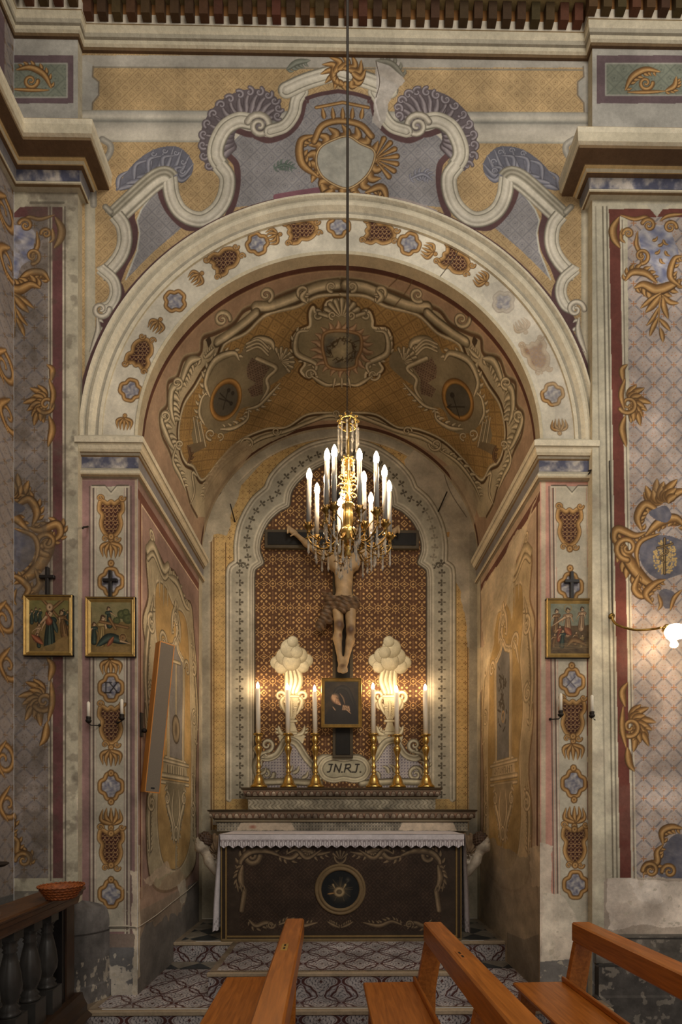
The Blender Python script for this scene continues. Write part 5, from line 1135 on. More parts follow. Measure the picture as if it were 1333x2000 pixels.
gradine('candle_shelf', -1.27, 1.30, 1.27, [(-.0, 1.335), (0, 1.425), (.02, 1.435), (.02, 1.452), (.035, 1.468), (.055, 1.50), (.062, 1.53), (.062, 1.538), (.075, 1.54), (.078, 1.555), (.06, 1.557), (0, 1.557)], [(116, 108, 94), (92, 80, 60), (132, 120, 98), (84, 72, 52), (130, 112, 92), (120, 102, 84), (130, 112, 90), (48, 38, 28), (60, 48, 34), (70, 58, 44), (80, 70, 56)], '')
gradine('candle_shelf', -.985, 1.00, 1.43, [(0, 1.556), (0, 1.668), (.015, 1.672), (.02, 1.692), (.03, 1.70), (.045, 1.73), (.05, 1.762), (.06, 1.766), (.064, 1.786), (.05, 1.789), (0, 1.789)], [(128, 120, 104), (86, 72, 50), (120, 108, 88), (84, 72, 52), (134, 118, 96), (122, 104, 86), (60, 48, 34), (74, 60, 42), (70, 58, 44), (80, 70, 56)], '')
def scalpat(x0, per=.066):
    def f(U, V):
        x = (U-x0)/per; fx = np.abs(x-np.round(x)); v = (V-V.min())/(np.ptp(V)+1e-6); r = np.hypot(fx*1.15, (v-.05)*.62)
        n = .5+.5*np.sin(U*37)*np.sin(V*90+U*11)
        out = mixc((96, 80, 66), (176, 164, 146), (n*.5+.3).astype(np.float32)); m = (r > .40) & (r < .50); out = np.where(m[..., None], np.asarray((66, 50, 38), np.float32), out)
        return np.where((r > .5)[..., None], np.asarray((112, 86, 70), np.float32), out)
    return f
def pat_all(f): 
    def g(c):
        U, V = np.broadcast_arrays(*c.full()); c.a[:] = f(U, V); c.age(14, .35, 7); c.age(40, .25, 8)
    return g
addto(canvas_part('painted_band', -1.33, 1.36, 1.47, 1.535, 1.27-.045, .0052, (0, 0, 0), pat_all(scalpat(0)), None, M_FRESCO, bulge=lambda v: .02*np.sin((v-1.47)/.065*PI)), altar)
addto(canvas_part('painted_band', -1.02, 1.035, 1.70, 1.763, 1.43-.036, .0052, (0, 0, 0), pat_all(scalpat(.02)), None, M_FRESCO, bulge=lambda v: .018*np.sin((v-1.70)/.063*PI)), altar)
PS = pat_scales(.062, (104, 100, 92), (142, 134, 118), (156, 148, 132))
def band1(c):
    pat_all(PS)(c)
    for x0, x1 in ((470, 570), (788, 885)): c.worn([(x0, 1606), (x1, 1604), (x1+8, 1622), (x0-8, 1622)], (186, 170, 150), .95, x0, 12, .03)
    c.glow(494, 1615, 9, (140, 70, 52), .8, 1, 5)
addto(canvas_part('painted_band', -1.268, 1.298, 1.337, 1.424, 1.27-.002, .0052, (0, 0, 0), band1, None, M_FRESCO), altar)
def band2(c):
    f = lambda U, V: mixc((116, 108, 92), (148, 140, 122), (np.abs(np.sin(U*70+np.sin(V*80)*1.4)) > .55).astype(np.float32)); pat_all(f)(c)
addto(canvas_part('painted_band', -.983, .998, 1.558, 1.667, 1.43-.002, .0055, (0, 0, 0), band2, None, M_FRESCO), altar)

# ---- surface nets: continuous bodies from blended volumes
def nets(field, lo, hi, h):
    n = [int((hi[i]-lo[i])/h)+2 for i in range(3)]
    ax = [lo[i]+np.arange(n[i])*h for i in range(3)]; X, Y, Z = np.meshgrid(*ax, indexing='ij'); F = field(X, Y, Z).astype(np.float32); I = F < 0
    cs = np.zeros([k-1 for k in n]+[3]); cnt = np.zeros([k-1 for k in n])
    sh = lambda d: tuple(slice(d[i], n[i]-1+d[i]) for i in range(3))
    for a in range(3):
        for d1 in (0, 1):
            for d2 in (0, 1):
                d = [0, 0, 0]; b, c_ = [i for i in range(3) if i != a]; d[b], d[c_] = d1, d2; e = list(d); e[a] = 1
                f0, f1 = F[sh(d)], F[sh(e)]; m = (f0 < 0) != (f1 < 0); t = np.where(m, f0/(f0-f1+1e-12), 0)
                for i in range(3): cs[..., i] += np.where(m, (t if i == a else d[i]), 0)
                cnt += m
    act = cnt > 0; idx = -np.ones(act.shape, int); idx[act] = np.arange(act.sum()); ii = np.argwhere(act)
    v = np.array(lo)+(ii+cs[act]/cnt[act][:, None])*h; quads = []
    for a in range(3):
        b, c_ = [(1, 2), (2, 0), (0, 1)][a]; s0 = [slice(1, n[i]-1) for i in range(3)]; s0[a] = slice(0, n[a]-1); s1 = list(s0); s1[a] = slice(1, n[a])
        i0, i1 = I[tuple(s0)], I[tuple(s1)]
        for sign, mm in ((1, i0 & ~i1), (0, ~i0 & i1)):
            p = np.argwhere(mm)
            if not len(p): continue
            p = p+np.array([0 if i == a else 1 for i in range(3)])
            def g(db, dc): q = p.copy(); q[:, b] -= db; q[:, c_] -= dc; return idx[q[:, 0], q[:, 1], q[:, 2]]
            Q = np.stack([g(1, 1), g(0, 1), g(0, 0), g(1, 0)], 1); quads.append(Q if sign else Q[:, ::-1])
    return v, np.vstack(quads)
def cone(X, Y, Z, a, b, ra, rb, flat=1.0):
    a = np.array(a, float); b = np.array(b, float); d = b-a; L = d@d+1e-12; t = np.clip(((X-a[0])*d[0]+(Y-a[1])*d[1]+(Z-a[2])*d[2])/L, 0, 1)
    r = ra+(rb-ra)*t; return np.sqrt((X-a[0]-t*d[0])**2+((Y-a[1]-t*d[1])/flat)**2+(Z-a[2]-t*d[2])**2)-r
def ellip(X, Y, Z, c, r):
    q = np.sqrt(((X-c[0])/r[0])**2+((Y-c[1])/r[1])**2+((Z-c[2])/r[2])**2); return (q-1)*min(r)
def smin(ds, k): 
    s = None
    for d in ds: e = np.exp(-np.clip(d, -.2, .4)*k); s = e if s is None else s+e
    return -np.log(s)/k

# ---- winged heads carved at the two ends of the altar
M_WING = solid('worn_painted_carving', (128, 108, 86), 0.7, 0, 0.3, 40, 0.2, mott=0.5)
def putto(cx, s):
    cy, cz = 0.92, EYE+(1575-1648)*4.42/910
    b = thing_part = None
    def f(X, Y, Z):
        d = [ellip(X, Y, Z, (cx, cy, cz+.012), (.068, .072, .085)), ellip(X, Y, Z, (cx+s*.032, cy-.02, cz-.028), (.042, .045, .042)), ellip(X, Y, Z, (cx+s*.060, cy-.012, cz-.004), (.016, .016, .016)), ellip(X, Y, Z, (cx+s*.052, cy-.018, cz-.055), (.022, .022, .018)),
             ellip(X, Y, Z, (cx+s*.05, cy-.02, cz+.035), (.022, .03, .022)), ellip(X, Y, Z, (cx+s*.025, cy-.058, cz-.022), (.026, .02, .026)), cone(X, Y, Z, (cx, cy, cz-.05), (cx-s*.04, cy+.01, cz-.12), .045, .05)]
        g = smin(d, 90); eye = ellip(X, Y, Z, (cx+s*.052, cy-.045, cz+.012), (.012, .014, .008)); g = np.maximum(g, -eye); m = ellip(X, Y, Z, (cx+s*.068, cy-.02, cz-.034), (.012, .02, .005)); return np.maximum(g, -m)
    v, q = nets(f, (cx-.13, cy-.11, cz-.19), (cx+.12, cy+.11, cz+.13), .006)
    o = npmesh('carved_head', v, q, M_MARBLE, None, smooth=True); addto(o, altar)
    def hf(X, Y, Z):
        e = ellip(X, Y, Z, (cx-s*.006, cy, cz+.022), (.078, .083, .092)); e = e+.006*np.sin(X*170+Z*60)*np.sin(Y*150+1)+.004*np.sin(Z*230+Y*90)
        cut = (X-cx)*s*.8-(Z-cz-.045)*.9-.012
        return np.maximum(e, cut)
    v, q = nets(hf, (cx-.12, cy-.12, cz-.09), (cx+.12, cy+.12, cz+.14), .0055); addto(npmesh('curled_hair', v, q, M_BROWNWOOD, None, smooth=True), altar)
    wx = cx-s*.125
    def wf(X, Y, Z):
        th = np.arctan2(Z-cz+.10, (X-wx)); r = np.hypot((X-wx)/.085, (Z-cz+.02)/.115); r = np.sqrt(r*r+((Y-cy-.01)/.05)**2)
        return (r-1)*.05+.006*np.sin(th*17)+.003*np.sin(r*22)
    v, q = nets(wf, (wx-.12, cy-.08, cz-.17), (wx+.12, cy+.09, cz+.14), .006); addto(npmesh('carved_wing', v, q, M_WING, None, smooth=True), altar)
    w = MB(); w.smooth = True
    for r_, zz, dy in ((.062, -.14, 0), (.05, -.22, .02)):
        pts = [(wx+r_*math.cos(t)*(1-t/14), cy+dy, cz+zz+r_*math.sin(t)*(1-t/14)) for t in np.linspace(0, 9.5, 34)]; w.tube(pts, [.022]*30+[.014]*4, 8)
    w.tube([(cx-s*.02, cy, cz-.08), (cx-s*.05, cy-.02, cz-.16), (wx, cy+.01, cz-.28), (wx-s*.03, cy+.05, cz-.33)], [.04, .05, .04, .01], 10)
    w.box(min(wx-.05, wx+.05), max(wx-.05, wx+.05), cy+.0, cy+.38, cz-.26, cz+.06)
    addto(w.build('carved_bracket', M_MARBLE), altar)
putto(-1.297, -1); putto(1.330, 1)

# ---- painted frontal leaning on the altar
FY = .775
fr = thing('altar_frontal', 'dark brown painted altar frontal with a framed roundel in its middle', 'altar frontal', (0.02, FY, L2))
FX0, FX1, FZ0, FZ1 = -1.050, 1.055, L2+.045, 1.29
def paintfront(c):
    U, V = np.broadcast_arrays(*c.full()); a = (U+V)/.075; b = (U-V)/.075; fa = np.abs(a-np.round(a)); fb = np.abs(b-np.round(b)); r = np.hypot(a-np.floor(a)-.5, b-np.floor(b)-.5)
    m = ((np.minimum(fa, fb) < .06)*.5+(r < .16)*.6).astype(np.float32); c.a[:] = mixc((56, 42, 33), (84, 66, 50), np.clip(m, 0, 1))
    G = dict(o=(52, 40, 30), d=(84, 68, 50), m=(112, 92, 68), l=(140, 118, 88)); c.poly([(440, 1650), (905, 1650), (905, 1662), (440, 1662)], (60, 46, 36)); bd = (62, 50, 40)
    for pp in ([(446, 1650), (468, 1650), (468, 1832), (446, 1832)], [(862, 1650), (905, 1650), (905, 1832), (862, 1832)], [(446, 1818), (905, 1818), (905, 1840), (446, 1840)]): c.poly(pp, bd)
    Mm = lambda p: np.stack([1330-np.array(p, float)[:, 0], np.array(p, float)[:, 1]], 1)
    for m, s in ((ident, 1), (Mm, -1)):
        v = m([(492, 1672)])[0]; c.volute(v[0], v[1], 16, 0, 1.5, s, 13, G)
        c.acanth(m([(470, 1700), (472, 1680), (490, 1664), (520, 1662), (548, 1672)]), 15, G, 8, -s, 1.2); c.acanth(m([(545, 1672), (570, 1676), (592, 1660), (620, 1668), (645, 1664)]), 13, G, 10, s, 1.3); c.acanth(m([(560, 1668), (580, 1660), (600, 1676), (628, 1660)]), 10, G, 8, -s, 1.3)
        c.acanth(m([(474, 1690), (470, 1715), (476, 1740)]), 15, G, 6, s, 1.2); c.tube(m([(478, 1738), (474, 1765), (472, 1778)]), 12, G, 'none')
        for k in range(3): c.tube(m([(462+k*7, 1722+k*3), (466+k*7, 1742)]), 5, G, 'leaf')
        c.acanth(m([(486, 1796), (500, 1808), (520, 1802), (540, 1808)]), 11, G, 6, s, 1.3); c.acanth(m([(545, 1806), (565, 1800), (590, 1808), (620, 1802)]), 10, G, 9, -s, 1.3); v = m([(530, 1806)])[0]; c.volute(v[0], v[1], 8, 0, 1.3, s, 5, G)
        c.acanth(m([(664, 1812), (650, 1806), (640, 1800)]), 7, G, 5, s, 1.3)
    c.tube(cr([(652, 1664), (656, 1680), (665, 1686), (674, 1680), (678, 1664)], 5), 6, G); c.fan(665, 1680, 18, -150, -30, 5, G, 6)
    c.age(20, .2, 3)
o = canvas_part('painted_panel', FX0, FX1, FZ0, FZ1, FY, .0048, (56, 42, 33), paintfront, None, M_GLOSSPAINT); addto(o, fr)
m = MB()
gf = (134, 108, 62)
for x0, x1, z0, z1 in ((FX0-.012, FX0+.004, L2, FZ1), (FX1-.004, FX1+.012, L2, FZ1), (FX0, FX1, FZ0-.012, FZ0+.004)): m.box(x0, x1, FY-.012, FY+.012, z0, z1, gf, .003)
for x0, x1 in ((FX0-.04, FX0-.012), (FX1+.012, FX1+.04)): m.box(x0, x1, FY-.006, FY+.02, L2, FZ1, (56, 44, 34), .003)
m.box(FX0-.04, FX1+.04, FY-.02, FY+.02, L2+.0, L2+.022, (126, 106, 72), .003); m.box(FX0-.04, FX1+.04, FY-.008, FY+.02, L2+.022, FZ0-.012, (62, 50, 38))
m.box(FX0-.05, FX0-.04, FY-.01, FY+.02, L2, FZ1, gf); m.box(FX1+.04, FX1+.05, FY-.01, FY+.02, L2, FZ1, gf)
addto(m.build('wooden_frame', M_GLOSSPAINT), fr)
cxr, czr = [float(v) for v in onY(665, 1737, FY)]
m = MB(); m.smooth = True; m.lathe([(.232, .012), (.235, -.004), (.222, -.014), (.212, -.006), (.206, -.002), (.200, -.012), (.188, -.018), (.176, -.012), (.172, .0), (.172, .012)], (cxr, FY-.004, czr), 56, (122, 100, 68), 'y')
ring = m.build('gilt_ring', M_GLOSSPAINT); addto(ring, fr)
def roundel(c):
    for a in range(0, 360, 30): c.line([(665, 1737), (665+24*math.cos(a), 1737+24*math.sin(a))], 1.5, (70, 62, 50))
    c.glow(664, 1742, 24, (112, 94, 66), .8, .9); c.tube(ell(663, 1742, 8, 7, 14), 7, dict(o=(90, 74, 52), d=(120, 100, 70), m=(150, 128, 92), l=(170, 148, 108)), 'none')
    for s in (-1, 1): c.tube([(663+s*8, 1736), (663+s*12, 1728)], 5, dict(o=(90, 74, 52), d=(120, 100, 70), m=(150, 128, 92), l=(170, 148, 108)), 'root')
    c.tube([(640, 1746), (655, 1744)], 4, OCH); c.glow(680, 1718, 8, (96, 90, 78), .9)
o = canvas_part('roundel', cxr-.175, cxr+.175, czr-.175, czr+.175, FY-.007, .0045, (30, 32, 34), roundel, None, M_GLOSSPAINT, keep=lambda u, v: np.hypot(u-cxr, v-czr) < .176); addto(o, fr)

# ---- altar cloth
cl = thing('altar_cloth', 'white linen altar cloth with lace edging spread over the altar', 'altar cloth', (0.02, 1.0, TZ))
CX0, CX1, CY0 = -1.095, 1.118, .722
lc = (206, 200, 204)
def lace(c):
    U, V = np.broadcast_arrays(*c.full()); t = (V-V.min())/(np.ptp(V)+1e-6); x = U/.042; fx = np.abs(x-np.round(x))
    out = np.broadcast_to(np.asarray(lc, np.float32), U.shape+(3,)).copy(); holes = (t < .62) & (np.abs(np.hypot(fx*1.0, (t-.32)*1.1)-.27) < .09); holes |= (t < .7) & (np.sin(U*600)*np.sin(V*600) > .55) & (t > .45)
    holes |= (t < .62) & (t > .57); c.a[:] = np.where(holes[..., None], np.asarray((142, 132, 136), np.float32), out); c.age(20, .05, 3)
zt0 = TZ-.128
zig = lambda u, v: v > zt0+.026*np.abs(((u/.085) % 1)-.5)*2
o = canvas_part('lace_edge', CX0, CX1, zt0, TZ-.0, CY0, .0052, lc, lace, None, M_LINEN, bulge=lambda v: .012*(TZ-v)/.12*np.sin((v)*3), keep=zig)
LACE = paintmat('lace_linen', 0.9, 0.1, 1.15, (0.95, 1.04), 0.1); o.data.materials[0] = LACE; addto(o, cl)
m = MB(); nx, ny = 60, 14; g = {}
for j in range(ny+1):
    for i in range(nx+1):
        x = CX0+(CX1-CX0)*i/nx; y = CY0+(1.262-CY0)*j/ny
        g[i, j] = m.vs([(x, y, TZ+.002+(.0015*math.sin(x*9)*math.sin(y*17)))])
m.smooth = True
for j in range(ny):
    for i in range(nx): m.face((g[i, j], g[i+1, j], g[i+1, j+1], g[i, j+1]), lc)
addto(m.build('linen_top', LACE), cl)
def sidedrop(s):
    m = MB(); m.smooth = True; X = CX0 if s < 0 else CX1; zb = L2+(.10 if s < 0 else .08); nv, nh = 40, 30; g = {}
    for j in range(nv+1):
        t = j/nv; z = TZ+.002-(TZ-zb)*t
        for i in range(nh+1):
            q = i/nh; y = CY0+q*(.50-.12*t*(1 if s < 0 else .6)); ou = .010+(.045*t+.030*t*math.sin(q*19+1)*(1-.3*t)) * (1 if s < 0 else .75)
            zz = z+(-.012*abs(math.sin(q*34)) if j == nv else 0); g[i, j] = m.vs([(X+s*ou, y+.01*math.sin(t*8)*t, zz)])
    for j in range(nv):
        for i in range(nh):
            w = (j > nv*.86 and (i+j) % 3 == 0) or i in (1,); f = (g[i, j], g[i+1, j], g[i+1, j+1], g[i, j+1]); m.face(f, (172, 164, 168) if w else lc)
    addto(m.build('side_drop', LACE), cl)
sidedrop(-1); sidedrop(1)

# ---------------------------------------------------------------- six brass candlesticks
CPROF = [(.088, 0), (.092, .008), (.088, .022), (.074, .034), (.062, .05), (.05, .09), (.036, .125), (.020, .14), (.019, .148), (.030, .158), (.030, .168), (.018, .178), (.022, .20), (.030, .222), (.019, .24), (.016, .27), (.023, .292), (.023, .30), (.016, .308), (.021, .34), (.035, .385), (.042, .408), (.038, .428), (.022, .445), (.020, .458), (.030, .475), (.036, .50), (.033, .525), (.022, .538), (.050, .548), (.058, .560), (.052, .566), (.020, .567)]
def candlestick(loc, zsc, ch, tilt, label):
    t = thing('candlestick', label, 'candlestick', loc, 'brass candlesticks on the altar')
    m = MB(); m.smooth = True; m.lathe([(r, h*zsc) for r, h in CPROF], (0, 0, 0), 28); m.build('stem', M_GOLD, t)
    z0 = .566*zsc; c = MB(); c.smooth = True; c.lathe([(.0255, z0), (.025, z0+ch-.004), (.02, z0+ch), (.008, z0+ch)], (0, 0, 0), 18); co = c.build('candle', M_WAX, t)
    b = MB(); b.smooth = True; b.lathe([(.008, z0+ch-.002), (.016, z0+ch+.012), (.017, z0+ch+.026), (.012, z0+ch+.048), (.004, z0+ch+.066), (.0005, z0+ch+.072)], (0, 0, 0), 12); b.build('bulb', M_FLAME, co)
    t.rotation_euler = (0, tilt, 0)
    return t
CN = ['brass candlestick at the left end of the altar shelf, beside the painted border', 'brass candlestick between the leftmost candlestick and the one beside the picture', 'brass candlestick just left of the small framed picture on the altar', 'brass candlestick just right of the small framed picture on the altar', 'brass candlestick between the rightmost candlestick and the one beside the picture', 'brass candlestick at the right end of the altar shelf, beside the painted border']
for (px, yt, yc), nm in zip(((506, 1345, 1433), (564, 1348, 1433), (617, 1351, 1433), (731, 1346, 1433), (777, 1352, 1435), (833, 1348, 1434)), CN):
    x = float(onY(px, 1500, 1.5)[0]); zs_ = (EYE+(1575-yc)*5.0/910-1.791)/.566; cht = (yc-yt)*5.0/910
    candlestick((x, 1.5, 1.7905), zs_, cht, math.radians(-.6), nm)

# ---------------------------------------------------------------- framed pictures
def frame_mesh(x0, x1, z0, z1, Y, w, d, mat, name, par, cols=None):
    m = MB(); m.smooth = False
    prof = [(0, 0), (0, -d*.8), (w*.15, -d), (w*.4, -d*.55), (w*.6, -d*.7), (w*.85, -d*.45), (w, -d*.3), (w, 0)]
    cs = [(x0, z0), (x1, z0), (x1, z1), (x0, z1)]; dr = [(1, 1), (-1, 1), (-1, -1), (1, -1)]
    for k in range(4):
        a, b = cs[k], cs[(k+1) % 4]; da, db = dr[k], dr[(k+1) % 4]
        for i in range(len(prof)-1):
            (o0, y0), (o1, y1) = prof[i], prof[i+1]; p = lambda c, dd, o, y: (c[0]+dd[0]*o, Y+y, c[1]+dd[1]*o)
            m.quad(p(a, da, o0, y0), p(b, db, o0, y0), p(b, db, o1, y1), p(a, da, o1, y1), (cols[i % len(cols)] if cols else None))
    m.box(x0, x1, Y-.004, Y+.0, z0, z1)
    o = m.build(name, mat); return addto(o, par)
PAL_R = dict(o=(84, 44, 28), d=(108, 56, 34), m=(140, 78, 46), l=(170, 104, 68)); PAL_B = dict(o=(30, 38, 34), d=(40, 50, 46), m=(58, 72, 64), l=(82, 94, 82)); PAL_S = dict(o=(90, 66, 44), d=(140, 108, 76), m=(176, 142, 104), l=(198, 168, 128)); PAL_Y = dict(o=(94, 74, 40), d=(124, 100, 58), m=(150, 126, 76), l=(172, 148, 94)); PAL_W = dict(o=(70, 48, 26), d=(96, 68, 38), m=(124, 92, 54), l=(146, 112, 70))
def station(px0, py0, px1, py1, Y, label, paint, crosspx, glass=False):
    x0, z1 = [float(v) for v in onY(px0, py0, Y-.02)]; x1, z0 = [float(v) for v in onY(px1, py1, Y-.02)]
    t = thing('framed_picture', label, 'picture', ((x0+x1)/2, Y, z0), 'framed processional pictures on the pilasters')
    frame_mesh(x0, x1, z0, z1, Y-.004, .036, .026, M_GILT, 'frame', t)
    m = MB(); w = .012
    for a, b, c_, d in ((x0-.002, x1+.002, z1-w, z1+.002), (x1-w*.7, x1+.002, z0, z1), (x0-.002, x1+.002, z0-.002, z0+w*.6)): m.box(a, b, Y-.024, Y-.002, c_, d)
    addto(m.build('dark_frame_edge', M_BLACKWOOD), t)
    o = canvas_part('print', x0+.034, x1-.034, z0+.034, z1-.034, Y-.012, .0035, (112, 104, 66), paint, None, M_CANVAS); addto(o, t)
    cx, cz = [float(v) for v in onY(crosspx[0], crosspx[1], Y-.01)]; m = MB(); m.box(cx-.012, cx+.012, Y-.024, Y-.002, z1-.004, cz, None, .003); arm = cz-.085; m.box(cx-.055, cx+.055, Y-.026, Y-.004, arm, arm+.024, None, .003)
    addto(m.build('small_cross', M_BLACKWOOD), t); return t
def fig(c, x, y, h, pal, lean=0, head=True, arms=None):
    c.tube(cr([(x, y), (x+lean*.4, y-h*.35), (x+lean*.8, y-h*.62)], 5), h*.30, pal, 'end'); c.tube([(x+lean*.8-h*.10, y-h*.66), (x+lean*.9+h*.10, y-h*.68)], h*.18, pal, 'none')
    for q in (-.06, .05): c.line([(x+q*h, y-h*.05), (x+lean*.6+q*h*.5, y-h*.55)], h*.025, pal['o'])
    if head: c.tube(ell(x+lean, y-h*.86, h*.045, h*.06, 8), h*.09, PAL_S, 'none'); c.tube(cr([(x+lean-h*.07, y-h*.84), (x+lean-h*.03, y-h*.96), (x+lean+h*.06, y-h*.92)], 4), h*.06, dict(o=(50, 34, 22), d=(60, 42, 28), m=(76, 54, 36), l=(90, 66, 44)), 'none')
    for a in (arms or ((-.20, -.40), (.19, -.44))): c.tube([(x+lean*.8+(h*.1 if a[0] > 0 else -h*.1), y-h*.66), (x+a[0]*h*.9, y-h*.52), (x+a[0]*h*1.1, y+a[1]*h)], h*.08, pal if abs(a[0]) < .195 else PAL_S, 'tip')
def st8(c):
    c.poly([(40, 1150), (150, 1150), (150, 1215), (40, 1215)], pat_cloth((112, 108, 62), (134, 122, 70), .1)); c.poly([(40, 1212), (150, 1208), (150, 1290), (40, 1290)], pat_cloth((104, 84, 46), (128, 104, 60), .1))
    for x, y in ((62, 1208), (70, 1204), (78, 1206), (124, 1206), (132, 1210)): fig(c, x, y+8, 26, PAL_B)
    c.tube([(84, 1172), (132, 1226)], 6, PAL_W, 'none'); c.tube([(94, 1196), (122, 1172)], 7, PAL_W, 'none')
    fig(c, 97, 1262, 74, PAL_B, 0); c.tube([(96, 1214), (90, 1196)], 15, PAL_R, 'tip'); c.tube([(104, 1212), (112, 1236)], 9, PAL_B, 'leaf'); c.tube([(90, 1205), (72, 1226)], 8, PAL_S, 'tip'); c.tube(ell(97, 1186, 4, 5, 10), 7, PAL_S, 'none')
    fig(c, 70, 1250, 34, PAL_S, 6); fig(c, 76, 1262, 26, PAL_B, -3); c.tube([(62, 1240), (84, 1258)], 12, PAL_R, 'leaf'); fig(c, 126, 1240, 50, PAL_W, -6); c.worn([(90, 1262), (132, 1240), (136, 1272), (80, 1274)], (142, 112, 64), .8, 3, 10, .03)
def st9(c):
    c.poly([(160, 1150), (270, 1150), (270, 1222), (160, 1222)], pat_cloth((124, 116, 78), (142, 130, 90), .1)); c.poly([(160, 1220), (270, 1212), (270, 1290), (160, 1290)], pat_cloth((112, 90, 50), (132, 108, 62), .1))
    for x, y, r in ((238, 1200, 10), (250, 1208, 12), (228, 1212, 8), (246, 1196, 8)): c.tube(ell(x, y, r*.4, r*.4, 10), r, dict(o=(58, 62, 38), d=(70, 74, 44), m=(82, 86, 52), l=(96, 98, 60)), 'none')
    c.line([(178, 1186), (180, 1230)], 1.2, (90, 64, 40)); fig(c, 184, 1254, 40, PAL_B); fig(c, 197, 1258, 58, PAL_Y, 4, arms=[(.2, -.7)]); fig(c, 214, 1222, 38, PAL_B, -2, arms=[(.3, -.4)]); c.tube([(196, 1214), (250, 1226)], 6, PAL_W, 'none'); c.tube([(214, 1208), (226, 1228)], 6, PAL_W, 'none')
    c.tube(cr([(190, 1262), (212, 1246), (232, 1250), (250, 1256)], 5), 18, PAL_B, 'leaf'); c.tube([(222, 1244), (210, 1262)], 9, PAL_R, 'leaf'); c.tube(ell(240, 1246, 4, 4, 10), 8, PAL_W, 'none'); c.tube(ell(240, 1244, 7, 7, 18), 1.5, PAL_Y, 'none'); c.tube([(236, 1252), (256, 1258)], 6, PAL_S, 'tip')
    c.worn([(190, 1262), (256, 1262), (256, 1274), (190, 1274)], (140, 112, 66), .7, 3, 8, .02)
def st10(c):
    c.poly([(1060, 1150), (1175, 1150), (1175, 1225), (1060, 1225)], pat_cloth((112, 118, 102), (136, 136, 116), .12)); c.poly([(1060, 1224), (1175, 1220), (1175, 1290), (1060, 1290)], pat_cloth((74, 58, 40), (104, 84, 56), .08))
    fig(c, 1110, 1238, 52, PAL_S, 0); c.tube([(1104, 1226), (1116, 1240)], 14, PAL_R, 'leaf'); c.tube(ell(1110, 1188, 7, 7, 18), 1.5, PAL_Y, 'none')
    for x, y, h, p in ((1086, 1232, 44, PAL_W), (1136, 1228, 44, PAL_S), (1092, 1250, 30, PAL_R), (1098, 1262, 34, PAL_B), (1124, 1258, 26, PAL_W), (1136, 1262, 24, PAL_Y), (1082, 1262, 26, PAL_W)): fig(c, x, y, h, p, 2)
    c.tube([(1104, 1206), (1080, 1222)], 7, PAL_S, 'tip'); c.tube(cr([(1108, 1262), (1122, 1250), (1146, 1260)], 5), 12, PAL_W, 'leaf')
    for k in range(4): c.line([(1080, 1268-k*3), (1150, 1264-k*3)], 1.2, (120, 100, 70))
station(46, 1162, 142, 1281, LS, 'gilt framed picture of a robed figure standing with a cross, nearest the wooden rail', st8, (93, 1108))
station(167, 1166, 264, 1283, 0, 'gilt framed picture of a robed figure fallen on the ground, on the left arch pier', st9, (216, 1115))
station(1068, 1169, 1167, 1285, 0, 'glazed gilt framed picture of a crowded scene, on the right arch pier', st10, (1117, 1117))
# small picture on the altar
VX0, VZ1 = [float(v) for v in onY(627.5, 1323.5, 1.47)]; VX1, VZ0 = [float(v) for v in onY(707.5, 1421, 1.47)]
vt = thing('framed_painting', 'small gilt framed dark painting of a veiled bowed head, below the crucified figure', 'picture', ((VX0+VX1)/2, 1.5, VZ0))
frame_mesh(VX0, VX1, VZ0, VZ1, 1.50, .042, .030, M_GILT, 'frame', vt)
def virgin(c):
    U, V = np.broadcast_arrays(*c.full()); c.a[:] = pat_cloth((46, 38, 30), (62, 50, 38), .12)(U, V)
    c.glow(672, 1352, 26, (92, 62, 42), .8); V1 = dict(o=(30, 26, 24), d=(36, 32, 30), m=(44, 40, 38), l=(54, 48, 44))
    c.poly(cr([(648, 1362), (656, 1344), (672, 1338), (686, 1350), (698, 1384), (700, 1412), (636, 1412), (640, 1390), (652, 1378)], 5, True), (38, 34, 34)); c.tube(cr([(650, 1360), (662, 1344), (680, 1348), (692, 1378)], 6), 9, V1)
    c.tube(cr([(650, 1358), (656, 1368), (666, 1377)], 5), 15, dict(o=(96, 62, 40), d=(140, 96, 64), m=(186, 138, 98), l=(214, 168, 124)), 'drop'); c.glow(655, 1362, 9, (212, 166, 122), .8, .7)
    c.line([(657, 1363), (661, 1364)], 1.2, (70, 44, 32)); c.line([(656, 1367), (656, 1372)], 1.2, (150, 104, 74)); c.line([(659, 1373), (662, 1374)], 1.2, (120, 60, 48)); c.tube(cr([(664, 1354), (671, 1364), (674, 1376)], 5), 4, dict(o=(60, 44, 34), d=(80, 60, 44), m=(120, 92, 68), l=(140, 110, 80)))
    HP = dict(o=(90, 64, 44), d=(130, 96, 68), m=(172, 132, 96), l=(198, 160, 120)); 
    for k in range(4): c.tube([(670+k*2.5, 1386), (671+k*3.5, 1378+k*.6), (677+k*2, 1384+k*1.5)], 3.2, HP, 'none')
    c.tube([(678, 1386), (686, 1394)], 5, HP, 'tip'); c.tube([(650, 1380), (656, 1388)], 3, HP, 'leaf')
o = canvas_part('painted_canvas', VX0+.038, VX1-.038, VZ0+.038, VZ1-.038, 1.487, .0035, (48, 40, 32), virgin, None, M_CANVAS, ref=1.49); addto(o, vt)

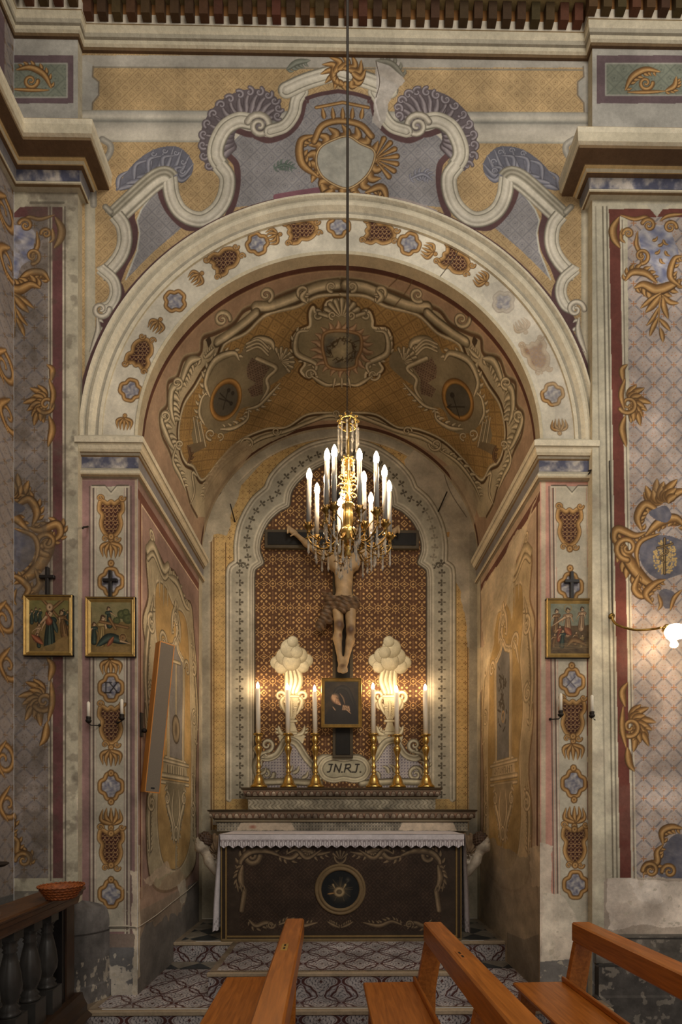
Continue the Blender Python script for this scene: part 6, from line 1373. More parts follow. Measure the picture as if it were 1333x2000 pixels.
# ---------------------------------------------------------------- crucifix
CY = 1.50; K = (CAMD+CY)/FPX
cu = thing('crucifix', 'large dark wooden crucifix with a carved crucified figure in a knotted loincloth', 'crucifix', (0.02, DEP-.03, 1.79))
def beam(n, px0, py0, px1, py1):
    x0, z1 = [float(v) for v in onY(px0, py0, DEP-.05)]; x1, z0 = [float(v) for v in onY(px1, py1, DEP-.05)]
    m = MB(); m.box(x0, x1, DEP-.045, DEP-.004, z0, z1, (84, 74, 58), .004); e = .032; m.box(x0+e, x1-e, DEP-.052, DEP-.03, z0+e, z1-e, (36, 34, 32), .004); addto(m.build(n, M_GLOSSPAINT), cu)
beam('upright', 650, 955, 690, 1480); beam('crossbar', 517, 1033, 819, 1071)
def W3(px, py, y): x, z = onY(px, py, y); return (float(x), y, float(z))
YB = 1.47
def bodyf(X, Y, Z):
    c = lambda a, b, ra, rb, fl=1.0: cone(X, Y, Z, a, b, ra, rb, fl); w = W3; e = lambda p, r: ellip(X, Y, Z, p, r)
    d = [c(w(672, 1100, YB), w(672, 1140, YB-.01), .112, .092, .78), c(w(656, 1100, YB), w(688, 1100, YB), .09, .09, .8), c(w(672, 1140, YB-.01), w(672, 1172, YB-.02), .082, .092, .8),
         e(w(660, 1104, YB-.055), (.062, .030, .048)), e(w(685, 1104, YB-.055), (.062, .030, .048)), c(w(664, 1176, YB-.02), w(680, 1176, YB-.02), .085, .085, .85),
         c(w(672, 1088, YB), w(668, 1068, YB-.03), .05, .045), e(w(665, 1058, YB-.05), (.062, .075, .088)), e(w(665, 1062, YB-.115), (.011, .018, .02)), e(w(666, 1072, YB-.08), (.03, .03, .022)),
         # arms
         c(w(648, 1088, YB), w(622, 1079, YB), .050, .040), c(w(622, 1079, YB), w(598, 1061, YB+.03), .038, .032), c(w(598, 1061, YB+.03), w(578, 1043, YB+.06), .030, .020),
         c(w(696, 1088, YB), w(720, 1078, YB), .050, .040), c(w(720, 1078, YB), w(744, 1060, YB+.03), .038, .032), c(w(744, 1060, YB+.03), w(764, 1043, YB+.06), .030, .020),
         # palms
         e(w(574, 1039, YB+.055), (.028, .015, .026)), e(w(768, 1039, YB+.055), (.028, .015, .026)),
         # legs
         c(w(659, 1184, YB-.03), w(663, 1222, YB-.07), .064, .046), c(w(685, 1184, YB-.03), w(685.5, 1230, YB-.08), .064, .046), e(w(663, 1222, YB-.085), (.042, .04, .045)), e(w(685.5, 1231, YB-.095), (.042, .04, .045)),
         c(w(662, 1226, YB-.07), w(659.5, 1246, YB-.045), .040, .047), c(w(659.5, 1246, YB-.045), w(664.5, 1288, YB-.02), .046, .025), c(w(685, 1234, YB-.08), w(684.5, 1252, YB-.05), .038, .045), c(w(684.5, 1252, YB-.05), w(676, 1292, YB-.02), .044, .025),
         # feet
         c(w(666, 1289, YB-.02), w(666, 1304, YB-.07), .030, .027), c(w(675, 1292, YB-.02), w(673, 1306, YB-.085), .030, .027)]
    g = smin(d, 110)
    # navel, rib edge and belly line
    g = np.maximum(g, -(ellip(X, Y, Z, w(672, 1158, YB-.100), (.006, .012, .007)))); 
    rib = [cone(X, Y, Z, w(672, 1120, YB-.10), w(656, 1136, YB-.075), .007, .007), cone(X, Y, Z, w(672, 1120, YB-.10), w(688, 1136, YB-.075), .007, .007), cone(X, Y, Z, w(672, 1122, YB-.102), w(672, 1160, YB-.10), .005, .005)]
    for r_ in rib: g = -smin([-g, r_], 160) if False else np.maximum(g, -r_+.0)
    dt = []
    for s, x0 in ((-1, 574), (1, 768)):
        for k in range(4):
            L = (1.0, 1.12, 1.05, .85)[k]; a = w(x0+s*(3), 1041-(k*2.4), YB+.05); b = w(x0+s*(8+2*L), 1038-(k*2.6)-1.5*L, YB+.04); c3 = w(x0+s*(9+3*L), 1041-k*2.4, YB+.018); dt += [c(a, b, .0095, .0085), c(b, c3, .0085, .0075)]
        dt += [c(w(x0-s*1, 1043, YB+.04), w(x0+s*6, 1047, YB+.02), .010, .008)]
    for fx, fy, fz in ((666, 1304, YB-.07), (673, 1306, YB-.085)):
        for k in range(5): dt.append(c(w(fx-4+k*2.1, fy+1, fz), w(fx-5+k*2.5, fy+8-abs(k-1)*.9, fz-.012), .0085 if k else .011, .0075))
    return smin([g]+dt, 150)
lo = (W3(560, 1330, YB)[0]-.0, YB-.2, W3(600, 1328, YB)[2]); hi = (W3(785, 1000, YB)[0]+.02, YB+.12, W3(600, 1018, YB)[2])
v, q = nets(bodyf, lo, hi, .0085)
r_ = np.random.RandomState(2); z = v[:, 2]; x = v[:, 0]
skin = np.array([(176, 146, 104)]*len(v), float); n_ = .5+.5*np.sin(x*31+z*17)*np.sin(z*43+x*9); skin *= (0.90+.14*n_)[:, None]
for pt, rr, col in ((W3(665, 1219, YB-.12), .05, (96, 70, 50)), (W3(685, 1230, YB-.13), .05, (96, 70, 50)), (W3(651, 1111, YB-.1), .014, (122, 88, 66)), (W3(679, 1111, YB-.1), .014, (122, 88, 66)), (W3(670, 1300, YB-.1), .03, (112, 84, 58)), (W3(667, 1240, YB-.1), .022, (120, 70, 50))):
    dd = np.sqrt(((v-np.array(pt))**2).sum(1)); w_ = np.clip(1.4-dd/rr, 0, 1)[:, None]; skin = skin*(1-w_)+np.array(col)*w_
M_SKIN = paintmat('painted_wood_skin', 0.5, 0.15, 1.0, (0.85, 1.1), 0.4)
addto(npmesh('figure', v, q, M_SKIN, skin, smooth=True), cu)
# loincloth with hanging knot, hair, crown
def loin(X, Y, Z):
    w = W3; c = lambda a, b, ra, rb, fl=1: cone(X, Y, Z, a, b, ra, rb, fl)
    d = []
    for k in range(4): d.append(c(w(650, 1172+k*4.5, YB-.045), w(672, 1178+k*4.2, YB-.11), .024, .022)); d.append(c(w(672, 1178+k*4.2, YB-.11), w(695, 1172+k*4.8, YB-.045), .022, .024))
    d += [ellip(X, Y, Z, w(672, 1179, YB-.025), (.150, .118, .066)), ellip(X, Y, Z, w(645, 1170, YB-.05), (.04, .04, .05)), c(w(645, 1172, YB-.04), w(637, 1200, YB-.02), .035, .05), c(w(637, 1200, YB-.02), w(626, 1222, YB), .045, .055), c(w(646, 1190, YB-.02), w(644, 1212, YB), .02, .032), c(w(640, 1165, YB-.03), w(632, 1158, YB), .02, .02)]
    g = smin(d, 70); return g+.007*np.sin(Z*150+X*55+1.5*np.sin(X*30))+.003*np.sin(X*80-Z*60)
v, q = nets(loin, (W3(610, 1240, YB)[0], YB-.2, W3(600, 1240, YB)[2]), (W3(706, 1150, YB)[0], YB+.1, W3(600, 1148, YB)[2]), .0075)
lcol = np.array([(112, 88, 64)]*len(v), float)*(0.8+.3*(.5+.5*np.sin(v[:, 0]*80+v[:, 2]*50)))[:, None]; addto(npmesh('loincloth', v, q, M_SKIN, lcol, smooth=True), cu)
m = MB(); m.smooth = True; hx, hy, hz = W3(665, 1058, YB-.05)
for k in range(22):
    a = k/22*2*PI; m.tube([(hx+.055*math.cos(a), hy+.05*math.sin(a), hz+.06), (hx+.075*math.cos(a), hy+.078*math.sin(a)+.01, hz+.0), (hx+.072*math.cos(a), hy+.06*math.sin(a)+.03, hz-.09-.02*(k % 3))] if math.sin(a) > -.55 else [(hx+.05*math.cos(a), hy+.05*math.sin(a), hz+.085), (hx+.055*math.cos(a), hy+.07*math.sin(a), hz+.05)], [.018, .018, .008][:3] if math.sin(a) > -.55 else [.014, .01], 7)
addto(m.build('long_hair', M_BROWNWOOD), cu)
m = MB()
for ph in (0, 2, 4): m.tube([(hx+(.078+.006*math.sin(3*t+ph))*math.cos(t), hy+(.082+.006*math.cos(4*t+ph))*math.sin(t), hz+.045+.008*math.sin(5*t+ph)) for t in np.linspace(0, 2*PI, 40)], .006, 6)
addto(m.build('thorn_crown', M_BROWNWOOD), cu)

# ---------------------------------------------------------------- chandelier on its long cable
HC = 1.605; CHX, CHY = 0.040, -.80
ch = thing('chandelier', 'gilt and crystal chandelier with lit electric candles hanging on a long cable', 'chandelier', (CHX, CHY, 3.195))
def cz(py, D=2.7): return EYE+(HOR-py)*D/FPX
def R_(m, name, mat, par=ch): o = m.build(name, mat); return addto(o, ch) if par is ch else o
m = MB(); m.smooth = True; m.tube([(CHX-.006, CHY, cz(640)), (CHX-.005, CHY, 9.4)], .0055, 8); m.tube([(CHX+.002, CHY-.004, cz(660)), (CHX+.001, CHY-.004, 9.4)], .0025, 6); R_(m, 'suspension_cable', M_BLACKCABLE)
m = MB(); m.smooth = True
zz = cz(640)
while zz > cz(822): m.tube([(CHX-.006+.004*math.cos(t), CHY+.002*math.sin(t)*(1), zz-.010+.010*math.sin(t)) for t in np.linspace(0, 2*PI, 9)], .0016, 5); zz -= .018
R_(m, 'chain', M_IRON)
zb, zt_ = cz(1065), cz(815)
m = MB(); m.smooth = True
m.lathe([(.008, cz(1068)), (.030, cz(1062)), (.052, cz(1052)), (.056, cz(1042)), (.048, cz(1036)), (.022, cz(1032)), (.030, cz(1028)), (.030, cz(1005)), (.024, cz(992)), (.036, cz(990)), (.036, cz(986)), (.018, cz(984)), (.013, cz(970)), (.013, cz(925)), (.018, cz(905)), (.022, cz(900)), (.010, cz(893)), (.008, cz(870)), (.008, cz(820))], (CHX, CHY, 0), 22)
m.lathe([(.022, cz(1088)), (.014, cz(1078)), (.026, cz(1072)), (.016, cz(1066))], (CHX, CHY, 0), 16)
R_(m, 'central_stem', M_GOLD)
m = MB(); m.smooth = True
def scr(m, cx, cy, c0, r, a0, dz=1): m.tube([(cx+math.cos(a0)*(c0+r*math.cos(t)*(1-t/9)), cy+math.sin(a0)*(c0+r*math.cos(t)*(1-t/9)), dz+r*math.sin(t)*(1-t/9)) for t in np.linspace(0, 6.6, 18)], .004, 6)
for zc, r0, n, r1 in ((cz(824), .055, 10, .014), (cz(899), .034, 8, .010)):
    if r0 < .05: R_(m, 'gilt_crown', M_GOLD); m = MB(); m.smooth = True
    m.tube([(CHX+r0*math.cos(t), CHY+r0*math.sin(t), zc-.01) for t in np.linspace(0, 2*PI, 33)], .004, 6)
    for k in range(n): scr(m, CHX, CHY, r0-.006, r1, 2*PI*k/n, zc)
    for k in range(4): a = k*PI/2+.3; m.tube([(CHX, CHY, zc-.005), (CHX+r0*math.cos(a), CHY+r0*math.sin(a), zc-.01)], .003, 5)
R_(m, 'gilt_crown', M_GOLD)
m = MB(); m.smooth = True
for k in range(6):
    a = k*PI/3+.2
    for zc, r1 in ((cz(935), .020), (cz(952), .024), (cz(968), .018)): scr(m, CHX, CHY, .034, r1, a, zc)
R_(m, 'gilt_scrollwork', M_GOLD)
# candles where the photograph shows them on one ring, with a smaller inner ring
def pos(px, py): D = HC*FPX/(HOR-py); x, z = onY(px, py, D-CAMD); return float(x), D-CAMD
cups = [pos(603, 1028), pos(618.6, 1052), pos(638.4, 995), pos(653, 989), pos(663, 1078), pos(703, 995), pos(725.8, 1067), pos(736.6, 999), pos(753, 1022), pos(762, 1047)]
cups += [pos(712, 1032), pos(637, 1034), (CHX-.03, CHY+.16)]
ZC = EYE+HC; CL = .262
for i, (x, y) in enumerate(cups):
    v = Vector((x-CHX, y-CHY, 0)); r = v.length; d = v/r; inner = r < .17
    zc = ZC+(.0 if not inner else .02)
    m = MB(); m.smooth = True
    P0 = Vector((CHX, CHY, 0))
    pts = [P0+d*.04+Vector((0, 0, cz(1046))), P0+d*(r*.35)+Vector((0, 0, cz(1062))), P0+d*(r*.62)+Vector((0, 0, cz(1076))), P0+d*(r*.88)+Vector((0, 0, cz(1070))), P0+d*r*1.02+Vector((0, 0, zc-.07)), P0+d*r+Vector((0, 0, zc-.03))]
    q = cr([tuple(p) for p in pts], 6); m.tube([Vector(p) for p in q], .0058, 7)
    for tt, rr, sg in ((10, .030, 1), (16, .024, -1), (22, .020, 1)):
        c0 = Vector(q[tt]); m.tube([c0+d*(rr*math.cos(t)*(1-t/9))+Vector((0, 0, sg*(.008+rr*(1-math.cos(t*.5))*.6+rr*.5*math.sin(t)))) for t in np.linspace(0, 5.6, 14)], .0035, 5)
    e = Vector((-d.y, d.x, 0))
    for sg in (-1, 1): m.tube([P0+d*r*.7+Vector((0, 0, cz(1074))), P0+d*r*.8+e*.03*sg+Vector((0, 0, cz(1064))), P0+d*r*.95+e*.035*sg+Vector((0, 0, cz(1058))), P0+d*r+e*.018*sg+Vector((0, 0, cz(1050)))], .0032, 5)
    R_(m, 'arm', M_BRONZE)
    m = MB(); m.smooth = True; m.lathe([(.006, -.045), (.012, -.038), (.008, -.03), (.014, -.02), (.022, -.012), (.026, -.004), (.024, 0.0), (.015, .001), (.0155, .016), (.0135, .018)], (x, y, zc), 14)
    for k in range(6): a = k*PI/3; m.tube([(x+.02*math.cos(a), y+.02*math.sin(a), zc-.008), (x+.032*math.cos(a), y+.032*math.sin(a), zc+.003), (x+.028*math.cos(a), y+.028*math.sin(a), zc+.012)], [.005, .004, .002], 5)
    R_(m, 'candle_cup', M_BRONZE)
    m = MB(); m.smooth = True; lean = Vector((x-CHX, y-CHY, 0))*-.02; L = CL if not inner else CL-.02
    m.tube([(x, y, zc+.012), (x+lean.x, y+lean.y, zc+L)], .0138, 14); cd = R_(m, 'candle_sleeve', M_SLEEVE)
    m = MB(); m.smooth = True; m.lathe([(.008, 0), (.012, .008), (.0165, .024), (.0155, .038), (.010, .056), (.004, .068), (.0006, .072)], (x+lean.x, y+lean.y, zc+L-.001), 12); b = m.build('bulb', M_BULB); b.parent = cd
# crystal drops: one shape, copied
def dropmesh(L, w):
    m = MB(); m.ball((0, 0, -.008), .0065, 6, 4); m.lathe([(.0012, -.014), (w, -.026), (w*.9, -L*.75), (w*1.25, -L*.86), (.0006, -L)], (0, 0, 0), 6); m.lathe([(.0012, 0), (.0012, -.016)], (0, 0, 0), 4); return m
long_ = dropmesh(.105, .0062).build('crystal_drop', M_CRYSTAL); recalc(long_); short_ = dropmesh(.06, .0052).build('crystal_drop', M_CRYSTAL); recalc(short_)
first = {0: True, 1: True}
def drop(kind, x, y, z):
    src = long_ if kind == 0 else short_
    if first[kind]: o = src; first[kind] = False
    else: o = src.copy(); C.objects.link(o)
    o.parent = ch; o.matrix_parent_inverse = Matrix.Identity(4); o.location = (x-CHX, y-CHY, z-ch.location.z); o.scale = (1, 1, 1+.45*((x*97.3+y*41.7) % 1.0))
for k in range(11): a = 2*PI*k/11; drop(0, CHX+.058*math.cos(a), CHY+.058*math.sin(a), cz(834))
for k in range(7): a = 2*PI*k/7+.3; drop(1, CHX+.036*math.cos(a), CHY+.036*math.sin(a), cz(905))
for i, (x, y) in enumerate(cups[:10]):
    for s_, dz in ((1.0, .05), (.82, .075), (.62, .085)): drop(0, CHX+(x-CHX)*s_+.004*i % 3*.01, CHY+(y-CHY)*s_, ZC-dz)
    drop(1 if i % 2 else 0, x+.026*math.cos(i), y+.026*math.sin(i), ZC-.012)
for k in range(9): a = 2*PI*k/9; drop(k % 2, CHX+.06*math.cos(a), CHY+.06*math.sin(a), cz(1064))
for k in range(5): a = 2*PI*k/5+.5; drop(1, CHX+.02*math.cos(a), CHY+.02*math.sin(a), cz(1088))

# ---------------------------------------------------------------- column loudspeaker on the left reveal
bot = Vector((-1.452, 0.055, 1.695)); top = Vector((-1.345, 0.075, 2.83)); ax = (top-bot).normalized()
nf = Vector((.68, -.73, 0)); nf = (nf-ax*nf.dot(ax)).normalized(); sd_ = ax.cross(nf).normalized()   # face normal and side
if sd_.y > 0: sd_ = -sd_
sp = thing('column_loudspeaker', 'tall slim wooden loudspeaker with grey cloth front on the niche side wall', 'loudspeaker', bot)
mid_ = (bot+top)/2; hl = (top-bot).length/2
m = MB(); m.obox(mid_-nf*.005, nf*.040, sd_*.057, ax*hl); o = recalc(m.build('cabinet', M_SPKWOOD)); addto(o, sp)
m = MB(); m.obox(mid_+nf*.036, nf*.004, sd_*.050, ax*(hl-.008)); o = recalc(m.build('cloth_front', M_SPKCLOTH)); addto(o, sp)
m = MB()
for s_ in (-1, 1): m.obox(mid_+nf*.0375+sd_*.0535*s_, nf*.004, sd_*.0035, ax*hl)
for s_ in (-1, 1): m.obox(mid_+nf*.0375+ax*(hl-.004)*s_, nf*.004, sd_*.057, ax*.004)
o = recalc(m.build('wooden_edging', M_SPKWOOD)); addto(o, sp)
m = MB(); m.obox(bot+nf*.041+ax*.035, nf*.001, sd_*.014, ax*.006); o = recalc(m.build('maker_badge', M_BLACKWOOD)); addto(o, sp)
m = MB(); bp = W3(281, 1420, .05); m.box(XL-.004, XL+.012, .035, .075, 2.12, 2.30); m.tube([(XL+.008, .055, 2.16), (XL+.03, .05, 2.165), (bot+(top-bot)*.41-nf*.03)[:]], .009, 8); m.ball((XL+.03, .05, 2.165), .018)
m.tube([(XL+.0, .06, 1.76), (bot+ax*.06-nf*.02)[:]], .006, 6); o = m.build('wall_bracket', M_IRON); addto(o, sp)

# ---------------------------------------------------------------- wall candle arms on the piers
def sconce(px, pyb, pyt, Y, s, label):
    D = CAMD+Y-.055; x, z0 = [float(v) for v in onY(px, pyb, Y-.055)]; z1 = float(onY(px, pyt, Y-.055)[1])
    t = thing('candle_sconce', label, 'candle holder', (x, Y, z0), 'iron candle arms under the framed pictures')
    m = MB(); m.smooth = True; y = Y-.055; m.tube([(x+s*.055, Y+.001, z0-.045), (x+s*.05, Y-.02, z0-.05), (x+s*.02, y-.005, z0-.055), (x, y, z0-.04), (x, y, z0-.01)], .0045, 6); m.lathe([(.006, -.04), (.018, -.032), (.022, -.018), (.014, -.012), (.017, -.006), (.017, .008), (.012, .009)], (x, y, z0), 12); m.ball((x+s*.055, Y-.004, z0-.045), .010)
    addto(m.build('iron_arm', M_IRON), t)
    m = MB(); m.smooth = True; m.lathe([(.0115, 0), (.0115, z1-z0-.012), (.006, z1-z0-.002), (.002, z1-z0)], (x, y, z0), 12); addto(m.build('candle', M_WAX), t)
sconce(173, 1402, 1370, 0, 1, 'iron wall arm with unlit candle, left pier, on the wooden rail side')
sconce(238, 1397, 1365, 0, -1, 'iron wall arm with unlit candle, left pier, on the loudspeaker side')
sconce(1096, 1390, 1354, 0, -1, 'iron wall arm with unlit candle, right pier, on the altar niche side')
sconce(1157, 1392, 1357, 0, 1, 'iron wall arm with unlit candle, right pier, on the lit wall lamp side')

# ---------------------------------------------------------------- lit wall lamp, pipe and cable
LY = -.24; lx, lz = [float(v) for v in onY(1313, 1232, LY)]
wl = thing('wall_lamp', 'lit frosted glass flower lamp on a curved pipe against the patterned wall', 'wall lamp', (lx, LS, lz))
m = MB(); m.smooth = True; p0 = W3(1196, 1203, LS-.01); m.tube([Vector(v) for v in cr([p0, W3(1199, 1213, LS-.02), W3(1210, 1222, LS-.05), W3(1240, 1230, LS-.10), W3(1275, 1229, LY+.05), W3(1291, 1226, LY)], 6)], .0085, 8); m.lathe([(.022, 0), (.022, -.012), (.012, -.016)], (p0[0], LS, p0[2]), 12, None, 'y'); addto(m.build('curved_arm', M_BRONZE), wl)
dirn = Vector((.55, -.45, -.55)).normalized(); up_ = Vector((0, 0, 1)); e1 = dirn.cross(up_).normalized(); e2 = dirn.cross(e1)
base = Vector(W3(1299, 1226, LY))
def bell(m, prof, n=40, ruf=0.0):
    rr = []
    for j, (r, h) in enumerate(prof):
        f = ruf*(j/(len(prof)-1))**3; rr.append(m.vs([base+dirn*(h+f*.02*math.sin(6*2*PI*k/n))+(e1*math.cos(2*PI*k/n)+e2*math.sin(2*PI*k/n))*(r*(1+f*.14*math.cos(6*2*PI*k/n))) for k in range(n)]))
    for a, b in zip(rr, rr[1:]):
        for k in range(n): m.face((a+k, a+(k+1) % n, b+(k+1) % n, b+k))
m = MB(); m.smooth = True; bell(m, [(.012, -.012), (.026, -.004), (.030, .008), (.028, .018), (.02, .02)]); addto(m.build('brass_gallery', M_GOLD), wl)
m = MB(); m.smooth = True; bell(m, [(.024, .012), (.040, .03), (.054, .055), (.058, .08), (.064, .10), (.084, .118)], 48, 1.0); addto(m.build('glass_shade', M_SHADE), wl)
m = MB(); m.smooth = True; m.ball(base+dirn*.06, .028, 14, 9); sb = m.build('bulb', M_FLAME); sb.data.materials[0] = emis('lit_wall_bulb', (1, .74, .46), 420); addto(sb, wl)
m = MB(); m.smooth = True; m.tube([W3(1191, 900, LS-.004), W3(1194, 1000, LS-.004), W3(1196, 1120, LS-.004), W3(1197, 1203, LS-.008)], .004, 6); tag(m.build('electric_cable', M_BLACKCABLE), 'thin dark cable running down the wall to the lit wall lamp', 'cable')
m = MB(); m.smooth = True
pts = [W3(128, 1802, LS-.006), W3(148, 1802, LS-.006), W3(161, 1802, LS-.006), W3(167, 1799, -.008), W3(180, 1805, -.006), W3(192, 1809, -.006), W3(240, 1809, -.006), (XL-.02, -.006, 0.69), (XL+.006, .0, .69), (XL+.006, .35, .70), (XL+.006, .7, .73), (XL+.006, 1.1, .76), (XL+.006, 1.42, .80)]
m.tube([Vector(v) for v in cr(pts, 4)], .004, 6); tag(m.build('electric_cable', M_CABLE), 'pale cable sagging along the foot of the left arch pier', 'cable')
bx = W3(388, 1603, 1.40); m = MB(); m.box(XL+.12-.0, XL+.165, DEP-.022, DEP, EYE+(1575-1611)*5.1/910, EYE+(1575-1595)*5.1/910, None, .003); tag(m.build('junction_box', M_WHITEPLASTIC), 'small white electrical box beside the candle shelf', 'electrical box')
for a, b, lab in (((450, 984), (459, 1018), 'bare iron rod stuck in the plaster left of the crucifix'), ((874, 960), (857, 998), 'bare iron rod stuck in the plaster right of the crucifix')):
    m = MB(); m.smooth = True; p = Vector(W3(*b, DEP-.004)); q = Vector(W3(*a, DEP-.13)); m.tube([p, q], .007, 6); m.ball(p, .010); tag(m.build('iron_rod', M_IRON), lab, 'rod')
m = MB(); m.smooth = True; m.tube([W3(172, 1028, 0.0), W3(170, 1029, -.05), W3(163, 1030, -.08), W3(161, 1033, -.08)], .006, 6); tag(m.build('iron_hook', M_IRON), 'short iron hook on the edge of the left arch pier', 'hook')
m = MB(); m.smooth = True; m.tube([W3(1148, 928, 0.0), W3(1152, 924, -.05), W3(1155, 918, -.06), W3(1150, 920, -.06)], .006, 6); tag(m.build('iron_hook', M_IRON), 'small dark hook under the capital of the right arch pier', 'hook')

# ---------------------------------------------------------------- pews
def pew(x, Y, zr, plate, label, plcol):
    t = thing('pew', label, 'pew', (x, Y, 0), 'orange varnished wooden pews', math.radians(1.95))
    L = 2.5; H = zr
    m = MB(); m.box(-.059, .059, -L, 0, H-.122, H, None, .009); m.build('top_rail', M_PEW, t)
    m = MB(); m.box(-.440, -.100, -L, -.012, .470, .496, None, .006); m.build('seat', M_PEW, t)
    m = MB(); m.box(-.128, -.108, -L, -.01, .496, .528, None, .004); m.build('seat_back_strip', M_PEW, t)
    def upright(y0, y1):
        m = MB(); poly = [(-.057, H-.12), (.057, H-.12), (.010, .46), (.0, 0), (-.105, 0), (-.112, .46)]
        m.prism([(a, b) for a, b in poly], y0, y1); o = recalc(m.build('upright', M_PEW, t)); bv = o.modifiers.new('edge', 'BEVEL'); bv.width = .004; bv.segments = 2
        m = MB(); m.box(-.42, -.11, y0, y1, 0.0, .47, None, .004) if False else m.prism([(-.40, .47), (-.10, .47), (-.10, 0), (-.19, 0), (-.20, .33), (-.31, .33), (-.33, 0), (-.42, 0)], y0, y1)
        recalc(m.build('seat_support', M_PEW, t))
    upright(-.05, -.012); upright(-1.02, -.98); upright(-2.45, -2.41)
    m = MB(); py = plate; m.box(-.030, .004, py-.055, py+.055, H-.001, H+.0025, None, .001); o = m.build('number_plate', plcol, t)
    m = MB(); 
    for k in (-.025, .025): m.box(-.018, -.008, py+k-.014, py+k+.014, H+.002, H+.0035)
    o2 = m.build('plate_slot', M_IRON); o2.parent = o
    return t
pew(-.300, -.475, .865, -.62, 'orange wooden pew with a brass plate, standing in front of the altar roundel', M_PLATE)
pew(.575, -.575, .865, -.66, 'orange wooden pew between the altar front and the pew beside the right pier', M_PEW)
pew(1.505, -.585, .865, -1.1, 'orange wooden pew nearest the right arch pier and stone plinth', M_PEW)
m = MB(); m.box(-.33, .30, -1.0, -.86, .12, .155, None, .006); m.box(-.33, -.29, -1.0, -.88, 0, .12); m.box(.26, .30, -1.0, -.88, 0, .12); m.build('x', M_PEW); 
kn = bpy.data.objects['x']; kn.name = 'kneeler'; kn.location = (.10, .12, 0); tag(kn, 'low orange wooden kneeler on the floor between two pews', 'kneeler')

# ---------------------------------------------------------------- balustrade at the left
RZ = 1.05; tip = Vector((-1.835, -.335, 0)); bd = Vector((.115, -.95, 0)).normalized(); bn = Vector((-bd.y, bd.x, 0))
if bn.x < 0: bn = -bn
bl = thing('balustrade', 'dark balustrade with turned stone balusters under a brown wooden handrail', 'balustrade', tip)
def along(t, z=0, o=0): return tip+bd*t+bn*o+Vector((0, 0, z))
def rail(name, prof, t0, t1, mat):
    m = MB(); n = len(prof); rings = [m.vs([along(t, z, o) for o, z in prof]) for t in (t0, t1)]
    for k in range(n): m.face((rings[0]+k, rings[0]+(k+1) % n, rings[1]+(k+1) % n, rings[1]+k))
    m.face([rings[0]+k for k in range(n)]); m.face([rings[1]+k for k in range(n-1, -1, -1)]); o = recalc(m.build(name, mat)); return addto(o, bl)
rail('handrail', [(-.10, RZ), (.10, RZ), (.104, RZ-.012), (.10, RZ-.022), (.088, RZ-.03), (.082, RZ-.055), (.066, RZ-.066), (.058, RZ-.10), (.052, RZ-.115), (-.052, RZ-.115), (-.058, RZ-.10), (-.066, RZ-.066), (-.082, RZ-.055), (-.088, RZ-.03), (-.10, RZ-.022)], 0, 1.75, M_DARKWOOD)
rail('base_rail', [(-.09, .34), (.09, .34), (.10, .30), (.12, .26), (.12, .22), (.15, .19), (.15, L1-.0), (-.12, L1-.0), (-.12, .3)], .02, 1.75, M_POST)
m = MB(); m.obox(along(.115, .62), bd*.055, bn*.055, (0, 0, .32)); addto(recalc(m.build('post', M_POST)), bl)
m = MB(); m.obox(along(.19, .62), bd*.02, bn*.045, (0, 0, .32)); addto(recalc(m.build('pilaster_strip', M_BLACKWOOD)), bl)
for k, t in enumerate((.30, .495, .69, .885, 1.08, 1.275, 1.47)):
    m = MB(); b0 = along(t); m.obox((b0.x, b0.y, .41), bd*.058, bn*.058, (0, 0, .075)); m.obox((b0.x, b0.y, .912), bd*.045, bn*.045, (0, 0, .025)); m.smooth = True
    m.lathe([(.050, .485), (.052, .50), (.040, .512), (.048, .525), (.030, .545), (.034, .56), (.054, .60), (.058, .64), (.052, .70), (.038, .77), (.028, .815), (.036, .825), (.028, .835), (.038, .85), (.030, .862), (.042, .88), (.044, .888)], (b0.x, b0.y, 0), 22)
    addto(recalc(m.build('baluster', M_BALUSTER)), bl)
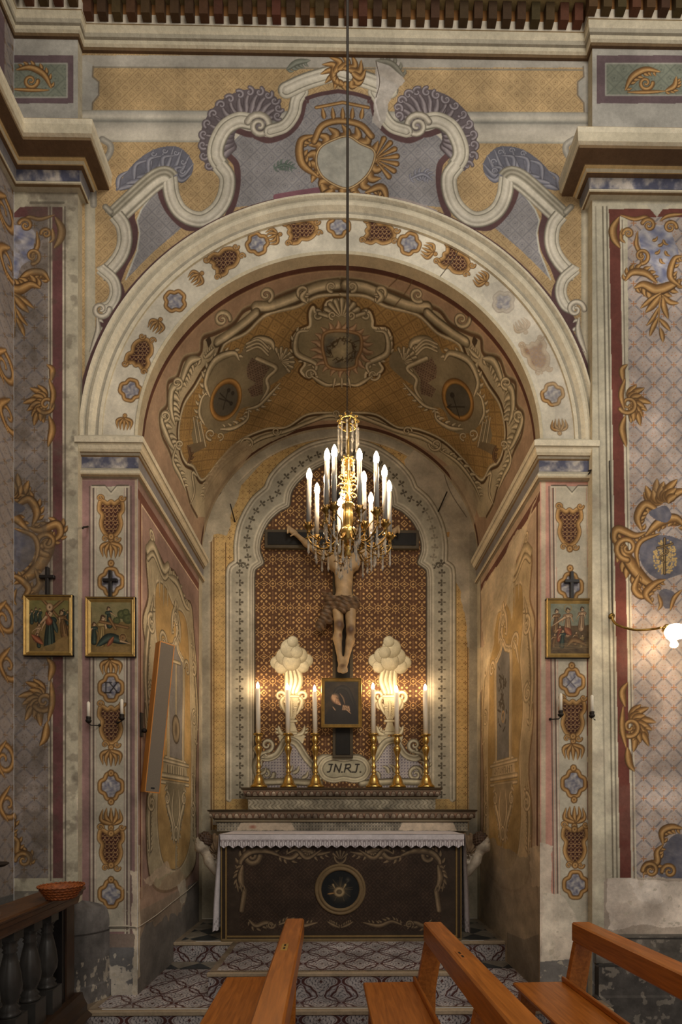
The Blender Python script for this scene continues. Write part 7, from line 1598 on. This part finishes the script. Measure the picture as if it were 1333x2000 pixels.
# basket
bc = along(.43, RZ+.001, .0); bc = Vector(W3(120, 1733, float(bc.y))); bc.z = RZ+.001
bk_t = thing('wicker_basket', 'shallow orange wicker basket standing on the wooden handrail', 'basket', bc)
def basket():
    m = MB(); m.smooth = True; n = 48
    prof = [(.070, 0), (.078, .012), (.088, .028), (.098, .044), (.108, .060), (.116, .074)]
    rings = []
    for j, (r, h) in enumerate(prof): rings.append(m.vs([(r*(1+.018*(1 if (k+j) % 2 else -1))*math.cos(2*PI*k/n), r*(1+.018*(1 if (k+j) % 2 else -1))*math.sin(2*PI*k/n), h) for k in range(n)]))
    inn_ = []
    for j, (r, h) in enumerate(prof[::-1]): inn_.append(m.vs([((r-.006)*math.cos(2*PI*k/n), (r-.006)*math.sin(2*PI*k/n), max(h, .006)) for k in range(n)]))
    al = rings+inn_
    for a, b in zip(al, al[1:]):
        for k in range(n): m.face((a+k, a+(k+1) % n, b+(k+1) % n, b+k))
    m.face([rings[0]+k for k in range(n-1, -1, -1)]); m.face([inn_[-1]+k for k in range(n)])
    m.build('woven_bowl', M_BASKET, bk_t)
    m = MB(); m.smooth = True; m.tube([(.117*math.cos(t), .117*math.sin(t), .077+.0025*math.sin(t*30)) for t in np.linspace(0, 2*PI, 121)], .0055, 6)
    for j, (r, h) in enumerate(prof[1:-1]): m.tube([(r*math.cos(t), r*math.sin(t), h+.003*math.sin(t*24+j*PI)) for t in np.linspace(0, 2*PI, 97)], .004, 5)
    m.build('woven_rim', M_BASKET, bk_t)
basket()
# marble candle stand at the frame edge
sc_ = along(.90, RZ, -.01)
ms = thing('marble_stand', 'small veined marble drum with a dark dish on top, on the wooden handrail', 'stand', (sc_.x, sc_.y, RZ))
m = MB(); m.smooth = True; m.lathe([(.070, 0), (.070, .02), (.060, .03), (.060, .19), (.066, .20), (.066, .212), (.03, .214)], (0, 0, 0), 26); m.build('drum', M_MARBLE, ms)
m = MB(); m.smooth = True; m.lathe([(.02, .212), (.022, .232), (.09, .246), (.108, .258), (.106, .262), (.05, .25), (.018, .25), (.018, .27)], (0, 0, 0), 30); m.build('dish', M_IRON, ms)
m = MB(); m.smooth = True; m.lathe([(.022, .268), (.022, .29), (.006, .292)], (0, 0, 0), 16); m.build('candle_stub', M_WAX, ms)
